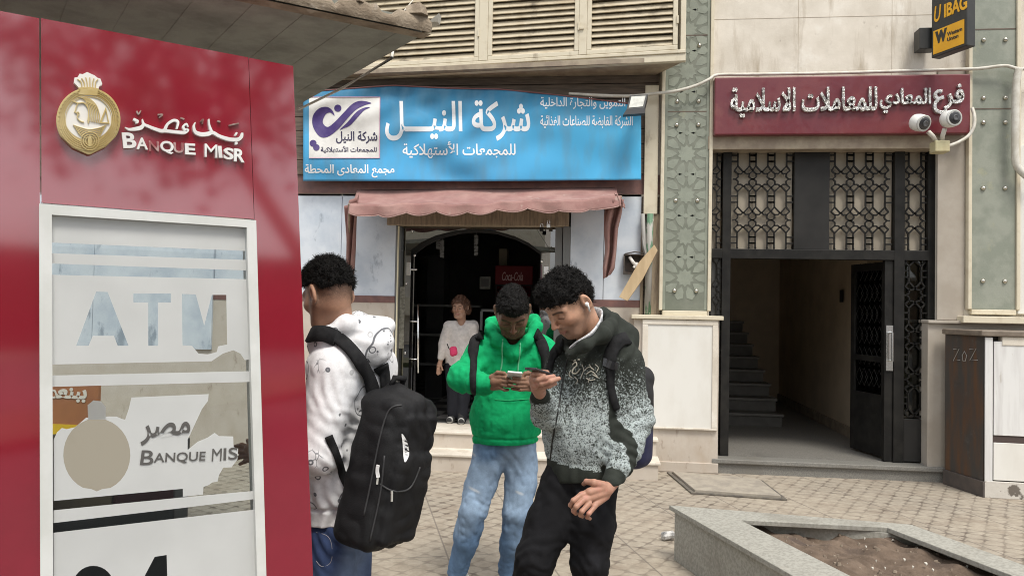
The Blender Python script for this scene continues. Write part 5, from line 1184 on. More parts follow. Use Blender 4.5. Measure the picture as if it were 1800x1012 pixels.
# cover slab and joint in the pavement
CV = thing('access_cover', 'sunken concrete access cover in the pavement before the gate', 'access cover', (1.3, 6.9, 0))
q = [atZ(x, y, .0)[:2] for x, y in ((1172, 831), (1215, 868), (1384, 880), (1340, 846))]
w = MB(); c_ = sum(q)/4; qi = [p+(c_-p)*.10 for p in q]
ring(w, qi, .004, .034); obj('slab', w, mat('cover_concrete', (.36, .32, .26), .85, (.27, .24, .20), 8, bump=.3), CV, bevel=.004)
w = MB(); fr_m = mat('cover_frame', (.09, .08, .07), .7, (.17, .15, .12), 14)
for i in range(4):
    a, b = q[i], q[(i+1) % 4]; a2, b2 = a+(c_-a)*.085, b+(c_-b)*.085; ring(w, [a, b, b2, a2], .003, .014)
obj('frame', w, fr_m, CV)

# ------------------------------------------------------------------ across the street (seen in the reflections)
OB = thing('opposite_building', 'pale apartment building across the street, seen only as reflections', 'building', (-4, -18, 0))
w = MB(); w.box(-16, -2.6, -24, -18, 0, 11); obj('wall', w, M['limestone'], OB)
w = MB(); gl = mat('far_window', (.04, .05, .06), .15)
for i in range(5):
    for j in range(3): x = -15+i*2.3; z = 1.8+j*3; w.box(x, x+1.1, -18, -17.96, z, z+1.5)
obj('window', w, gl, OB)
w = MB()
for j in range(3): w.box(-16.2, -2.4, -18.6, -17.2, 1.2+j*3, 1.35+j*3); w.box(-16.2, -2.4, -17.28, -17.2, 1.35+j*3, 2.0+j*3)
obj('balcony', w, M['cream'], OB)
def tree(x, y, h, r, seed, lab):
    T_ = thing('street_tree', lab, 'tree', (x, y, 0)); rr = random.Random(seed); w = MB()
    w.tube([(x+1.9, y+1.5, 0), (x+1.5, y+1.2, h*.3), (x+.2, y+.2, h*.6)], .2, 8, rs=[.2, .15, .1])
    for k in range(6): a = k*1.05; w.tube([(x+.4, y+.3, h*.58), (x+r*.5*cos(a), y+r*.5*sin(a), h*.7), (x+r*.8*cos(a), y+r*.8*sin(a), h*.85)], .06, 6, rs=[.09, .05, .02])
    obj('trunk', w, M['wood'], T_); w = MB(); cl = [(rr.gauss(0, r*.5), rr.gauss(0, r*.5), rr.uniform(.54, 1.0)*h) for _ in range(26)]
    for i in range(3600):
        c_ = rr.choice(cl); p = Vector((x+c_[0]+rr.gauss(0, r*.22), y+c_[1]+rr.gauss(0, r*.22), c_[2]+rr.gauss(0, r*.2))); s_ = rr.uniform(.07, .15)
        u_ = Vector((rr.gauss(0, 1), rr.gauss(0, 1), rr.gauss(0, 1))).normalized()*s_; v_ = u_.cross(Vector((rr.gauss(0, 1), rr.gauss(0, 1), rr.gauss(0, 1)))).normalized()*s_*.6
        w.quad(p-u_, p+v_, p+u_, p-v_)
    obj('crown', w, mat('leaf_green', (.045, .075, .025), .6, (.09, .12, .04), 1.5), T_)
tree(6.4, -4.3, 7.4, 2.1, 1, 'leafy street tree behind the camera, seen in the red panels')
tree(1.0, -8.5, 6.5, 1.7, 2, 'smaller street tree across the road, seen only in reflections')

GW = thing('garden_wall', 'long dark garden wall beyond the road, seen only in reflections', 'wall', (18, -12, 0))
w = MB(); w.prism([(12, -20, 0), (26, -6, 0), (26.3, -6.3, 0), (12.3, -20.3, 0)], [(12, -20, 3.1), (26, -6, 3.1), (26.3, -6.3, 3.1), (12.3, -20.3, 3.1)]); obj('brick_wall', w, mat('dark_brick', (.16, .09, .06), .8, (.08, .06, .045), 3), GW)
w = MB(); w.prism([(12, -19.9, 3.1), (26.1, -5.9, 3.1), (26.4, -6.4, 3.1), (12.3, -20.4, 3.1)], [(12, -19.9, 3.25), (26.1, -5.9, 3.25), (26.4, -6.4, 3.25), (12.3, -20.4, 3.25)]); obj('wall_cap', w, M['plaster'], GW)
# ------------------------------------------------------------------ organic surfaces: smooth distance fields -> one skin
_rt = np.random.RandomState(7).rand(32, 32, 32).astype(np.float32)
def vnoise(x, y, z):
    xi, yi, zi = np.floor(x).astype(int), np.floor(y).astype(int), np.floor(z).astype(int); fx, fy, fz = x-xi, y-yi, z-zi
    fx, fy, fz = fx*fx*(3-2*fx), fy*fy*(3-2*fy), fz*fz*(3-2*fz); r = 0
    for a in (0, 1):
        for b in (0, 1):
            for c in (0, 1):
                r = r+_rt[(xi+a) % 32, (yi+b) % 32, (zi+c) % 32]*(fx if a else 1-fx)*(fy if b else 1-fy)*(fz if c else 1-fz)
    return r*2-1
A3_ = lambda p: np.array([float(c) for c in p])
class Vol:
    def __init__(s, lo, hi, h):
        s.h = h; s.lo = A3_(lo); n = [int(math.ceil((b-a)/h))+1 for a, b in zip(lo, hi)]
        s.g = np.full(n, 1.0, np.float32); s.ax = [s.lo[i]+h*np.arange(n[i]) for i in range(3)]
    def sl(s, lo, hi):
        r = []
        for i in range(3):
            a = max(0, int((lo[i]-s.lo[i])/s.h)-1); b = min(s.g.shape[i], int((hi[i]-s.lo[i])/s.h)+2)
            if b <= a: return None
            r.append(slice(a, b))
        return tuple(r)
    def put(s, fn, lo, hi, k=.02, sub=False, inter=False):
        q = s.sl(np.array(lo)-k*1.5-.02, np.array(hi)+k*1.5+.02)
        if q is None: return
        X, Y, Z = s.ax[0][q[0]][:, None, None], s.ax[1][q[1]][None, :, None], s.ax[2][q[2]][None, None, :]
        d = fn(X, Y, Z).astype(np.float32); g = s.g[q]
        if sub:
            d = -d
            if k > 0: hh = np.clip(.5-.5*(g-d)/k, 0, 1); s.g[q] = g*(1-hh)+d*hh+k*hh*(1-hh)
            else: s.g[q] = np.maximum(g, d)
        else:
            if k > 0: hh = np.clip(.5+.5*(g-d)/k, 0, 1); s.g[q] = g*(1-hh)+d*hh-k*hh*(1-hh)
            else: s.g[q] = np.minimum(g, d)
    def cone(s, a, b, ra, rb, k=.02, flat=None, fs=1.0, sub=False):
        """round cone a->b; cross-section squashed by fs along the axis flat"""
        a, b = A3_(a), A3_(b); ab = b-a; L2 = float(ab@ab)+1e-12; fl = None if flat is None else A3_(flat)/np.linalg.norm(flat); R = max(ra, rb)*max(1, fs)
        def f(X, Y, Z):
            x, y, z = X-a[0], Y-a[1], Z-a[2]; t = np.clip((x*ab[0]+y*ab[1]+z*ab[2])/L2, 0, 1); x, y, z = x-t*ab[0], y-t*ab[1], z-t*ab[2]; r = ra+(rb-ra)*t
            if fl is None: return np.sqrt(x*x+y*y+z*z)-r
            c = (x*fl[0]+y*fl[1]+z*fl[2])*(1/fs-1); x, y, z = x+fl[0]*c, y+fl[1]*c, z+fl[2]*c
            return (np.sqrt(x*x+y*y+z*z)-r)*min(1, fs)
        s.put(f, np.minimum(a, b)-R, np.maximum(a, b)+R, k, sub); return s
    def ell(s, c, ax, r, k=.02, sub=False):
        c = A3_(c); ax = [A3_(v)/np.linalg.norm(v) for v in ax]; R = max(r)
        def f(X, Y, Z):
            x, y, z = X-c[0], Y-c[1], Z-c[2]; u = [x*v[0]+y*v[1]+z*v[2] for v in ax]
            k0 = np.sqrt(sum((q/rr_)**2 for q, rr_ in zip(u, r))); k1 = np.sqrt(sum((q/(rr_*rr_))**2 for q, rr_ in zip(u, r)))+1e-9
            return k0*(k0-1)/k1
        s.put(f, c-R, c+R, k, sub); return s
    def rbox(s, c, ax, hs, r, k=.02, sub=False):
        c = A3_(c); ax = [A3_(v)/np.linalg.norm(v) for v in ax]; R = float(np.linalg.norm(hs))
        def f(X, Y, Z):
            x, y, z = X-c[0], Y-c[1], Z-c[2]; q = [np.abs(x*v[0]+y*v[1]+z*v[2])-(hh-r) for v, hh in zip(ax, hs)]
            return np.sqrt(sum(np.maximum(w_, 0)**2 for w_ in q))+np.minimum(np.maximum(np.maximum(q[0], q[1]), q[2]), 0)-r
        s.put(f, c-R, c+R, k, sub); return s
    def halfspace(s, p, n_, keep=True):
        p, n_ = A3_(p), A3_(n_); X, Y, Z = s.ax[0][:, None, None], s.ax[1][None, :, None], s.ax[2][None, None, :]
        s.g = np.maximum(s.g, ((X-p[0])*n_[0]+(Y-p[1])*n_[1]+(Z-p[2])*n_[2]).astype(np.float32)); return s
    def rough(s, amp, sc, seed=0, mask=None, ridge=False, band=.04):
        """folds: push the surface in and out by noise, near the surface only"""
        I = np.nonzero(np.abs(s.g) < band); P = [s.ax[i][I[i]] for i in range(3)]
        sc = (sc, sc, sc) if isinstance(sc, (int, float)) else sc
        n_ = vnoise(P[0]*sc[0]+seed*3.1, P[1]*sc[1]+seed*1.7, P[2]*sc[2]+seed*5.3)
        if ridge: n_ = 1-2*np.abs(n_)
        m_ = amp*n_
        if mask is not None: m_ = m_*mask(np.stack(P, 1))
        s.g[I] += m_.astype(np.float32); return s
    def folds(s, c, axis, amp, wl, R, seed=0, band=.04, bend=1.2):
        """bunched rings of cloth across an axis, fading with distance from c"""
        c, axis = A3_(c), A3_(axis)/np.linalg.norm(axis); I = np.nonzero(np.abs(s.g) < band); P = np.stack([s.ax[i][I[i]] for i in range(3)], 1)
        d = P-c; t = d@axis; rr_ = np.linalg.norm(d, axis=1); nz_ = vnoise(P[:, 0]*11+seed, P[:, 1]*11, P[:, 2]*11)
        s.g[I] += (amp*np.sin(2*pi*t/wl+bend*nz_*3+seed)*np.exp(-(rr_/R)**2)*(.6+.6*vnoise(P[:, 0]*7, P[:, 1]*7+seed, P[:, 2]*7))).astype(np.float32); return s
    def mesh(s):
        g, h = s.g, s.h; sg = g < 0; n = np.array(g.shape); ids, pos, quads = [], [], []
        def cid(i, j, k): return (i*(n[1]-1)+j)*(n[2]-1)+k
        for ax in range(3):
            a = [slice(None)]*3; b = [slice(None)]*3; a[ax] = slice(0, -1); b[ax] = slice(1, None)
            C_ = np.nonzero(sg[tuple(a)] != sg[tuple(b)]); I = [q.copy() for q in C_]
            g0 = g[tuple(a)][C_]; g1 = g[tuple(b)][C_]; t = g0/(g0-g1); P = np.stack(I, 1).astype(np.float64); P[:, ax] += t
            u, v = (ax+1) % 3, (ax+2) % 3; ok = (I[u] > 0) & (I[v] > 0) & (I[u] < n[u]-1) & (I[v] < n[v]-1)
            I = [q[ok] for q in I]; P = P[ok]; flip = (g0 < 0)[ok]; cs = []
            for du, dv_ in ((-1, -1), (0, -1), (0, 0), (-1, 0)):
                J = [q.copy() for q in I]; J[u] = J[u]+du; J[v] = J[v]+dv_; c = cid(*J); cs.append(c); ids.append(c); pos.append(P)
            Q = np.stack(cs, 1); Q[~flip] = Q[~flip][:, ::-1]; quads.append(Q)
        ids = np.concatenate(ids); pos = np.concatenate(pos); uq, inv = np.unique(ids, return_inverse=True); cnt = np.bincount(inv)
        V = np.stack([np.bincount(inv, pos[:, i])/cnt for i in range(3)], 1)*h+s.lo
        Qd = np.searchsorted(uq, np.concatenate(quads)); return V, Qd
def np_mesh(name, V, Q, mats, parent=None, base=(0, 0, 0), cols=None, attr='tint'):
    off = np.array(worldloc(parent) if parent is not None else base, float); me = bpy.data.meshes.new(name)
    me.vertices.add(len(V)); me.vertices.foreach_set('co', (V-off).astype(np.float32).ravel()); k = Q.shape[1]
    me.loops.add(len(Q)*k); me.loops.foreach_set('vertex_index', Q.astype(np.int32).ravel()); me.polygons.add(len(Q)); me.polygons.foreach_set('loop_start', np.arange(0, len(Q)*k, k, dtype=np.int32))
    me.update(calc_edges=True); me.validate()
    if cols is not None:
        ca = me.color_attributes.new(attr, 'FLOAT_COLOR', 'POINT'); ca.data.foreach_set('color', cols.astype(np.float32).ravel())
    return link(name, me, mats, parent, base, smooth=True)
def join(parts):
    V, Q, o = [], [], 0
    for v, q in parts: V.append(v); Q.append(q+o); o += len(v)
    return np.concatenate(V), np.concatenate(Q)
def bvh(V, Q): return BVHTree.FromPolygons([tuple(v) for v in V], [tuple(int(i) for i in q) for q in Q])
def sstep(a, b, x): t = np.clip((x-a)/(b-a), 0, 1); return t*t*(3-2*t)

def skinmat(name, rough=.5):
    m = bpy.data.materials.new(name); m.use_nodes = True; t = m.node_tree; n = t.nodes; l = t.links; b = n['Principled BSDF']; b.inputs['Roughness'].default_value = rough; b.inputs['Specular IOR Level'].default_value = .35
    a = n.new('ShaderNodeVertexColor'); a.layer_name = 'tint'; c = n.new('ShaderNodeTexCoord'); z = n.new('ShaderNodeTexNoise'); z.inputs['Scale'].default_value = 60; z.inputs['Detail'].default_value = 5; l.new(c.outputs['Object'], z.inputs[0])
    r = n.new('ShaderNodeMapRange'); r.inputs[3].default_value = .80; r.inputs[4].default_value = 1.2; l.new(z.outputs['Fac'], r.inputs[0]); x = n.new('ShaderNodeMixRGB'); x.blend_type = 'MULTIPLY'; x.inputs[0].default_value = 1; l.new(a.outputs[0], x.inputs[1]); l.new(r.outputs[0], x.inputs[2]); l.new(x.outputs[0], b.inputs['Base Color'])
    b.inputs['Subsurface Weight'].default_value = .12; b.inputs['Subsurface Radius'].default_value = (.012, .005, .003); b.inputs['Subsurface Scale'].default_value = 1.0
    bp = n.new('ShaderNodeBump'); bp.inputs['Strength'].default_value = .12; bp.inputs['Distance'].default_value = .004; z2 = n.new('ShaderNodeTexNoise'); z2.inputs['Scale'].default_value = 300; l.new(c.outputs['Object'], z2.inputs[0]); l.new(z2.outputs[0], bp.inputs['Height']); l.new(bp.outputs[0], b.inputs['Normal'])
    return m
SKIN = skinmat('skin')
def clothmat(name, rough=.9, weave=420, bump=.25, spec=.2):
    m = bpy.data.materials.new(name); m.use_nodes = True; t = m.node_tree; n = t.nodes; l = t.links; b = n['Principled BSDF']; b.inputs['Roughness'].default_value = rough; b.inputs['Specular IOR Level'].default_value = spec
    a = n.new('ShaderNodeVertexColor'); a.layer_name = 'tint'; c = n.new('ShaderNodeTexCoord'); z = n.new('ShaderNodeTexNoise'); z.inputs['Scale'].default_value = 22; z.inputs['Detail'].default_value = 8; z.inputs['Roughness'].default_value = .7; l.new(c.outputs['Object'], z.inputs[0])
    r = n.new('ShaderNodeMapRange'); r.inputs[1].default_value = .3; r.inputs[2].default_value = .7; r.inputs[3].default_value = .82; r.inputs[4].default_value = 1.18; l.new(z.outputs['Fac'], r.inputs[0]); x = n.new('ShaderNodeMixRGB'); x.blend_type = 'MULTIPLY'; x.inputs[0].default_value = 1; l.new(a.outputs[0], x.inputs[1]); l.new(r.outputs[0], x.inputs[2]); l.new(x.outputs[0], b.inputs['Base Color'])
    bp = n.new('ShaderNodeBump'); bp.inputs['Strength'].default_value = bump; bp.inputs['Distance'].default_value = .004; z2 = n.new('ShaderNodeTexNoise'); z2.inputs['Scale'].default_value = weave; z2.inputs['Detail'].default_value = 3; l.new(c.outputs['Object'], z2.inputs[0]); l.new(z2.outputs[0], bp.inputs['Height']); l.new(bp.outputs[0], b.inputs['Normal'])
    m['x'] = 0; return m, x
CLOTH, _ = clothmat('cloth')
HAIR = mat('black_hair', (.006, .0055, .0055), .6, (.012, .011, .010), 60, spec=.15, bump=.6, bscale=160)

TOC = -FWD; RIGHT = CX; UPV = CY
def dirv(right, up, cam_): v = RIGHT*right+UPV*up+TOC*cam_; return v/np.linalg.norm(v)
class Head:
    """head with a face: c centre between the ears, F forward, U up, s scale"""
    def __init__(h, c, F, U, s=1.0):
        h.c = A3_(c); h.F = A3_(F)/np.linalg.norm(F); U = A3_(U); U = U-h.F*(U@h.F); h.U = U/np.linalg.norm(U); h.L = np.cross(h.U, h.F); h.s = s
    def p(h, f, l, u): return h.c+(h.F*f+h.L*l+h.U*u)*h.s
    def ax(h): return (h.F, h.L, h.U)
    def loc(h, V): d = (V-h.c)/h.s; return d@h.F, d@h.L, d@h.U
    def skin(h, neck_to, hstep=.003, neck_r=.056, fem=False, lookdown=True):
        s = h.s; nt = A3_(neck_to); lo = np.minimum(h.c-.16*s, nt-.08); hi = np.maximum(h.c+.17*s, nt+.08); v = Vol(lo, hi, hstep); A = h.ax(); p = h.p
        v.ell(p(-.012, 0, .028), A, (.098*s, .076*s, .092*s), 0)
        v.ell(p(.022, 0, -.02), A, (.066*s, .062*s, .075*s), .03)
        v.cone(p(.05, .022, -.088), p(.05, -.022, -.088), .026*s, .026*s, .03); v.ell(p(.070, 0, -.100), A, (.020*s, .022*s, .016*s), .02)
        for q in (1, -1):
            v.cone(p(.0, q*.056, -.035), p(.052, q*.030, -.090), .024*s, .022*s, .03)
            v.cone(p(.082, q*.012, .034), p(.066, q*.050, .030), .012*s, .010*s, .018)
            v.ell(p(.054, q*.045, -.016), A, (.026*s, .022*s, .020*s), .03)
            v.ell(p(.094, q*.032, .010), A, (.020*s, .019*s, .013*s), .014, sub=True)
            v.ell(p(.070, q*.032, .009), A, (.0155*s, .0165*s, .0145*s), .003)
            v.cone(p(.084, q*.020, .0035), p(.080, q*.044, .004), .0036*s, .0030*s, .005)   # lid edge
        v.cone(p(.087, 0, .026), p(.112, 0, -.018), .0075*s, .0095*s, .012); v.ell(p(.113, 0, -.023), A, (.011*s, .0105*s, .0085*s), .007)
        for q in (1, -1): v.ell(p(.102, q*.0110, -.027), A, (.0095*s, .0070*s, .0065*s), .005); v.ell(p(.104, q*.007, -.036), A, (.006*s, .0035*s, .004*s), .003, sub=True)
        v.ell(p(.084, 0, -.050), A, (.014*s, .026*s, .018*s), .016)
        v.cone(p(.0965, .009, -.0565), p(.0965, -.009, -.0565), .0042*s, .0042*s, .006); v.cone(p(.0955, .010, -.0665), p(.0955, -.010, -.0665), .0052*s, .0052*s, .007)
        v.cone(p(.1035, .020, -.0612), p(.1035, -.020, -.0612), .0030*s, .0030*s, .003, sub=True)
        for q in (1, -1):
            c = p(-.020, q*.083, .0); n_ = h.L*q*.90+h.F*.43; n_ /= np.linalg.norm(n_); t_ = np.cross(h.U, n_); uu = h.U*.98-h.F*.17
            v.ell(c, (n_, t_, uu), (.011*s, .021*s, .036*s), .006); v.ell(c+n_*.010*s+t_*(.003)*s*q, (n_, t_, uu), (.008*s, .011*s, .021*s), .005, sub=True); v.ell(p(-.010, q*.080, -.030), A, (.009*s, .006*s, .010*s), .006)
        v.cone(p(-.030, 0, -.045), nt, neck_r*s, neck_r*1.08*s, .035)
        h.v = v; h.V, h.Q = v.mesh(); return h.V, h.Q
    def colors(h, V, base, dark=(.02, .015, .012), lip=(.30, .12, .10), stubble=.5, scalp=None, fade=0):
        f, l, u = h.loc(V); C = np.tile(np.array([*base, 1.0]), (len(V), 1)); al = np.abs(l)
        def mixin(c, w): C[:, :3] = C[:, :3]*(1-w[:, None])+np.array(c)*w[:, None]
        head = (u > -.14) & (u < .2)
        red = np.array(base)*np.array([1.12, .80, .74])
        mixin(red, .55*np.exp(-(((f-.11)/.02)**2+(l/.02)**2+((u+.022)/.018)**2)))
        mixin(red, .35*np.exp(-(((f-.065)/.03)**2+((al-.048)/.022)**2+((u+.02)/.022)**2)))
        if stubble:
            w = stubble*sstep(.02, .06, f+.02)*sstep(-.018, -.05, u+.35*np.clip(al-.03, 0, 1))*(1-.0*al); w = w*sstep(-.155, -.12, u)
            mus = stubble*np.exp(-((u+.044)/.008)**2)*sstep(.07, .085, f)*sstep(.036, .026, al); mixin(np.array(base)*.30, np.clip(np.maximum(w*.75, mus), 0, .8)*head)
        mixin(lip, .8*np.exp(-((u+.061)/.0085)**2)*sstep(.080, .088, f)*sstep(.027, .020, al))
        br = np.exp(-((u-(.0285+.0035*np.sin(np.clip((al-.012)/.045, 0, 1)*pi)-.05*np.clip(al-.04, 0, 1)))/.0054)**4)*sstep(.008, .014, al)*sstep(.060, .052, al)*sstep(.045, .06, f); mixin(dark, .92*br)
        la = np.exp(-((u-.002-.0)/.0036)**2)*np.exp(-((al-.032)/.016)**4)*sstep(.06, .072, f); mixin(dark, .85*la)
        mixin(np.array(base)*.75, .4*np.exp(-((u-.022)/.008)**2)*np.exp(-((al-.032)/.018)**2)*sstep(.06, .07, f))
        if fade:
            w = fade*sstep(.03, .0, f)*sstep(-.085, -.015, u)*sstep(.065, .10, np.sqrt(f*f*.6+l*l+.35*(u-.02)**2)+.02); w = w*(np.exp(-(np.maximum(0, al-.079)/.004)**2)); w = np.clip(w*(.85+.25*vnoise(l*420, f*420, u*420)), 0, .92); mixin(dark, w)
        return C
    def hair(h, front=.075, side=.030, back=-.045, thick=.018, top=.012, seed=0, curl=.008, curlscale=70, hstep=.003, extra=None, sidefade=.5, quiff=0.0, strands=3500, slen=.010):
        s = h.s; v = Vol(h.c-.19*s, h.c+.21*s, hstep); A = h.ax(); p = h.p
        v.ell(p(-.012, 0, .028), A, ((.098+thick)*s, (.076+thick*sidefade)*s, (.092+thick+top)*s), 0)
        if quiff: v.ell(p(.055, 0, .095), A, (.045*s, .055*s, (.025+quiff)*s), .03)
        if extra: extra(v)
        v.rough(curl*s, curlscale, seed); v.rough(curl*.55*s, curlscale*2.1, seed+3)
        # hairline
        X, Y, Z = np.meshgrid(*v.ax, indexing='ij'); P = np.stack([X.ravel(), Y.ravel(), Z.ravel()], 1); f, l, u = h.loc(P)
        a = np.arctan2(np.abs(l), f)   # 0 front, pi back
        line = np.where(a < pi/2, front+(side-front)*sstep(.45, 1.25, a), side+(back-side)*sstep(1.65, 2.35, a))+.006*vnoise(l*60, f*60, u*0+seed)
        cut = (line-u)*s
        ear = np.sqrt((f+.012)**2+(np.abs(l)-.085)**2+(u-.0)**2)
        cut = np.maximum(cut, (.037-ear)*s)
        v.g = np.maximum(v.g, cut.reshape(v.g.shape).astype(np.float32)); V, Q = v.mesh()
        # loose curls standing out of the mass
        a_, b_, c_, d_ = (V[Q[:, i]] for i in range(4)); fn = np.cross(c_-a_, d_-b_); fn /= np.linalg.norm(fn, axis=1)[:, None]+1e-9; fc = (a_+b_+c_+d_)/4
        R = np.random.RandomState(seed+11); ok = np.nonzero(((fc-h.p(-.012, 0, .02))*fn).sum(1) > .03)[0]; I = R.choice(ok, strands); n_ = fn[I]; p_ = fc[I]
        t_ = np.cross(n_, R.normal(size=(strands, 3))); t_ /= np.linalg.norm(t_, axis=1)[:, None]; L_ = (slen*(.5+R.rand(strands)))[:, None]; w_ = np.cross(n_, t_)*.0011
        rows = [p_-n_*.002, p_+n_*L_*.45+t_*L_*.15, p_+n_*L_*.75+t_*L_*.6, p_+n_*L_*.55+t_*L_*1.1]; o = len(V); SV, SQ = [], []
        for k_, r_ in enumerate(rows): SV += [r_-w_*(1-.22*k_), r_+w_*(1-.22*k_)]
        ar_ = np.arange(strands)
        for k_ in range(3): SQ.append(np.stack([ar_+2*k_*strands, ar_+(2*k_+1)*strands, ar_+(2*k_+3)*strands, ar_+(2*k_+2)*strands], 1)+o)
        return np.concatenate([V]+SV), np.concatenate([Q]+SQ)
def handvol(points, h=.0024, k=.006):
    """points: list of chains [(p, r), ...]; each chain its own finger or palm bone"""
    P = np.array([A3_(p) for ch in points for p, r in ch]); v = Vol(P.min(0)-.04, P.max(0)+.04, h)
    for ch in points:
        for (a, ra), (b, rb) in zip(ch[:-1], ch[1:]): v.cone(a, b, ra, rb, k)
    return v.mesh()
def px_chain(pts, dflt=None): return [(atD(x, y, d), r) for x, y, d, r in pts]
def drape(pts, B, off=.004, step=4, D=3.0):
    """pixel path laid on a surface: list of (point, normal)"""
    C_ = cr_path(pts, max(2, int(12/step*2)), closed=False); out = []; last = D
    for x, y in C_:
        d = ray(x, y); dn = Vector(d).normalized(); hit, nn, _, dist = B.ray_cast(Vector(CAM), dn)
        if hit is None:
            q = CAM+d*last; out.append((q, out[-1][1] if out else TOC)); continue
        q = np.array(hit); last = float((q-CAM)@FWD); nn = np.array(nn); nn = nn if nn@d < 0 else -nn; out.append((q+nn*off, nn))
    for _ in range(2):
        Pn = [o[0] for o in out]; Nn = [o[1] for o in out]
        out = [(Pn[0], Nn[0])]+[((Pn[i-1]+2*Pn[i]+Pn[i+1])/4, (Nn[i-1]+2*Nn[i]+Nn[i+1])/np.linalg.norm(Nn[i-1]+2*Nn[i]+Nn[i+1])) for i in range(1, len(Pn)-1)]+[(Pn[-1], Nn[-1])]
    return out
def ribbon(path, w, t, mb=None, ws=None):
    mb = mb or MB(); P = [p for p, _ in path]; rings = []
    for i, (p, nn) in enumerate(path):
        tg = P[min(i+1, len(P)-1)]-P[max(0, i-1)]; tg = tg/(np.linalg.norm(tg)+1e-9); x = np.cross(tg, nn); x = x/(np.linalg.norm(x)+1e-9); wd = (ws[i] if ws is not None else w)/2
        rings.append([p-x*wd, p-x*wd*.9+nn*t, p+x*wd*.9+nn*t, p+x*wd, p+x*wd*.9-nn*t*.3, p-x*wd*.9-nn*t*.3])
    i0 = len(mb.v)
    for r in rings: mb.v += [tuple(q) for q in r]
    m = 6
    for i in range(len(rings)-1):
        for q in range(m): a = i0+i*m; mb.f.append((a+q, a+(q+1) % m, a+m+(q+1) % m, a+m+q)); mb.m.append(0)
    mb.f.append(tuple(range(i0, i0+m))); mb.f.append(tuple(range(i0+(len(rings)-1)*m, i0+len(rings)*m))); mb.m += [0, 0]
    return mb
def thread(path, r, mb=None): return (mb or MB()).tube([p for p, _ in path], r, 6)
def person(name_label, parts, base, cols):
    V, Q = join(parts); o = np_mesh('person', V, Q, SKIN, None, base, cols); setp(o, name_label, 'person'); return o
def vol_around(pts, pad, h):
    P = np.array([A3_(p) for p in pts]); return Vol(P.min(0)-pad, P.max(0)+pad, h)
def shoe(vol, ank, toe, w=.045, sole=.0):
    a, t = A3_(ank), A3_(toe); a0 = a.copy(); d = t-a; d[2] = 0; L_ = np.linalg.norm(d); d /= L_
    vol.cone((a[0]-d[0]*.03, a[1]-d[1]*.03, .045+sole), (a[0], a[1], .10+sole), .042, .045, .02)
    vol.cone((a[0]-d[0]*.035, a[1]-d[1]*.035, .040+sole), (t[0]-d[0]*.05, t[1]-d[1]*.05, .035+sole), w, w*.82, .03)
    return vol
P = atD
def tintcols(V, base): return np.tile(np.array([*base, 1.0]), (len(V), 1))
def mixcol(C, c, w): C[:, :3] = C[:, :3]*(1-w[:, None])+np.array(c)*w[:, None]; return C
def nz3(V, s_, seed=0): return vnoise(V[:, 0]*s_+seed, V[:, 1]*s_+seed*2, V[:, 2]*s_)
def seamline(pts, B, r, m, parent, name, off=.0015, D=3.0): return obj(name, thread(drape(pts, B, off, 4, D), r), m, parent, smooth=True)
blackcloth = mat('black_nylon', (.009, .009, .010), .6, (.015, .015, .016), 9, bump=.25, bscale=260, spec=.22)
strapm = mat('strap_webbing', (.012, .012, .013), .8, (.020, .020, .021), 30, bump=.3, bscale=300, spec=.15)
whitep = mat('white_plastic', (.80, .80, .79), .3)
darkp = mat('phone_black', (.012, .012, .014), .25, coat=.5)
cordg = mat('green_cord', (.16, .52, .30), .8)

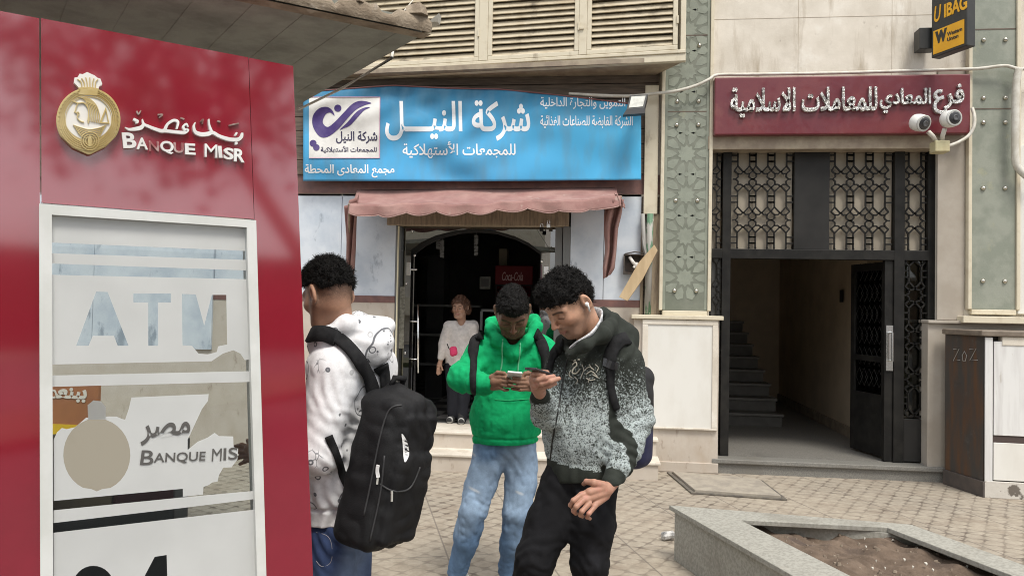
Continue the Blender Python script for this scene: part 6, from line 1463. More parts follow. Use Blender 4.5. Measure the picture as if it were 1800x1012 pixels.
# ================================================================== man in the green hoodie
def green_man():
    D0 = 4.34; face = TOC.copy(); face[2] = 0; face /= np.linalg.norm(face)
    hd = Head(P(901, 549, 4.20), dirv(.03, -.74, .72), dirv(0, .72, .74), 1.10)
    neck = P(903, 606, 4.36)
    hv, hq = hd.skin(neck, .0034, .058)
    skin = (.175, .095, .060)
    C1 = hd.colors(hv, skin, dark=(.012, .009, .008), lip=(.12, .050, .045), stubble=.55, fade=.85)
    # hands
    R_ = [px_chain([(858, 674, 4.06, .026), (872, 671, 4.01, .028)]), px_chain([(866, 664, 4.02, .022), (879, 663, 3.985, .016)]), px_chain([(866, 679, 4.02, .022), (879, 680, 3.985, .015)]), px_chain([(870, 671, 4.00, .026), (882, 671, 3.975, .017)]),
          px_chain([(879, 662, 3.985, .0105), (889, 664, 3.955, .0095), (897, 668, 3.96, .008)]), px_chain([(880, 669, 3.975, .0105), (891, 671, 3.945, .0095), (899, 673, 3.955, .008)]), px_chain([(880, 675, 3.975, .010), (890, 678, 3.945, .009), (897, 679, 3.96, .0078)]), px_chain([(878, 681, 3.985, .009), (887, 685, 3.955, .0082), (893, 685, 3.97, .007)]),
          px_chain([(867, 662, 4.02, .015), (875, 655, 3.99, .012), (886, 656, 3.97, .010), (892, 661, 3.97, .008)])]
    L_ = [px_chain([(948, 681, 4.07, .026), (934, 675, 4.02, .028)]), px_chain([(938, 667, 4.03, .022), (925, 664, 3.99, .016)]), px_chain([(938, 682, 4.03, .022), (926, 682, 3.99, .015)]), px_chain([(934, 675, 4.00, .026), (922, 673, 3.975, .017)]),
          px_chain([(926, 667, 3.985, .0105), (914, 666, 3.940, .0095), (903, 664, 3.93, .0085)]), px_chain([(925, 673, 3.975, .0105), (910, 672, 3.925, .0095), (896, 669, 3.925, .008)]), px_chain([(925, 679, 3.975, .010), (910, 679, 3.93, .009), (895, 676, 3.93, .0078)]), px_chain([(927, 684, 3.985, .009), (914, 685, 3.945, .0082), (900, 683, 3.945, .007)]),
          px_chain([(937, 664, 4.03, .015), (930, 655, 4.0, .012), (923, 656, 3.98, .010), (918, 662, 3.975, .008)])]
    h1 = handvol(R_, .0022, .0045); h2 = handvol(L_, .0022, .0045)
    iv = vol_around([P(800, 560, 4.2), P(990, 1040, 4.6), P(880, 700, 4.0)], .1, .014)
    for a, b, ra, rb in ((P(898, 640, 4.37), P(890, 740, 4.35), .075, .075), (neck, P(898, 640, 4.37), .06, .075), (P(845, 615, 4.34), P(808, 668, 4.21), .05, .042), (P(808, 668, 4.21), P(866, 672, 4.04), .042, .028), (P(955, 615, 4.34), P(983, 672, 4.22), .05, .042), (P(983, 672, 4.22), P(942, 679, 4.05), .042, .028), (P(862, 800, 4.34), P(833, 900, 4.27), .055, .045), (P(833, 900, 4.27), P(807, 1000, 4.33), .045, .035), (P(914, 805, 4.35), P(908, 903, 4.30), .055, .045), (P(908, 903, 4.30), P(893, 1005, 4.36), .045, .035)):
        iv.cone(a, b, ra, rb, .03)
    bv, bq = iv.mesh()
    Cb = tintcols(bv, skin); Ch = lambda v: mixcol(tintcols(v, np.array(skin)*1.25), (.26, .14, .10), .45*sstep(0, .6, nz3(v, 60)))
    base = np.array(P(855, 1010, 4.3)); base[2] = 0
    man = person('man in bright green hoodie and ripped light blue jeans looking down at a white phone', [(hv, hq), h1, h2, (bv, bq)], base, np.concatenate([C1, Ch(h1[0]), Ch(h2[0]), Cb]))
    V, Q = hd.hair(front=.068, side=.028, back=-.03, thick=.010, top=.020, seed=2, curl=.0045, curlscale=95, sidefade=.35, quiff=.012, slen=.007); np_mesh('hair', V, Q, HAIR, man)
    # hoodie
    v = vol_around([P(790, 545, 4.2), P(1000, 790, 4.55), P(880, 690, 3.98)], .14, .0068)
    v.cone(P(894, 645, 4.34), P(890, 735, 4.33), .180, .198, .04, face, .70).cone(P(890, 735, 4.33), P(889, 762, 4.33), .198, .188, .03, face, .70)
    v.cone(P(850, 622, 4.35), P(948, 620, 4.35), .080, .080, .07).cone(P(902, 592, 4.37), P(852, 614, 4.36), .07, .075, .05).cone(P(902, 592, 4.37), P(950, 612, 4.36), .07, .075, .05)
    v.cone(P(846, 622, 4.34), P(812, 664, 4.20), .084, .080, .05).cone(P(812, 664, 4.20), P(850, 676, 4.08), .080, .062, .03).cone(P(850, 676, 4.08), P(862, 674, 4.04), .056, .046, .012)
    v.cone(P(955, 622, 4.34), P(985, 668, 4.22), .084, .078, .05).cone(P(985, 668, 4.22), P(955, 682, 4.10), .078, .058, .03).cone(P(955, 682, 4.10), P(945, 680, 4.05), .052, .044, .012)
    ring = [P(902, 622, 4.22), P(878, 600, 4.24), P(861, 577, 4.32), P(864, 566, 4.42), P(902, 560, 4.50), P(940, 564, 4.42), P(943, 573, 4.32), P(926, 600, 4.24), P(902, 622, 4.22)]
    for a, b in zip(ring[:-1], ring[1:]): v.cone(a, b, .030, .030, .035)
    v.ell(P(902, 590, 4.52), (CX, UPV, TOC), (.14, .12, .09), .06)
    v.folds(P(806, 668, 4.2), P(850, 640, 4.2)-P(806, 668, 4.2), .008, .050, .13, 1).folds(P(850, 676, 4.1), P(862, 674, 4.04)-P(830, 676, 4.1), .005, .028, .06, 2).folds(P(985, 668, 4.22), P(955, 682, 4.1)-P(985, 668, 4.22), .008, .05, .12, 4)
    v.folds(P(846, 630, 4.30), P(830, 600, 4.3)-P(870, 650, 4.3), .007, .06, .12, 6); v.folds(P(878, 612, 4.25), (0, 0, 1), .006, .045, .09, 8)
    v.rough(.008, (9, 9, 5), 3, lambda p: sstep(1.0, .8, p[:, 2])*.9+.35, True); v.rough(.0045, (24, 24, 13), 5, None, True); v.rough(.002, 50, 6, None, True)
    v.cone(P(903, 618, 4.31), P(902, 530, 4.30), .070, .088, .012, sub=True)
    v.halfspace(P(889, 777, 4.33), (0.03, 0, -1))
    # ribbed hem and cuff grooves
    hz_ = P(889, 766, 4.33)[2]; I = np.nonzero(np.abs(v.g) < .03); zz = v.ax[2][I[2]]; v.g[I] += (.008*np.exp(-((zz-hz_-.0)/.006)**2)).astype(np.float32)
    V, Q = v.mesh(); gcol = (.006, .36, .13); C = tintcols(V, gcol)
    hood = np_mesh('hoodie', V, Q, CLOTH, man, cols=C); B = bvh(V, Q)
    w = MB(); thread(drape([(884, 588), (883, 610), (883, 635), (879, 655)], B, .003, 4, 4.2), .0042, w); thread(drape([(917, 587), (914, 610), (911, 640), (910, 657)], B, .003, 4, 4.2), .0042, w); obj('drawstring', w, cordg, hood, smooth=True)
    seamline([(870, 702), (890, 703), (912, 702), (938, 700)], B, .0028, mat('pocket_seam', (.02, .42, .16), .9), hood, 'pocket_seam', D=4.2)
    # jeans
    v = vol_around([P(820, 765, 4.2), P(950, 1010, 4.5)], .14, .0062)
    hips = P(889, 788, 4.33); v.cone(P(868, 783, 4.34), P(910, 784, 4.34), .112, .112, .04, face, .9)
    v.cone(P(862, 800, 4.34), P(846, 850, 4.31), .104, .092, .015).cone(P(846, 850, 4.31), P(831, 900, 4.25), .092, .079, .02).cone(P(831, 900, 4.25), P(820, 945, 4.28), .078, .074, .02).cone(P(820, 945, 4.28), P(805, 1003, 4.33), .073, .056, .02)
    v.cone(P(914, 802, 4.35), P(915, 850, 4.33), .104, .092, .015).cone(P(915, 850, 4.33), P(908, 903, 4.28), .092, .078, .02).cone(P(908, 903, 4.28), P(901, 950, 4.31), .078, .073, .02).cone(P(901, 950, 4.31), P(893, 1008, 4.36), .072, .056, .02)
    for c, k in ((P(834, 900, 4.22), 1), (P(905, 905, 4.24), 2)): v.folds(c, (.5 if k == 1 else -.5, .2, 1), .0042, .040, .09, k, bend=2.8)
    for c, k in ((P(808, 990, 4.32), 3), (P(893, 995, 4.34), 4)): v.folds(c, (.4, -.3, 1), .0045, .032, .06, k, bend=2.5)
    v.folds(P(888, 812, 4.25), (1, 0, .6), .006, .05, .09, 7); v.rough(.006, (16, 16, 9), 9, None, True); v.rough(.003, (40, 40, 22), 19, None, True)
    V, Q = v.mesh(); n_ = nz3(V, 14, 1); C = tintcols(V, (.125, .21, .345)); C = mixcol(C, (.31, .41, .54), .75*sstep(-.1, .5, nz3(V, 5, 3)+.55*np.exp(-((V[:, 2]-.72)/.16)**2)-.15)); C = mixcol(C, (.12, .19, .31), .3*sstep(.3, .8, nz3(V, 9, 4)))
    for cpx, r_ in (((833, 862, 4.2), .030), ((913, 868, 4.2), .022), ((829, 800, 4.25), .02)):
        c = P(*cpx); d_ = V-c; w_ = np.exp(-((np.abs(d_@CX)/(r_))**4+(np.abs(d_[:, 2]+.35*(d_@CX))/.007)**4+(np.abs(d_@TOC)/.16)**4)); C = mixcol(C, (.52, .56, .60), .85*w_)
    np_mesh('jeans', V, Q, CLOTH, man, cols=C)
    for a, tdir in ((P(806, 1003, 4.33), dirv(-.35, 0, 1)), (P(893, 1006, 4.36), dirv(.05, 0, 1))):
        t = a+tdir*.21; v = vol_around([a, (t[0], t[1], 0)], .1, .006); shoe(v, a, t, .046, .012); v.halfspace((0, 0, .012), (0, 0, -1)); V, Q = v.mesh(); C = tintcols(V, (.72, .72, .70)); C = mixcol(C, (.5, .5, .48), .6*sstep(.05, .03, V[:, 2])); sh = np_mesh('shoe', V, Q, CLOTH, man, cols=C)
        v = vol_around([(a[0], a[1], 0), (t[0], t[1], 0)], .1, .006); shoe(v, a, t, .049, .0); v.halfspace((0, 0, .028), (0, 0, 1)); v.halfspace((0, 0, .002), (0, 0, -1)); V, Q = v.mesh(); np_mesh('sole', V, Q, CLOTH, sh, cols=tintcols(V, (.62, .61, .58)))
    # his backpack
    bp = P(900, 690, 4.62); BP = thing('backpack', 'black backpack worn by the man in the green hoodie, its two straps over his shoulders', 'backpack', bp, 'backpacks worn by the men')
    v = vol_around([bp], .34, .008); v.rbox(bp, (CX, UPV, TOC), (.15, .22, .075), .06, .0); v.rough(.006, 9, 2, None, True); V, Q = v.mesh(); np_mesh('pack_body', V, Q, blackcloth, BP)
    for pts in ([(846, 588), (836, 598), (832, 620), (832, 650), (834, 690)], [(940, 585), (950, 600), (957, 620), (959, 650), (957, 690)]):
        d_ = drape(pts, B, .006, 4, 4.25); obj('strap', ribbon(d_, .062, .009, ws=np.interp(np.linspace(0, 1, len(d_)), [0, .45, .6, 1], [.064, .064, .040, .036])), strapm, BP, smooth=True)
    ph = P(904, 662, 3.955); PH = thing('mobile_phone', 'white mobile phone held in both hands of the man in green', 'phone', ph)
    ax = (CX*.995-UPV*.1, dirv(0, .45, .9), None); n_ = np.cross(ax[0], ax[1]); v = vol_around([ph], .12, .0016); v.rbox(ph, (ax[0], ax[1], n_), (.038, .070, .0055), .005, 0); V, Q = v.mesh(); np_mesh('phone_case', V, Q, whitep, PH)
    c = ph+n_*(.0058 if n_[2] > 0 else -.0058); w = MB(); w.quad(c-ax[0]*.034-ax[1]*.064, c+ax[0]*.034-ax[1]*.064, c+ax[0]*.034+ax[1]*.064, c-ax[0]*.034+ax[1]*.064); obj('screen', w, darkp, PH)
green_man()

# ================================================================== man in the dark patterned hoodie
def speckle_mat():
    m, x = clothmat('speckled_knit', .95, 380, .3); t = m.node_tree; n = t.nodes; l = t.links; b = n['Principled BSDF']
    a = n.new('ShaderNodeVertexColor'); a.layer_name = 'tint'; c = n.new('ShaderNodeTexCoord'); wv = n.new('ShaderNodeTexNoise'); wv.inputs['Scale'].default_value = 130; wv.inputs['Detail'].default_value = 2; wv.inputs['Distortion'].default_value = 1.6; l.new(c.outputs['Object'], wv.inputs[0])
    big = n.new('ShaderNodeTexNoise'); big.inputs['Scale'].default_value = 14; l.new(c.outputs['Object'], big.inputs[0])
    s1 = n.new('ShaderNodeMath'); s1.operation = 'MULTIPLY_ADD'; s1.inputs[1].default_value = .15; l.new(big.outputs['Fac'], s1.inputs[0]); l.new(wv.outputs['Fac'], s1.inputs[2])
    s2 = n.new('ShaderNodeMath'); s2.operation = 'MULTIPLY_ADD'; s2.inputs[1].default_value = .24; s2.inputs[2].default_value = -.19; l.new(a.outputs['Alpha'], s2.inputs[0])
    s3 = n.new('ShaderNodeMath'); s3.operation = 'ADD'; l.new(s1.outputs[0], s3.inputs[0]); l.new(s2.outputs[0], s3.inputs[1])
    r = n.new('ShaderNodeMapRange'); r.inputs[1].default_value = .54; r.inputs[2].default_value = .625; l.new(s3.outputs[0], r.inputs[0])
    mu = n.new('ShaderNodeMath'); mu.operation = 'MULTIPLY'; l.new(r.outputs[0], mu.inputs[0]); st = n.new('ShaderNodeMapRange'); st.inputs[1].default_value = .02; st.inputs[2].default_value = .2; l.new(a.outputs['Alpha'], st.inputs[0]); l.new(st.outputs[0], mu.inputs[1])
    mx_ = n.new('ShaderNodeMixRGB'); l.new(mu.outputs[0], mx_.inputs[0]); l.new(x.outputs[0], mx_.inputs[1]); mx_.inputs[2].default_value = (.42, .475, .475, 1); l.new(mx_.outputs[0], b.inputs['Base Color']); return m
def dark_man():
    left = -CX; Ft = TOC*.74+left*.67; Ft[2] = 0; Ft /= np.linalg.norm(Ft); Lt = np.cross((0, 0, 1), Ft)
    Fh = (TOC*cos(radians(56))+left*sin(radians(56))); Fh[2] = 0; Fh /= np.linalg.norm(Fh); Fh = Fh*cos(radians(42))-np.array([0, 0, 1])*sin(radians(42))
    hd = Head(P(1000, 535, 3.27), Fh, dirv(-.10, 1, .1), 1.08)
    neck = P(1047, 612, 3.38); hv, hq = hd.skin(neck, .0028, .056); skin = (.50, .29, .195)
    C1 = hd.colors(hv, skin, dark=(.015, .011, .010), lip=(.30, .115, .095), stubble=.6, fade=.75)
    # hand round the phone
    A_ = [px_chain([(950, 692, 3.13, .026), (945, 682, 3.08, .027)]), px_chain([(944, 680, 3.08, .026), (938, 668, 3.04, .020)]), px_chain([(950, 682, 3.08, .022), (945, 676, 3.05, .018)]), px_chain([(938, 664, 3.05, .018), (940, 676, 3.04, .018)]),
          px_chain([(936, 662, 3.055, .0110), (938, 657, 3.025, .0102), (947, 657, 3.005, .0095), (956, 659, 3.01, .0085)]), px_chain([(937, 668, 3.04, .0112), (946, 667, 3.005, .0105), (960, 664, 2.995, .0098), (973, 661, 3.01, .0088)]), px_chain([(940, 675, 3.04, .0112), (952, 674, 3.005, .0105), (968, 670, 2.995, .0098), (982, 665, 3.01, .0088)]), px_chain([(946, 681, 3.05, .0105), (956, 680, 3.02, .0095), (966, 678, 3.01, .0088), (976, 674, 3.02, .0078)]),
          px_chain([(942, 676, 3.10, .016), (944, 662, 3.12, .013), (952, 654, 3.11, .011), (962, 654, 3.09, .009)])]
    B_ = [px_chain([(1082, 842, 3.16, .026), (1067, 860, 3.10, .026)]), px_chain([(1066, 855, 3.10, .021), (1036, 864, 3.055, .0165)]), px_chain([(1064, 864, 3.095, .022), (1030, 877, 3.045, .0155)]), px_chain([(1064, 870, 3.10, .020), (1044, 888, 3.055, .0135)]), px_chain([(1058, 858, 3.09, .021), (1022, 870, 3.05, .0135)]),
          px_chain([(1022, 869, 3.05, .0118), (1008, 879, 3.03, .0100), (1003, 887, 3.05, .0090), (1007, 893, 3.075, .008)]), px_chain([(1027, 877, 3.04, .0120), (1013, 890, 3.02, .0102), (1008, 897, 3.04, .0092), (1012, 902, 3.07, .008)]), px_chain([(1036, 884, 3.04, .0116), (1023, 898, 3.02, .0100), (1020, 904, 3.04, .0090), (1024, 907, 3.07, .008)]), px_chain([(1045, 890, 3.05, .0105), (1035, 902, 3.03, .0092), (1032, 908, 3.05, .0082), (1037, 911, 3.075, .007)]),
          px_chain([(1060, 852, 3.09, .017), (1044, 848, 3.065, .0145), (1031, 846, 3.09, .011), (1026, 850, 3.14, .009)])]
    h1 = handvol(A_, .0022, .0045); h2 = handvol(B_, .0022, .0055)
    iv = vol_around([P(930, 560, 3.3), P(1140, 1140, 3.4), P(1000, 1140, 3.2)], .1, .014)
    for a, b, ra, rb in ((P(1043, 650, 3.39), P(1022, 780, 3.38), .08, .08), (neck, P(1045, 650, 3.39), .06, .08), (P(1092, 628, 3.33), P(1124, 742, 3.30), .05, .042), (P(1124, 742, 3.30), P(1078, 845, 3.15), .042, .028), (P(990, 628, 3.45), P(960, 735, 3.32), .05, .042), (P(960, 735, 3.32), P(950, 690, 3.13), .04, .027), (P(988, 855, 3.40), P(942, 985, 3.28), .08, .055), (P(942, 985, 3.28), P(905, 1120, 3.36), .05, .035), (P(1042, 860, 3.34), P(1036, 985, 3.30), .08, .055), (P(1036, 985, 3.3), P(1036, 1130, 3.38), .05, .035)):
        iv.cone(a, b, ra, rb, .03)
    bv, bq = iv.mesh(); Ch = lambda v: mixcol(tintcols(v, (.40, .215, .15)), (.47, .215, .165), .5*sstep(0, .6, nz3(v, 50)))
    base = np.array(P(985, 900, 3.36)); base[2] = 0
    man = person('man in dark speckled hoodie and black trousers looking down at a black phone', [(hv, hq), h1, h2, (bv, bq)], base, np.concatenate([C1, Ch(h1[0]), Ch(h2[0]), tintcols(bv, skin)]))
    V, Q = hd.hair(front=.066, side=.034, back=-.035, thick=.011, top=.018, seed=5, curl=.008, curlscale=80, sidefade=.40, quiff=.026, strands=5000, slen=.011); np_mesh('hair', V, Q, HAIR, man)
    # hoodie
    v = vol_around([P(940, 545, 3.3), P(1150, 860, 3.5), P(950, 690, 3.1), P(1078, 850, 3.12)], .13, .0062)
    v.cone(P(1040, 655, 3.38), P(1022, 760, 3.37), .180, .180, .04, Ft, .74).cone(P(1022, 760, 3.37), P(1018, 812, 3.37), .180, .168, .03, Ft, .74)
    v.cone(P(1086, 632, 3.34), P(1000, 630, 3.44), .088, .082, .07).cone(P(1050, 600, 3.38), P(1084, 622, 3.35), .075, .08, .05)
    v.cone(P(1092, 636, 3.33), P(1118, 735, 3.30), .090, .078, .04).cone(P(1118, 735, 3.30), P(1090, 815, 3.19), .078, .066, .03).cone(P(1088, 818, 3.19), P(1076, 846, 3.14), .052, .046, .012)
    v.cone(P(992, 636, 3.43), P(962, 728, 3.31), .080, .072, .04).cone(P(962, 728, 3.31), P(951, 702, 3.18), .066, .052, .03).cone(P(951, 702, 3.18), P(950, 692, 3.14), .046, .042, .012)
    ring = [P(1003, 622, 3.21), P(1030, 606, 3.17), P(1058, 588, 3.22), P(1078, 562, 3.36), P(1062, 552, 3.48), P(1020, 570, 3.50), P(990, 600, 3.38), P(1003, 622, 3.21)]
    for a, b, r1_, r2_ in zip(ring[:-1], ring[1:], (.020, .028, .036, .034, .03, .03, .024), (.028, .036, .034, .03, .03, .024, .020)): v.cone(a, b, r1_, r2_, .03)
    v.ell(P(1088, 590, 3.40), (CX, UPV, TOC), (.085, .075, .10), .05)
    v.folds(P(1118, 738, 3.28), P(1126, 742, 3.3)-P(1100, 640, 3.3), .008, .042, .12, 1).folds(P(1098, 800, 3.2), P(1076, 846, 3.14)-P(1110, 780, 3.2), .006, .035, .09, 2).folds(P(1085, 640, 3.28), CX-UPV*.5, .006, .05, .11, 3).folds(P(955, 722, 3.28), UPV, .006, .035, .10, 5)
    v.rough(.007, (10, 10, 6), 13, None, True); v.rough(.0045, (24, 24, 14), 15, None, True)
    v.cone(P(1046, 612, 3.37), P(1018, 545, 3.30), .070, .086, .012, sub=True)
    v.halfspace(P(1018, 838, 3.37), (.16, 0, -1))
    V, Q = v.mesh(); C = tintcols(V, (.030, .034, .029)); z = V[:, 2]; hem = P(1018, 815, 3.37); he = (V-hem)@np.array([.12, 0, 1.0])
    mask = sstep(1.47, 1.10, z); cuff = np.linalg.norm(np.cross(V-P(1080, 838, 3.15), (P(1076, 846, 3.14)-P(1090, 812, 3.2))/np.linalg.norm(P(1076, 846, 3.14)-P(1090, 812, 3.2))), axis=1)
    mask = np.where(he < .005, 0, mask); ca = (V-P(1081, 834, 3.165))@((P(1076, 846, 3.14)-P(1090, 812, 3.2))/np.linalg.norm(P(1076, 846, 3.14)-P(1090, 812, 3.2))); near = np.linalg.norm(V-P(1080, 840, 3.16), axis=1) < .085
    mask = np.where(near & (ca > 0), 0, mask); near2 = (np.linalg.norm(V-P(950, 694, 3.15), axis=1) < .065) & ((V-P(950, 697, 3.16))@(P(950, 690, 3.13)-P(952, 705, 3.18)) > 0); mask = np.where(near2, 0, mask)
    sd = V-P(1018, 740, 3.37); side = (sd@Lt > .125) & (sd@Ft < .035) & (np.linalg.norm(np.cross(V-P(1110, 700, 3.3), (P(1118, 735, 3.3)-P(1092, 636, 3.33))/.25), axis=1) > .105); mask = np.where(side & (z < 1.3), mask*.03, mask)
    C[:, 3] = mask; SM = speckle_mat(); hood = np_mesh('hoodie', V, Q, SM, man, cols=C); B = bvh(V, Q)
    lr = cr_path([tuple(P(*q)) for q in ((1002, 620, 3.20), (1024, 606, 3.175), (1046, 590, 3.185), (1060, 572, 3.25), (1064, 553, 3.36), (1050, 542, 3.47))], 6, closed=False); nc = (P(1046, 612, 3.37)+P(1018, 545, 3.30))/2
    pth = []
    for i_, q in enumerate(lr):
        q = np.array(q); tg_ = np.array(lr[min(i_+1, len(lr)-1)])-np.array(lr[max(0, i_-1)]); inw = nc-q; inw -= tg_*(inw@tg_)/(tg_@tg_); inw /= np.linalg.norm(inw); nn_ = inw*.75+UPV*.25+TOC*.55; nn_ /= np.linalg.norm(nn_); pth.append((q+inw*.016+UPV*.006, nn_))
    obj('hood_lining', ribbon(pth, .05, .008, ws=np.interp(np.linspace(0, 1, len(pth)), [0, .15, .5, .85, 1], [.03, .052, .056, .046, .02])), mat('grey_fleece', (.60, .60, .61), .95, (.34, .34, .355), 55, lo=.45, hi=.6, bump=.5, bscale=120), man, smooth=True)
    zipm = mat('zip_dark', (.015, .016, .015), .5)
    seamline([(1001, 622), (993, 650), (986, 690), (979, 730), (972, 770), (968, 806)], B, .004, zipm, hood, 'zip', D=3.2)
    cm_ = mat('cream_print', (.50, .47, .40), .8)
    w = MB()
    for st_, r_ in (([(1006, 641), (1012, 636), (1014, 642), (1008, 648), (1006, 655), (1013, 656), (1020, 648)], .0030), ([(1023, 640), (1026, 650), (1022, 660)], .0018), ([(1026, 652), (1036, 644), (1044, 650)], .0018), ([(1030, 658), (1040, 652), (1050, 662)], .0018), ([(1036, 640), (1040, 648)], .0016), ([(1008, 634), (1012, 633)], .0028), ([(1016, 632), (1019, 632)], .0028), ([(1042, 658), (1052, 664)], .002), ([(1021, 664), (1024, 656)], .002), ([(1004, 650), (1000, 658), (1006, 664)], .0016), ([(1030, 664), (1038, 668), (1046, 666)], .0016), ([(1046, 640), (1052, 646), (1048, 654)], .0016), ([(1010, 662), (1016, 668), (1012, 674)], .0016), ([(1034, 672), (1036, 664)], .0015)): w.tube([p for p, _ in drape(st_, B, .0006, 4, 3.2)], r_, 6)
    obj('chest_print', w, cm_, hood, smooth=True)
    # trousers
    v = vol_around([P(930, 820, 3.3), P(1080, 1130, 3.4)], .14, .0066)
    v.cone(P(1000, 838, 3.385), P(1040, 842, 3.355), .118, .118, .05, Ft, .9).cone(P(988, 858, 3.395), P(966, 920, 3.34), .108, .104, .03).cone(P(966, 920, 3.34), P(940, 985, 3.27), .104, .088, .03).cone(P(940, 985, 3.27), P(903, 1115, 3.36), .086, .066, .03)
    v.cone(P(1042, 862, 3.34), P(1041, 920, 3.31), .106, .098, .03).cone(P(1041, 920, 3.31), P(1036, 985, 3.29), .098, .086, .03).cone(P(1036, 985, 3.29), P(1035, 1128, 3.38), .084, .066, .03)
    v.folds(P(1030, 975, 3.22), (.6, 0, 1), .004, .06, .12, 1, bend=2.5).folds(P(935, 985, 3.20), (-.4, 0, 1), .004, .06, .11, 2, bend=2.5).folds(P(1010, 880, 3.26), (1, 0, .7), .007, .06, .12, 3); v.rough(.007, (11, 11, 6), 21, None, True); v.rough(.003, 26, 25, None, True)
    V, Q = v.mesh(); C = tintcols(V, (.0085, .0085, .010)); C = mixcol(C, (.016, .016, .019), .7*sstep(0, .5, nz3(V, 9, 2))); np_mesh('trousers', V, Q, CLOTH, man, cols=C)
    for a, td in ((P(903, 1118, 3.36), dirv(-.6, 0, .8)), (P(1035, 1130, 3.38), dirv(-.3, 0, .95))):
        t = a+td*.21; v = vol_around([a, (t[0], t[1], 0)], .1, .007); shoe(v, a, t, .048); v.halfspace((0, 0, .003), (0, 0, -1)); V, Q = v.mesh(); np_mesh('shoe', V, Q, CLOTH, man, cols=tintcols(V, (.05, .05, .05)))
    # backpack
    cb = P(1040, 735, 3.37)-Ft*.235; BP = thing('backpack', 'black backpack with navy bottom worn by the man in the speckled hoodie', 'backpack', cb, 'backpacks worn by the men')
    Ub = dirv(.08, 1, 0); v = vol_around([cb], .36, .0075); v.rbox(cb, (Lt, Ub, Ft), (.150, .235, .085), .07, 0).rbox(cb-Ft*.07-Ub*.05, (Lt, Ub, Ft), (.115, .14, .05), .04, .03); v.rough(.006, 10, 6, None, True); V, Q = v.mesh(); C = tintcols(V, (.014, .014, .016)); C = mixcol(C, (.018, .020, .060), sstep(.01, -.01, (V-cb)@Ub+.055)); np_mesh('pack_body', V, Q, clothmat('pack_nylon', .6, 300, .25, .4)[0], BP, cols=C)
    for pts, w_ in (([(1101, 596), (1086, 602), (1076, 620), (1071, 645), (1073, 680), (1082, 720)], .062), ([(992, 604), (984, 612), (972, 632), (966, 660)], .05)):
        d_ = drape(pts, B, .007, 4, 3.25); obj('strap', ribbon(d_, w_, .010, ws=np.interp(np.linspace(0, 1, len(d_)), [0, .5, .62, 1], [w_, w_, w_*.6, w_*.5])), strapm, BP, smooth=True)
    d_ = drape([(1058, 636), (1072, 640), (1086, 644)], B, .020, 4, 3.2); obj('strap_buckle', ribbon(d_, .035, .006), darkp, BP)
    # phone and earbud
    ph = P(956, 656, 3.045); PH = thing('mobile_phone', 'black mobile phone in the hand of the man in the speckled hoodie', 'phone', ph)
    u_ = P(975, 662, 3.10)-P(931, 646, 3.02); u_ /= np.linalg.norm(u_); w2 = dirv(.35, -.15, .9); n_ = np.cross(u_, w2); n_ /= np.linalg.norm(n_); w2 = np.cross(n_, u_)
    n2 = dirv(.25, .93, -.25); w2 = np.cross(n2, u_); w2 /= np.linalg.norm(w2); n2 = np.cross(u_, w2); v = vol_around([ph], .12, .0016); v.rbox(ph, (u_, w2, n2), (.074, .036, .0052), .005, 0); V, Q = v.mesh(); np_mesh('phone_case', V, Q, darkp, PH)
    c = ph+n2*(.0056 if n2[2] > 0 else -.0056); w = MB(); w.quad(c-u_*.068-w2*.032, c+u_*.068-w2*.032, c+u_*.068+w2*.032, c-u_*.068+w2*.032); obj('screen', w, mat('phone_screen', (.02, .022, .026), .06), PH)
    eb = hd.p(-.012, .092, -.004); w = MB(); n_ = hd.L; w.lathe(eb-n_*.006, n_, [(.004, 0), (.0085, .003), (.0095, .009), (.007, .014), (.002, .016)], 12); dn = hd.U*-.95+hd.F*.25; w.tube([eb+n_*.006, eb+n_*.006+dn*.012, eb+n_*.004+dn*.034], .0042, 8)
    o = obj('earbud', w, whitep, None, eb, smooth=True); setp(o, 'white wireless earbud in the ear of the man in the speckled hoodie', 'earbud')
dark_man()

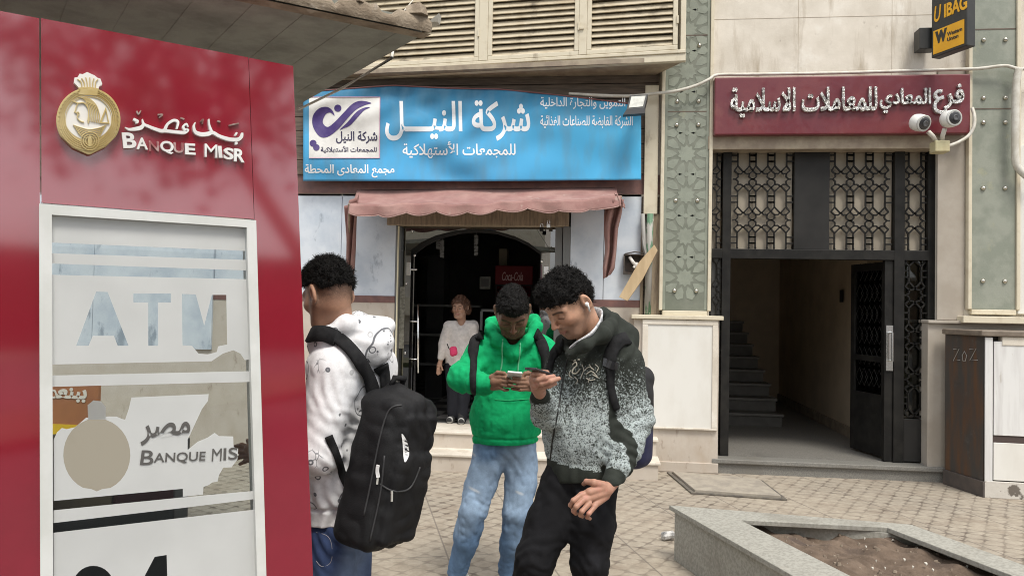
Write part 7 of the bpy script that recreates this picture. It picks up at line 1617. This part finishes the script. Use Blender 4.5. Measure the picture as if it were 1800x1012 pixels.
# ================================================================== man in the white hoodie at the kiosk
def print_mat():
    m, x = clothmat('printed_fleece', .95, 420, .22); t = m.node_tree; n = t.nodes; l = t.links; b = n['Principled BSDF']; c = n.new('ShaderNodeTexCoord')
    def mth(op, a, b_=None):
        q = n.new('ShaderNodeMath'); q.operation = op
        for i, v in enumerate((a, b_)):
            if v is None: continue
            if isinstance(v, (int, float)): q.inputs[i].default_value = v
            else: l.new(v, q.inputs[i])
        return q.outputs[0]
    def mrr(v, a, b_, c_=0., d=1.): q = n.new('ShaderNodeMapRange'); l.new(v, q.inputs[0]); q.inputs[1].default_value = a; q.inputs[2].default_value = b_; q.inputs[3].default_value = c_; q.inputs[4].default_value = d; return q.outputs[0]
    ink = None
    for sc, rad, wd in ((7.5, .34, .022), (17, .24, .045), (4.6, .40, .015)):
        vo = n.new('ShaderNodeTexVoronoi'); vo.inputs['Scale'].default_value = sc; vo.inputs['Randomness'].default_value = .8; l.new(c.outputs['Object'], vo.inputs['Vector'])
        sp_ = n.new('ShaderNodeSeparateColor'); l.new(vo.outputs['Color'], sp_.inputs[0]); r_ = mrr(sp_.outputs[0], 0, 1, rad*.35, rad*1.05)
        d_ = mth('ABSOLUTE', mth('SUBTRACT', vo.outputs['Distance'], r_)); ring_ = mrr(d_, wd*.5, wd, 1, 0); on = mrr(sp_.outputs[1], .45, .5, 0, 1); k = mth('MULTIPLY', ring_, on)
        # hatching inside some of the rings
        nz_ = n.new('ShaderNodeTexNoise'); nz_.inputs['Scale'].default_value = sc*9; nz_.inputs['Detail'].default_value = 2; l.new(c.outputs['Object'], nz_.inputs[0]); ins = mth('MULTIPLY', mth('MULTIPLY', mrr(mth('SUBTRACT', r_, vo.outputs['Distance']), 0, .02), mrr(nz_.outputs['Fac'], .60, .64)), mrr(sp_.outputs[2], .55, .6))
        k = mth('MAXIMUM', k, mth('MULTIPLY', ins, on)); ink = k if ink is None else mth('MAXIMUM', ink, k)
    cell = n.new('ShaderNodeTexVoronoi'); cell.inputs['Scale'].default_value = 6.5; l.new(c.outputs['Object'], cell.inputs['Vector']); cs_ = n.new('ShaderNodeSeparateColor'); l.new(cell.outputs['Color'], cs_.inputs[0])
    eg = n.new('ShaderNodeTexVoronoi'); eg.feature = 'DISTANCE_TO_EDGE'; eg.inputs['Scale'].default_value = 38; wz = n.new('ShaderNodeVectorMath'); wz.operation = 'MULTIPLY'; wz.inputs[1].default_value = (1, 1, .45); l.new(c.outputs['Object'], wz.inputs[0]); l.new(wz.outputs[0], eg.inputs['Vector'])
    sk = mth('MULTIPLY', mth('MULTIPLY', mrr(eg.outputs['Distance'], .02, .045, 1, 0), mrr(cell.outputs['Distance'], .28, .34, 1, 0)), mrr(cs_.outputs[0], .62, .66)); ink = mth('MAXIMUM', ink, mth('MULTIPLY', sk, .8))
    a = n.new('ShaderNodeVertexColor'); a.layer_name = 'tint'; ink = mth('MULTIPLY', ink, a.outputs['Alpha'])
    mx_ = n.new('ShaderNodeMixRGB'); l.new(mth('MULTIPLY', ink, .85), mx_.inputs[0]); l.new(x.outputs[0], mx_.inputs[1]); mx_.inputs[2].default_value = (.035, .04, .055, 1); l.new(mx_.outputs[0], b.inputs['Base Color']); return m
def white_man():
    Ft = dirv(-.88, 0, -.47); Ft[2] = 0; Ft /= np.linalg.norm(Ft); Lt = np.cross((0, 0, 1), Ft)
    Fh = dirv(-.78, 0, -.62); Fh[2] = 0; Fh /= np.linalg.norm(Fh); Fh = Fh*cos(radians(22))-np.array([0, 0, 1])*sin(radians(22)); Uh = np.array([0, 0, 1.])
    hd = Head(P(577, 520, 2.93), Fh, Uh, 1.02); neck = P(600, 600, 2.99); hv, hq = hd.skin(neck, .0028, .052); skin = (.42, .235, .155)
    C1 = hd.colors(hv, skin, dark=(.016, .012, .011), stubble=.3, fade=.8)
    iv = vol_around([P(540, 560, 2.9), P(650, 1400, 3.1), P(480, 820, 2.8)], .12, .014)
    for a, b, ra, rb in ((neck, P(615, 660, 3.03), .06, .08), (P(615, 660, 3.03), P(598, 870, 3.03), .08, .08), (P(583, 650, 2.86), P(558, 800, 2.82), .05, .04), (P(558, 800, 2.82), P(470, 800, 2.98), .04, .03), (P(650, 640, 3.16), P(600, 790, 3.3), .05, .04), (P(588, 945, 3.0), P(582, 1110, 2.93), .055, .05), (P(582, 1110, 2.93), P(585, 1215, 3.0), .05, .035), (P(607, 945, 3.06), P(610, 1105, 3.06), .055, .05), (P(610, 1105, 3.06), P(620, 1195, 3.12), .05, .035)): iv.cone(a, b, ra, rb, .03)
    bv, bq = iv.mesh(); hand = handvol([px_chain([(474, 800, 2.97, .028), (450, 796, 3.01, .03)]), px_chain([(452, 790, 3.01, .025), (438, 788, 3.03, .02)]), px_chain([(440, 786, 3.03, .011), (425, 782, 3.06, .01), (414, 784, 3.08, .008)]), px_chain([(440, 793, 3.03, .011), (422, 792, 3.06, .01), (412, 795, 3.08, .008)]), px_chain([(441, 800, 3.03, .011), (424, 802, 3.06, .009), (415, 806, 3.08, .008)]), px_chain([(446, 806, 3.02, .010), (430, 811, 3.05, .008), (422, 815, 3.07, .007)]), px_chain([(458, 788, 3.0, .014), (448, 778, 3.02, .011), (436, 774, 3.05, .009)])], .003)
    base = np.array(P(598, 940, 3.02)); base[2] = 0
    man = person('man in white printed hoodie seen from behind using the red bank kiosk', [(hv, hq), hand, (bv, bq)], base, np.concatenate([C1, tintcols(hand[0], skin), tintcols(bv, skin)]))
    V, Q = hd.hair(front=.07, side=.045, back=.006, thick=.012, top=.018, seed=8, curl=.009, curlscale=75, sidefade=.4, quiff=.012, strands=5000, slen=.011); np_mesh('hair', V, Q, HAIR, man)
    v = vol_around([P(500, 545, 3.0), P(700, 930, 3.1), P(478, 800, 2.97), P(560, 795, 2.78), P(602, 790, 3.32)], .14, .0062)
    v.cone(P(618, 672, 3.03), P(602, 830, 3.03), .205, .190, .04, Ft, .70).cone(P(602, 830, 3.03), P(594, 900, 3.03), .19, .170, .03, Ft, .72)
    v.cone(P(590, 648, 2.88), P(655, 640, 3.16), .085, .085, .06).cone(P(602, 606, 2.99), P(590, 640, 2.88), .08, .085, .05)
    v.cone(P(586, 652, 2.86), P(560, 795, 2.82), .092, .080, .04).cone(P(560, 795, 2.82), P(480, 800, 2.97), .078, .055, .03).cone(P(655, 645, 3.16), P(602, 790, 3.30), .09, .08, .04)
    ring = [P(555, 606, 2.92), P(572, 592, 2.86), P(605, 572, 2.88), P(640, 565, 3.02), P(630, 560, 3.14), P(590, 575, 3.14), P(560, 600, 3.02), P(555, 606, 2.92)]
    for a, b in zip(ring[:-1], ring[1:]): v.cone(a, b, .032, .032, .03)
    A = (dirv(1, -.12, .3), dirv(.12, 1, 0), dirv(-.3, 0, 1)); v.ell(P(652, 604, 2.96), A, (.092, .098, .10), .012).cone(P(616, 572, 2.90), P(680, 572, 3.02), .038, .036, .03)
    v.folds(P(600, 690, 2.86), CX+UPV*.4, .006, .045, .12, 1).folds(P(592, 770, 2.86), CX*.8+UPV, .006, .045, .13, 2).folds(P(590, 890, 2.9), CX, .006, .05, .12, 4).folds(P(655, 620, 2.92), UPV, .006, .05, .10, 6)
    v.rough(.006, (9, 9, 5), 33, None, True); v.rough(.0028, (22, 22, 12), 35, None, True)
    v.cone(P(604, 606, 2.99), P(572, 530, 2.93), .068, .082, .012, sub=True); 
    hz_ = P(590, 894, 2.9)[2]; I = np.nonzero(np.abs(v.g) < .03); zz = v.ax[2][I[2]]; v.g[I] += (.015*np.exp(-((zz-hz_)/.008)**2)+.006*sstep(hz_, hz_-.02, zz)).astype(np.float32); v.halfspace(P(590, 926, 2.9), (0, 0, -1))
    V, Q = v.mesh(); C = tintcols(V, (.78, .78, .795)); C[:, 3] = np.where(V[:, 2] < hz_, 0, 1); hood = np_mesh('hoodie', V, Q, print_mat(), man, cols=C); B = bvh(V, Q)
    v = vol_around([P(560, 900, 2.9), P(640, 1230, 3.1)], .14, .0066)
    v.cone(P(590, 925, 3.0), P(606, 928, 3.06), .100, .100, .05, Ft, .9).cone(P(586, 945, 2.98), P(582, 1060, 2.94), .104, .09, .03).cone(P(582, 1060, 2.94), P(585, 1212, 3.0), .088, .068, .03).cone(P(610, 945, 3.08), P(611, 1060, 3.07), .104, .09, .03).cone(P(611, 1060, 3.07), P(620, 1192, 3.12), .088, .068, .03)
    v.folds(P(600, 960, 2.9), CX+UPV*.8, .007, .05, .12, 1); v.rough(.007, (11, 11, 7), 41, None, True); V, Q = v.mesh()
    C = tintcols(V, (.035, .055, .125)); C = mixcol(C, (.15, .20, .30), .7*sstep(-.05, .5, nz3(V, 7, 3))); np_mesh('jeans', V, Q, CLOTH, man, cols=C); Bj = bvh(V, Q)
    w = MB(); thread(drape([(556, 935), (580, 945), (583, 985), (566, 995), (556, 985)], Bj, .0003, 4, 2.9), .0012, w); obj('pocket_stitching', w, mat('stitch', (.30, .30, .34), .8), man)
    for a, td in ((P(585, 1215, 3.0), Ft), (P(620, 1195, 3.12), Ft)):
        t = a+td*.21; v = vol_around([a, (t[0], t[1], 0)], .1, .008); shoe(v, a, t, .048); v.halfspace((0, 0, .003), (0, 0, -1)); Vs, Qs = v.mesh(); np_mesh('shoe', Vs, Qs, CLOTH, man, cols=tintcols(Vs, (.35, .35, .35)))
    # big black backpack
    cb = P(683, 826, 2.87); BP = thing('backpack', 'big black backpack with white zip pulls on the man in the white hoodie', 'backpack', cb, 'backpacks worn by the men'); Ub = dirv(.235, 1, -.05); Bd = -Ft-Ub*(-Ft@Ub); Bd /= np.linalg.norm(Bd); Wd = np.cross(Ub, Bd)
    v = vol_around([cb], .42, .0066); v.rbox(cb-Bd*.01, (Wd, Ub, Bd), (.142, .288, .105), .055, 0).rbox(cb+Bd*.080-Ub*.070, (Wd, Ub, Bd), (.112, .175, .055), .032, .012).rbox(cb+Bd*.085+Ub*.165, (Wd, Ub, Bd), (.105, .075, .030), .022, .014).rbox(cb-Ub*.10+Wd*.13, (Wd, Ub, Bd), (.035, .12, .075), .02, .015).cone(cb+Ub*.27-Bd*.05, cb+Ub*.275+Bd*.06, .05, .03, .04)
    v.folds(cb+Ub*.2, Wd+Ub*.3, .006, .06, .16, 2).folds(cb-Wd*.0+Ub*.05, Ub+Wd*.5, .004, .08, .2, 3); v.rough(.009, (7, 7, 5), 52, None, True); v.rough(.004, 18, 55, None, True); V, Q = v.mesh(); np_mesh('pack_body', V, Q, blackcloth, BP); Bp = bvh(V, Q)
    zm = mat('zip_tape', (.035, .035, .037), .6)
    for pts in ([(640, 905), (652, 850), (668, 770), (684, 720), (706, 712)], [(668, 850), (690, 862), (720, 858), (738, 820)], [(650, 950), (668, 870), (676, 800)]): seamline(pts, Bp, .0035, zm, BP, 'zip', D=2.8)
    silver = mat('zip_pull_pale', (.62, .61, .56), .3, metal=.4)
    obj('zip_pull', ribbon(drape([(667, 816), (666, 826), (666, 838)], Bp, .008, 3, 2.75), .013, .004), whitep, BP); w = MB(); w.tube([p for p, _ in drape([(665, 838), (663, 850)], Bp, .006, 3, 2.75)], .004, 6); obj('zip_pull', w, silver, BP)
    w = MB(); w.tube([p for p, _ in drape([(690, 862), (690, 868), (689, 880)], Bp, .007, 3, 2.75)], .0042, 6); obj('zip_pull', w, silver, BP)
    pts = [(706, 762), (713, 770), (718, 785), (719, 800), (712, 812), (709, 800), (708, 780)]; pv, pf = fill2d([cr_path(pts, 3)]); mb = MB(); pl = []
    for x_, y_, _ in pv:
        d_ = ray(x_, y_); hit, nn, _, _ = Bp.ray_cast(Vector(CAM), Vector(d_).normalized()); pl.append(tuple(np.array(hit)-d_*.004) if hit is not None else tuple(CAM+d_*2.7))
    mb.v = pl; mb.f = pf; mb.m = [0]*len(pf); obj('white_badge', mb, whitep, BP)
    w = MB()
    for y_ in (772, 781, 790): thread(drape([(711, y_), (714, y_+2)], Bp, .012, 3, 2.75), .0028, w)
    obj('badge_mark', w, darkp, BP)
    d_ = drape([(549, 592), (560, 587), (580, 590), (605, 608), (628, 635), (644, 664), (655, 695)], B, .010, 4, 2.85); obj('strap', ribbon(d_, .062, .010), strapm, BP, smooth=True)
    d_ = drape([(668, 640), (672, 665), (674, 690)], B, .010, 4, 2.95); obj('strap', ribbon(d_, .060, .010), strapm, BP, smooth=True)
    d_ = drape([(577, 765), (590, 800), (604, 840), (618, 875)], B, .006, 4, 2.85); obj('lower_strap', ribbon(d_, .030, .005), strapm, BP, smooth=True)
    w = MB(); q0, q1 = cb+Ub*.29-Bd*.06+Wd*.03, cb+Ub*.29-Bd*.06-Wd*.03; w.tube([q0, q0+Ub*.05+Bd*.01, q1+Ub*.05+Bd*.01, q1], .012, 8); obj('carry_loop', w, strapm, BP, smooth=True)
white_man()

# ================================================================== woman in the shop doorway
def woman():
    D0 = 8.45; face = dirv(-.25, 0, 1); face[2] = 0; face /= np.linalg.norm(face); s = .0062
    hd = Head(P(809, 541, D0), dirv(-.35, -.12, 1), (0, 0, 1), .95); neck = P(811, 568, D0+.03); hv, hq = hd.skin(neck, .0045, .05); skin = (.36, .215, .15)
    C1 = hd.colors(hv, skin, dark=(.05, .03, .02), lip=(.30, .12, .11), stubble=0)
    hnd = handvol([px_chain([(774, 634, D0-.02, .024), (772, 643, D0-.03, .028)]), px_chain([(773, 640, D0-.03, .026), (771, 648, D0-.03, .024)]), px_chain([(769, 648, D0-.05, .010), (768, 656, D0-.05, .009)]), px_chain([(771, 649, D0-.05, .010), (770, 658, D0-.05, .009)]), px_chain([(773, 649, D0-.04, .010), (773, 657, D0-.04, .009)]), px_chain([(775, 648, D0-.02, .009), (775, 655, D0-.02, .008)]), px_chain([(775, 642, D0-.05, .011), (778, 650, D0-.06, .009)])], .004)
    iv = vol_around([P(770, 560, D0), P(840, 740, D0)], .15, .016)
    for a, b, ra, rb in ((neck, P(808, 592, D0+.05), .05, .06), (P(808, 592, D0+.05), P(806, 635, D0+.05), .07, .07), (P(788, 575, D0), P(779, 605, D0), .045, .04), (P(779, 605, D0), P(774, 636, D0-.02), .038, .026), (P(798, 660, D0), P(798, 728, D0), .07, .04), (P(814, 660, D0), P(812, 732, D0-.05), .07, .04)): iv.cone(a, b, ra, rb, .03)
    bv, bq = iv.mesh(); base = np.array(P(805, 740, D0)); base[2] = .34
    wm = person('older woman in white blouse and dark trousers walking out of the shop', [(hv, hq), hnd, (bv, bq)], base, np.concatenate([C1, tintcols(hnd[0], skin), tintcols(bv, skin)]))
    def ex(v):
        for q in (1, -1): v.ell(hd.p(-.03, q*.075, -.015), hd.ax(), (.05, .035, .075), .03)
        v.ell(hd.p(-.07, 0, -.01), hd.ax(), (.05, .075, .08), .03)
    V, Q = hd.hair(front=.07, side=-.055, back=-.09, thick=.012, top=.014, seed=3, curl=.014, curlscale=48, hstep=.0045, extra=ex, sidefade=.9); np_mesh('hair', V, Q, mat('brown_hair', (.085, .038, .022), .5, (.15, .075, .045), 40, bump=.4, bscale=120), wm)
    v = vol_around([P(770, 560, D0), P(840, 650, D0)], .15, .009); v.cone(P(809, 590, D0+.03), P(807, 636, D0+.03), .155, .165, .04, face, .78).cone(P(790, 574, D0+.02), P(830, 574, D0+.04), .07, .07, .06)
    v.cone(P(789, 577, D0), P(779, 606, D0), .066, .058, .04).cone(P(779, 606, D0), P(775, 628, D0-.02), .056, .046, .03).cone(P(830, 577, D0+.03), P(840, 620, D0), .066, .055, .04); v.rough(.011, (10, 10, 6), 4, None, True); v.cone(P(810, 572, D0-.08), P(811, 555, D0), .05, .06, .01, sub=True); v.halfspace(P(807, 643, D0), (0, 0, -1)); V, Q = v.mesh(); np_mesh('blouse', V, Q, CLOTH, wm, cols=tintcols(V, (.60, .565, .535)))
    v = vol_around([P(780, 640, D0), P(830, 740, D0)], .15, .009); v.cone(P(801, 645, D0+.03), P(813, 645, D0+.03), .13, .13, .04, face, .85).cone(P(798, 660, D0), P(797, 729, D0), .098, .062, .03).cone(P(815, 660, D0), P(812, 734, D0-.06), .098, .062, .03); v.rough(.007, (12, 12, 7), 6, None, True); V, Q = v.mesh(); np_mesh('trousers', V, Q, CLOTH, wm, cols=tintcols(V, (.016, .017, .022)))
    for a, td in ((P(796, 731, D0), dirv(-.2, 0, 1)), (P(811, 735, D0-.07), dirv(.05, 0, 1))):
        a = a.copy(); a[2] = .43; t = a+td*.18; v = vol_around([a, (t[0], t[1], .34)], .1, .008); shoe(v, a, t, .042, .34); v.halfspace((0, 0, .342), (0, 0, -1)); V, Q = v.mesh(); C = tintcols(V, (.035, .035, .035)); C = mixcol(C, (.6, .6, .58), sstep(.362, .356, V[:, 2])); C = mixcol(C, (.6, .6, .58), .9*sstep(.02, .01, np.abs((V-t)@td+.05))); np_mesh('shoe', V, Q, CLOTH, wm, cols=C)
    c = P(797, 617, D0-.17); PB = thing('waist_pouch', 'pink waist pouch worn by the woman in the white blouse', 'pouch', c); v = vol_around([c], .14, .007); v.rbox(c, (dirv(1, .25, 0), dirv(-.25, 1, 0), TOC), (.042, .055, .03), .03, 0); v.rough(.006, 14, 3); V, Q = v.mesh(); np_mesh('pouch_body', V, Q, CLOTH, PB, cols=tintcols(V, (.55, .05, .13)))
    w = MB(); w.tube([P(786, 604, D0-.13), P(789, 612, D0-.15), c], .006, 6); obj('pouch_strap', w, strapm, PB)
woman()
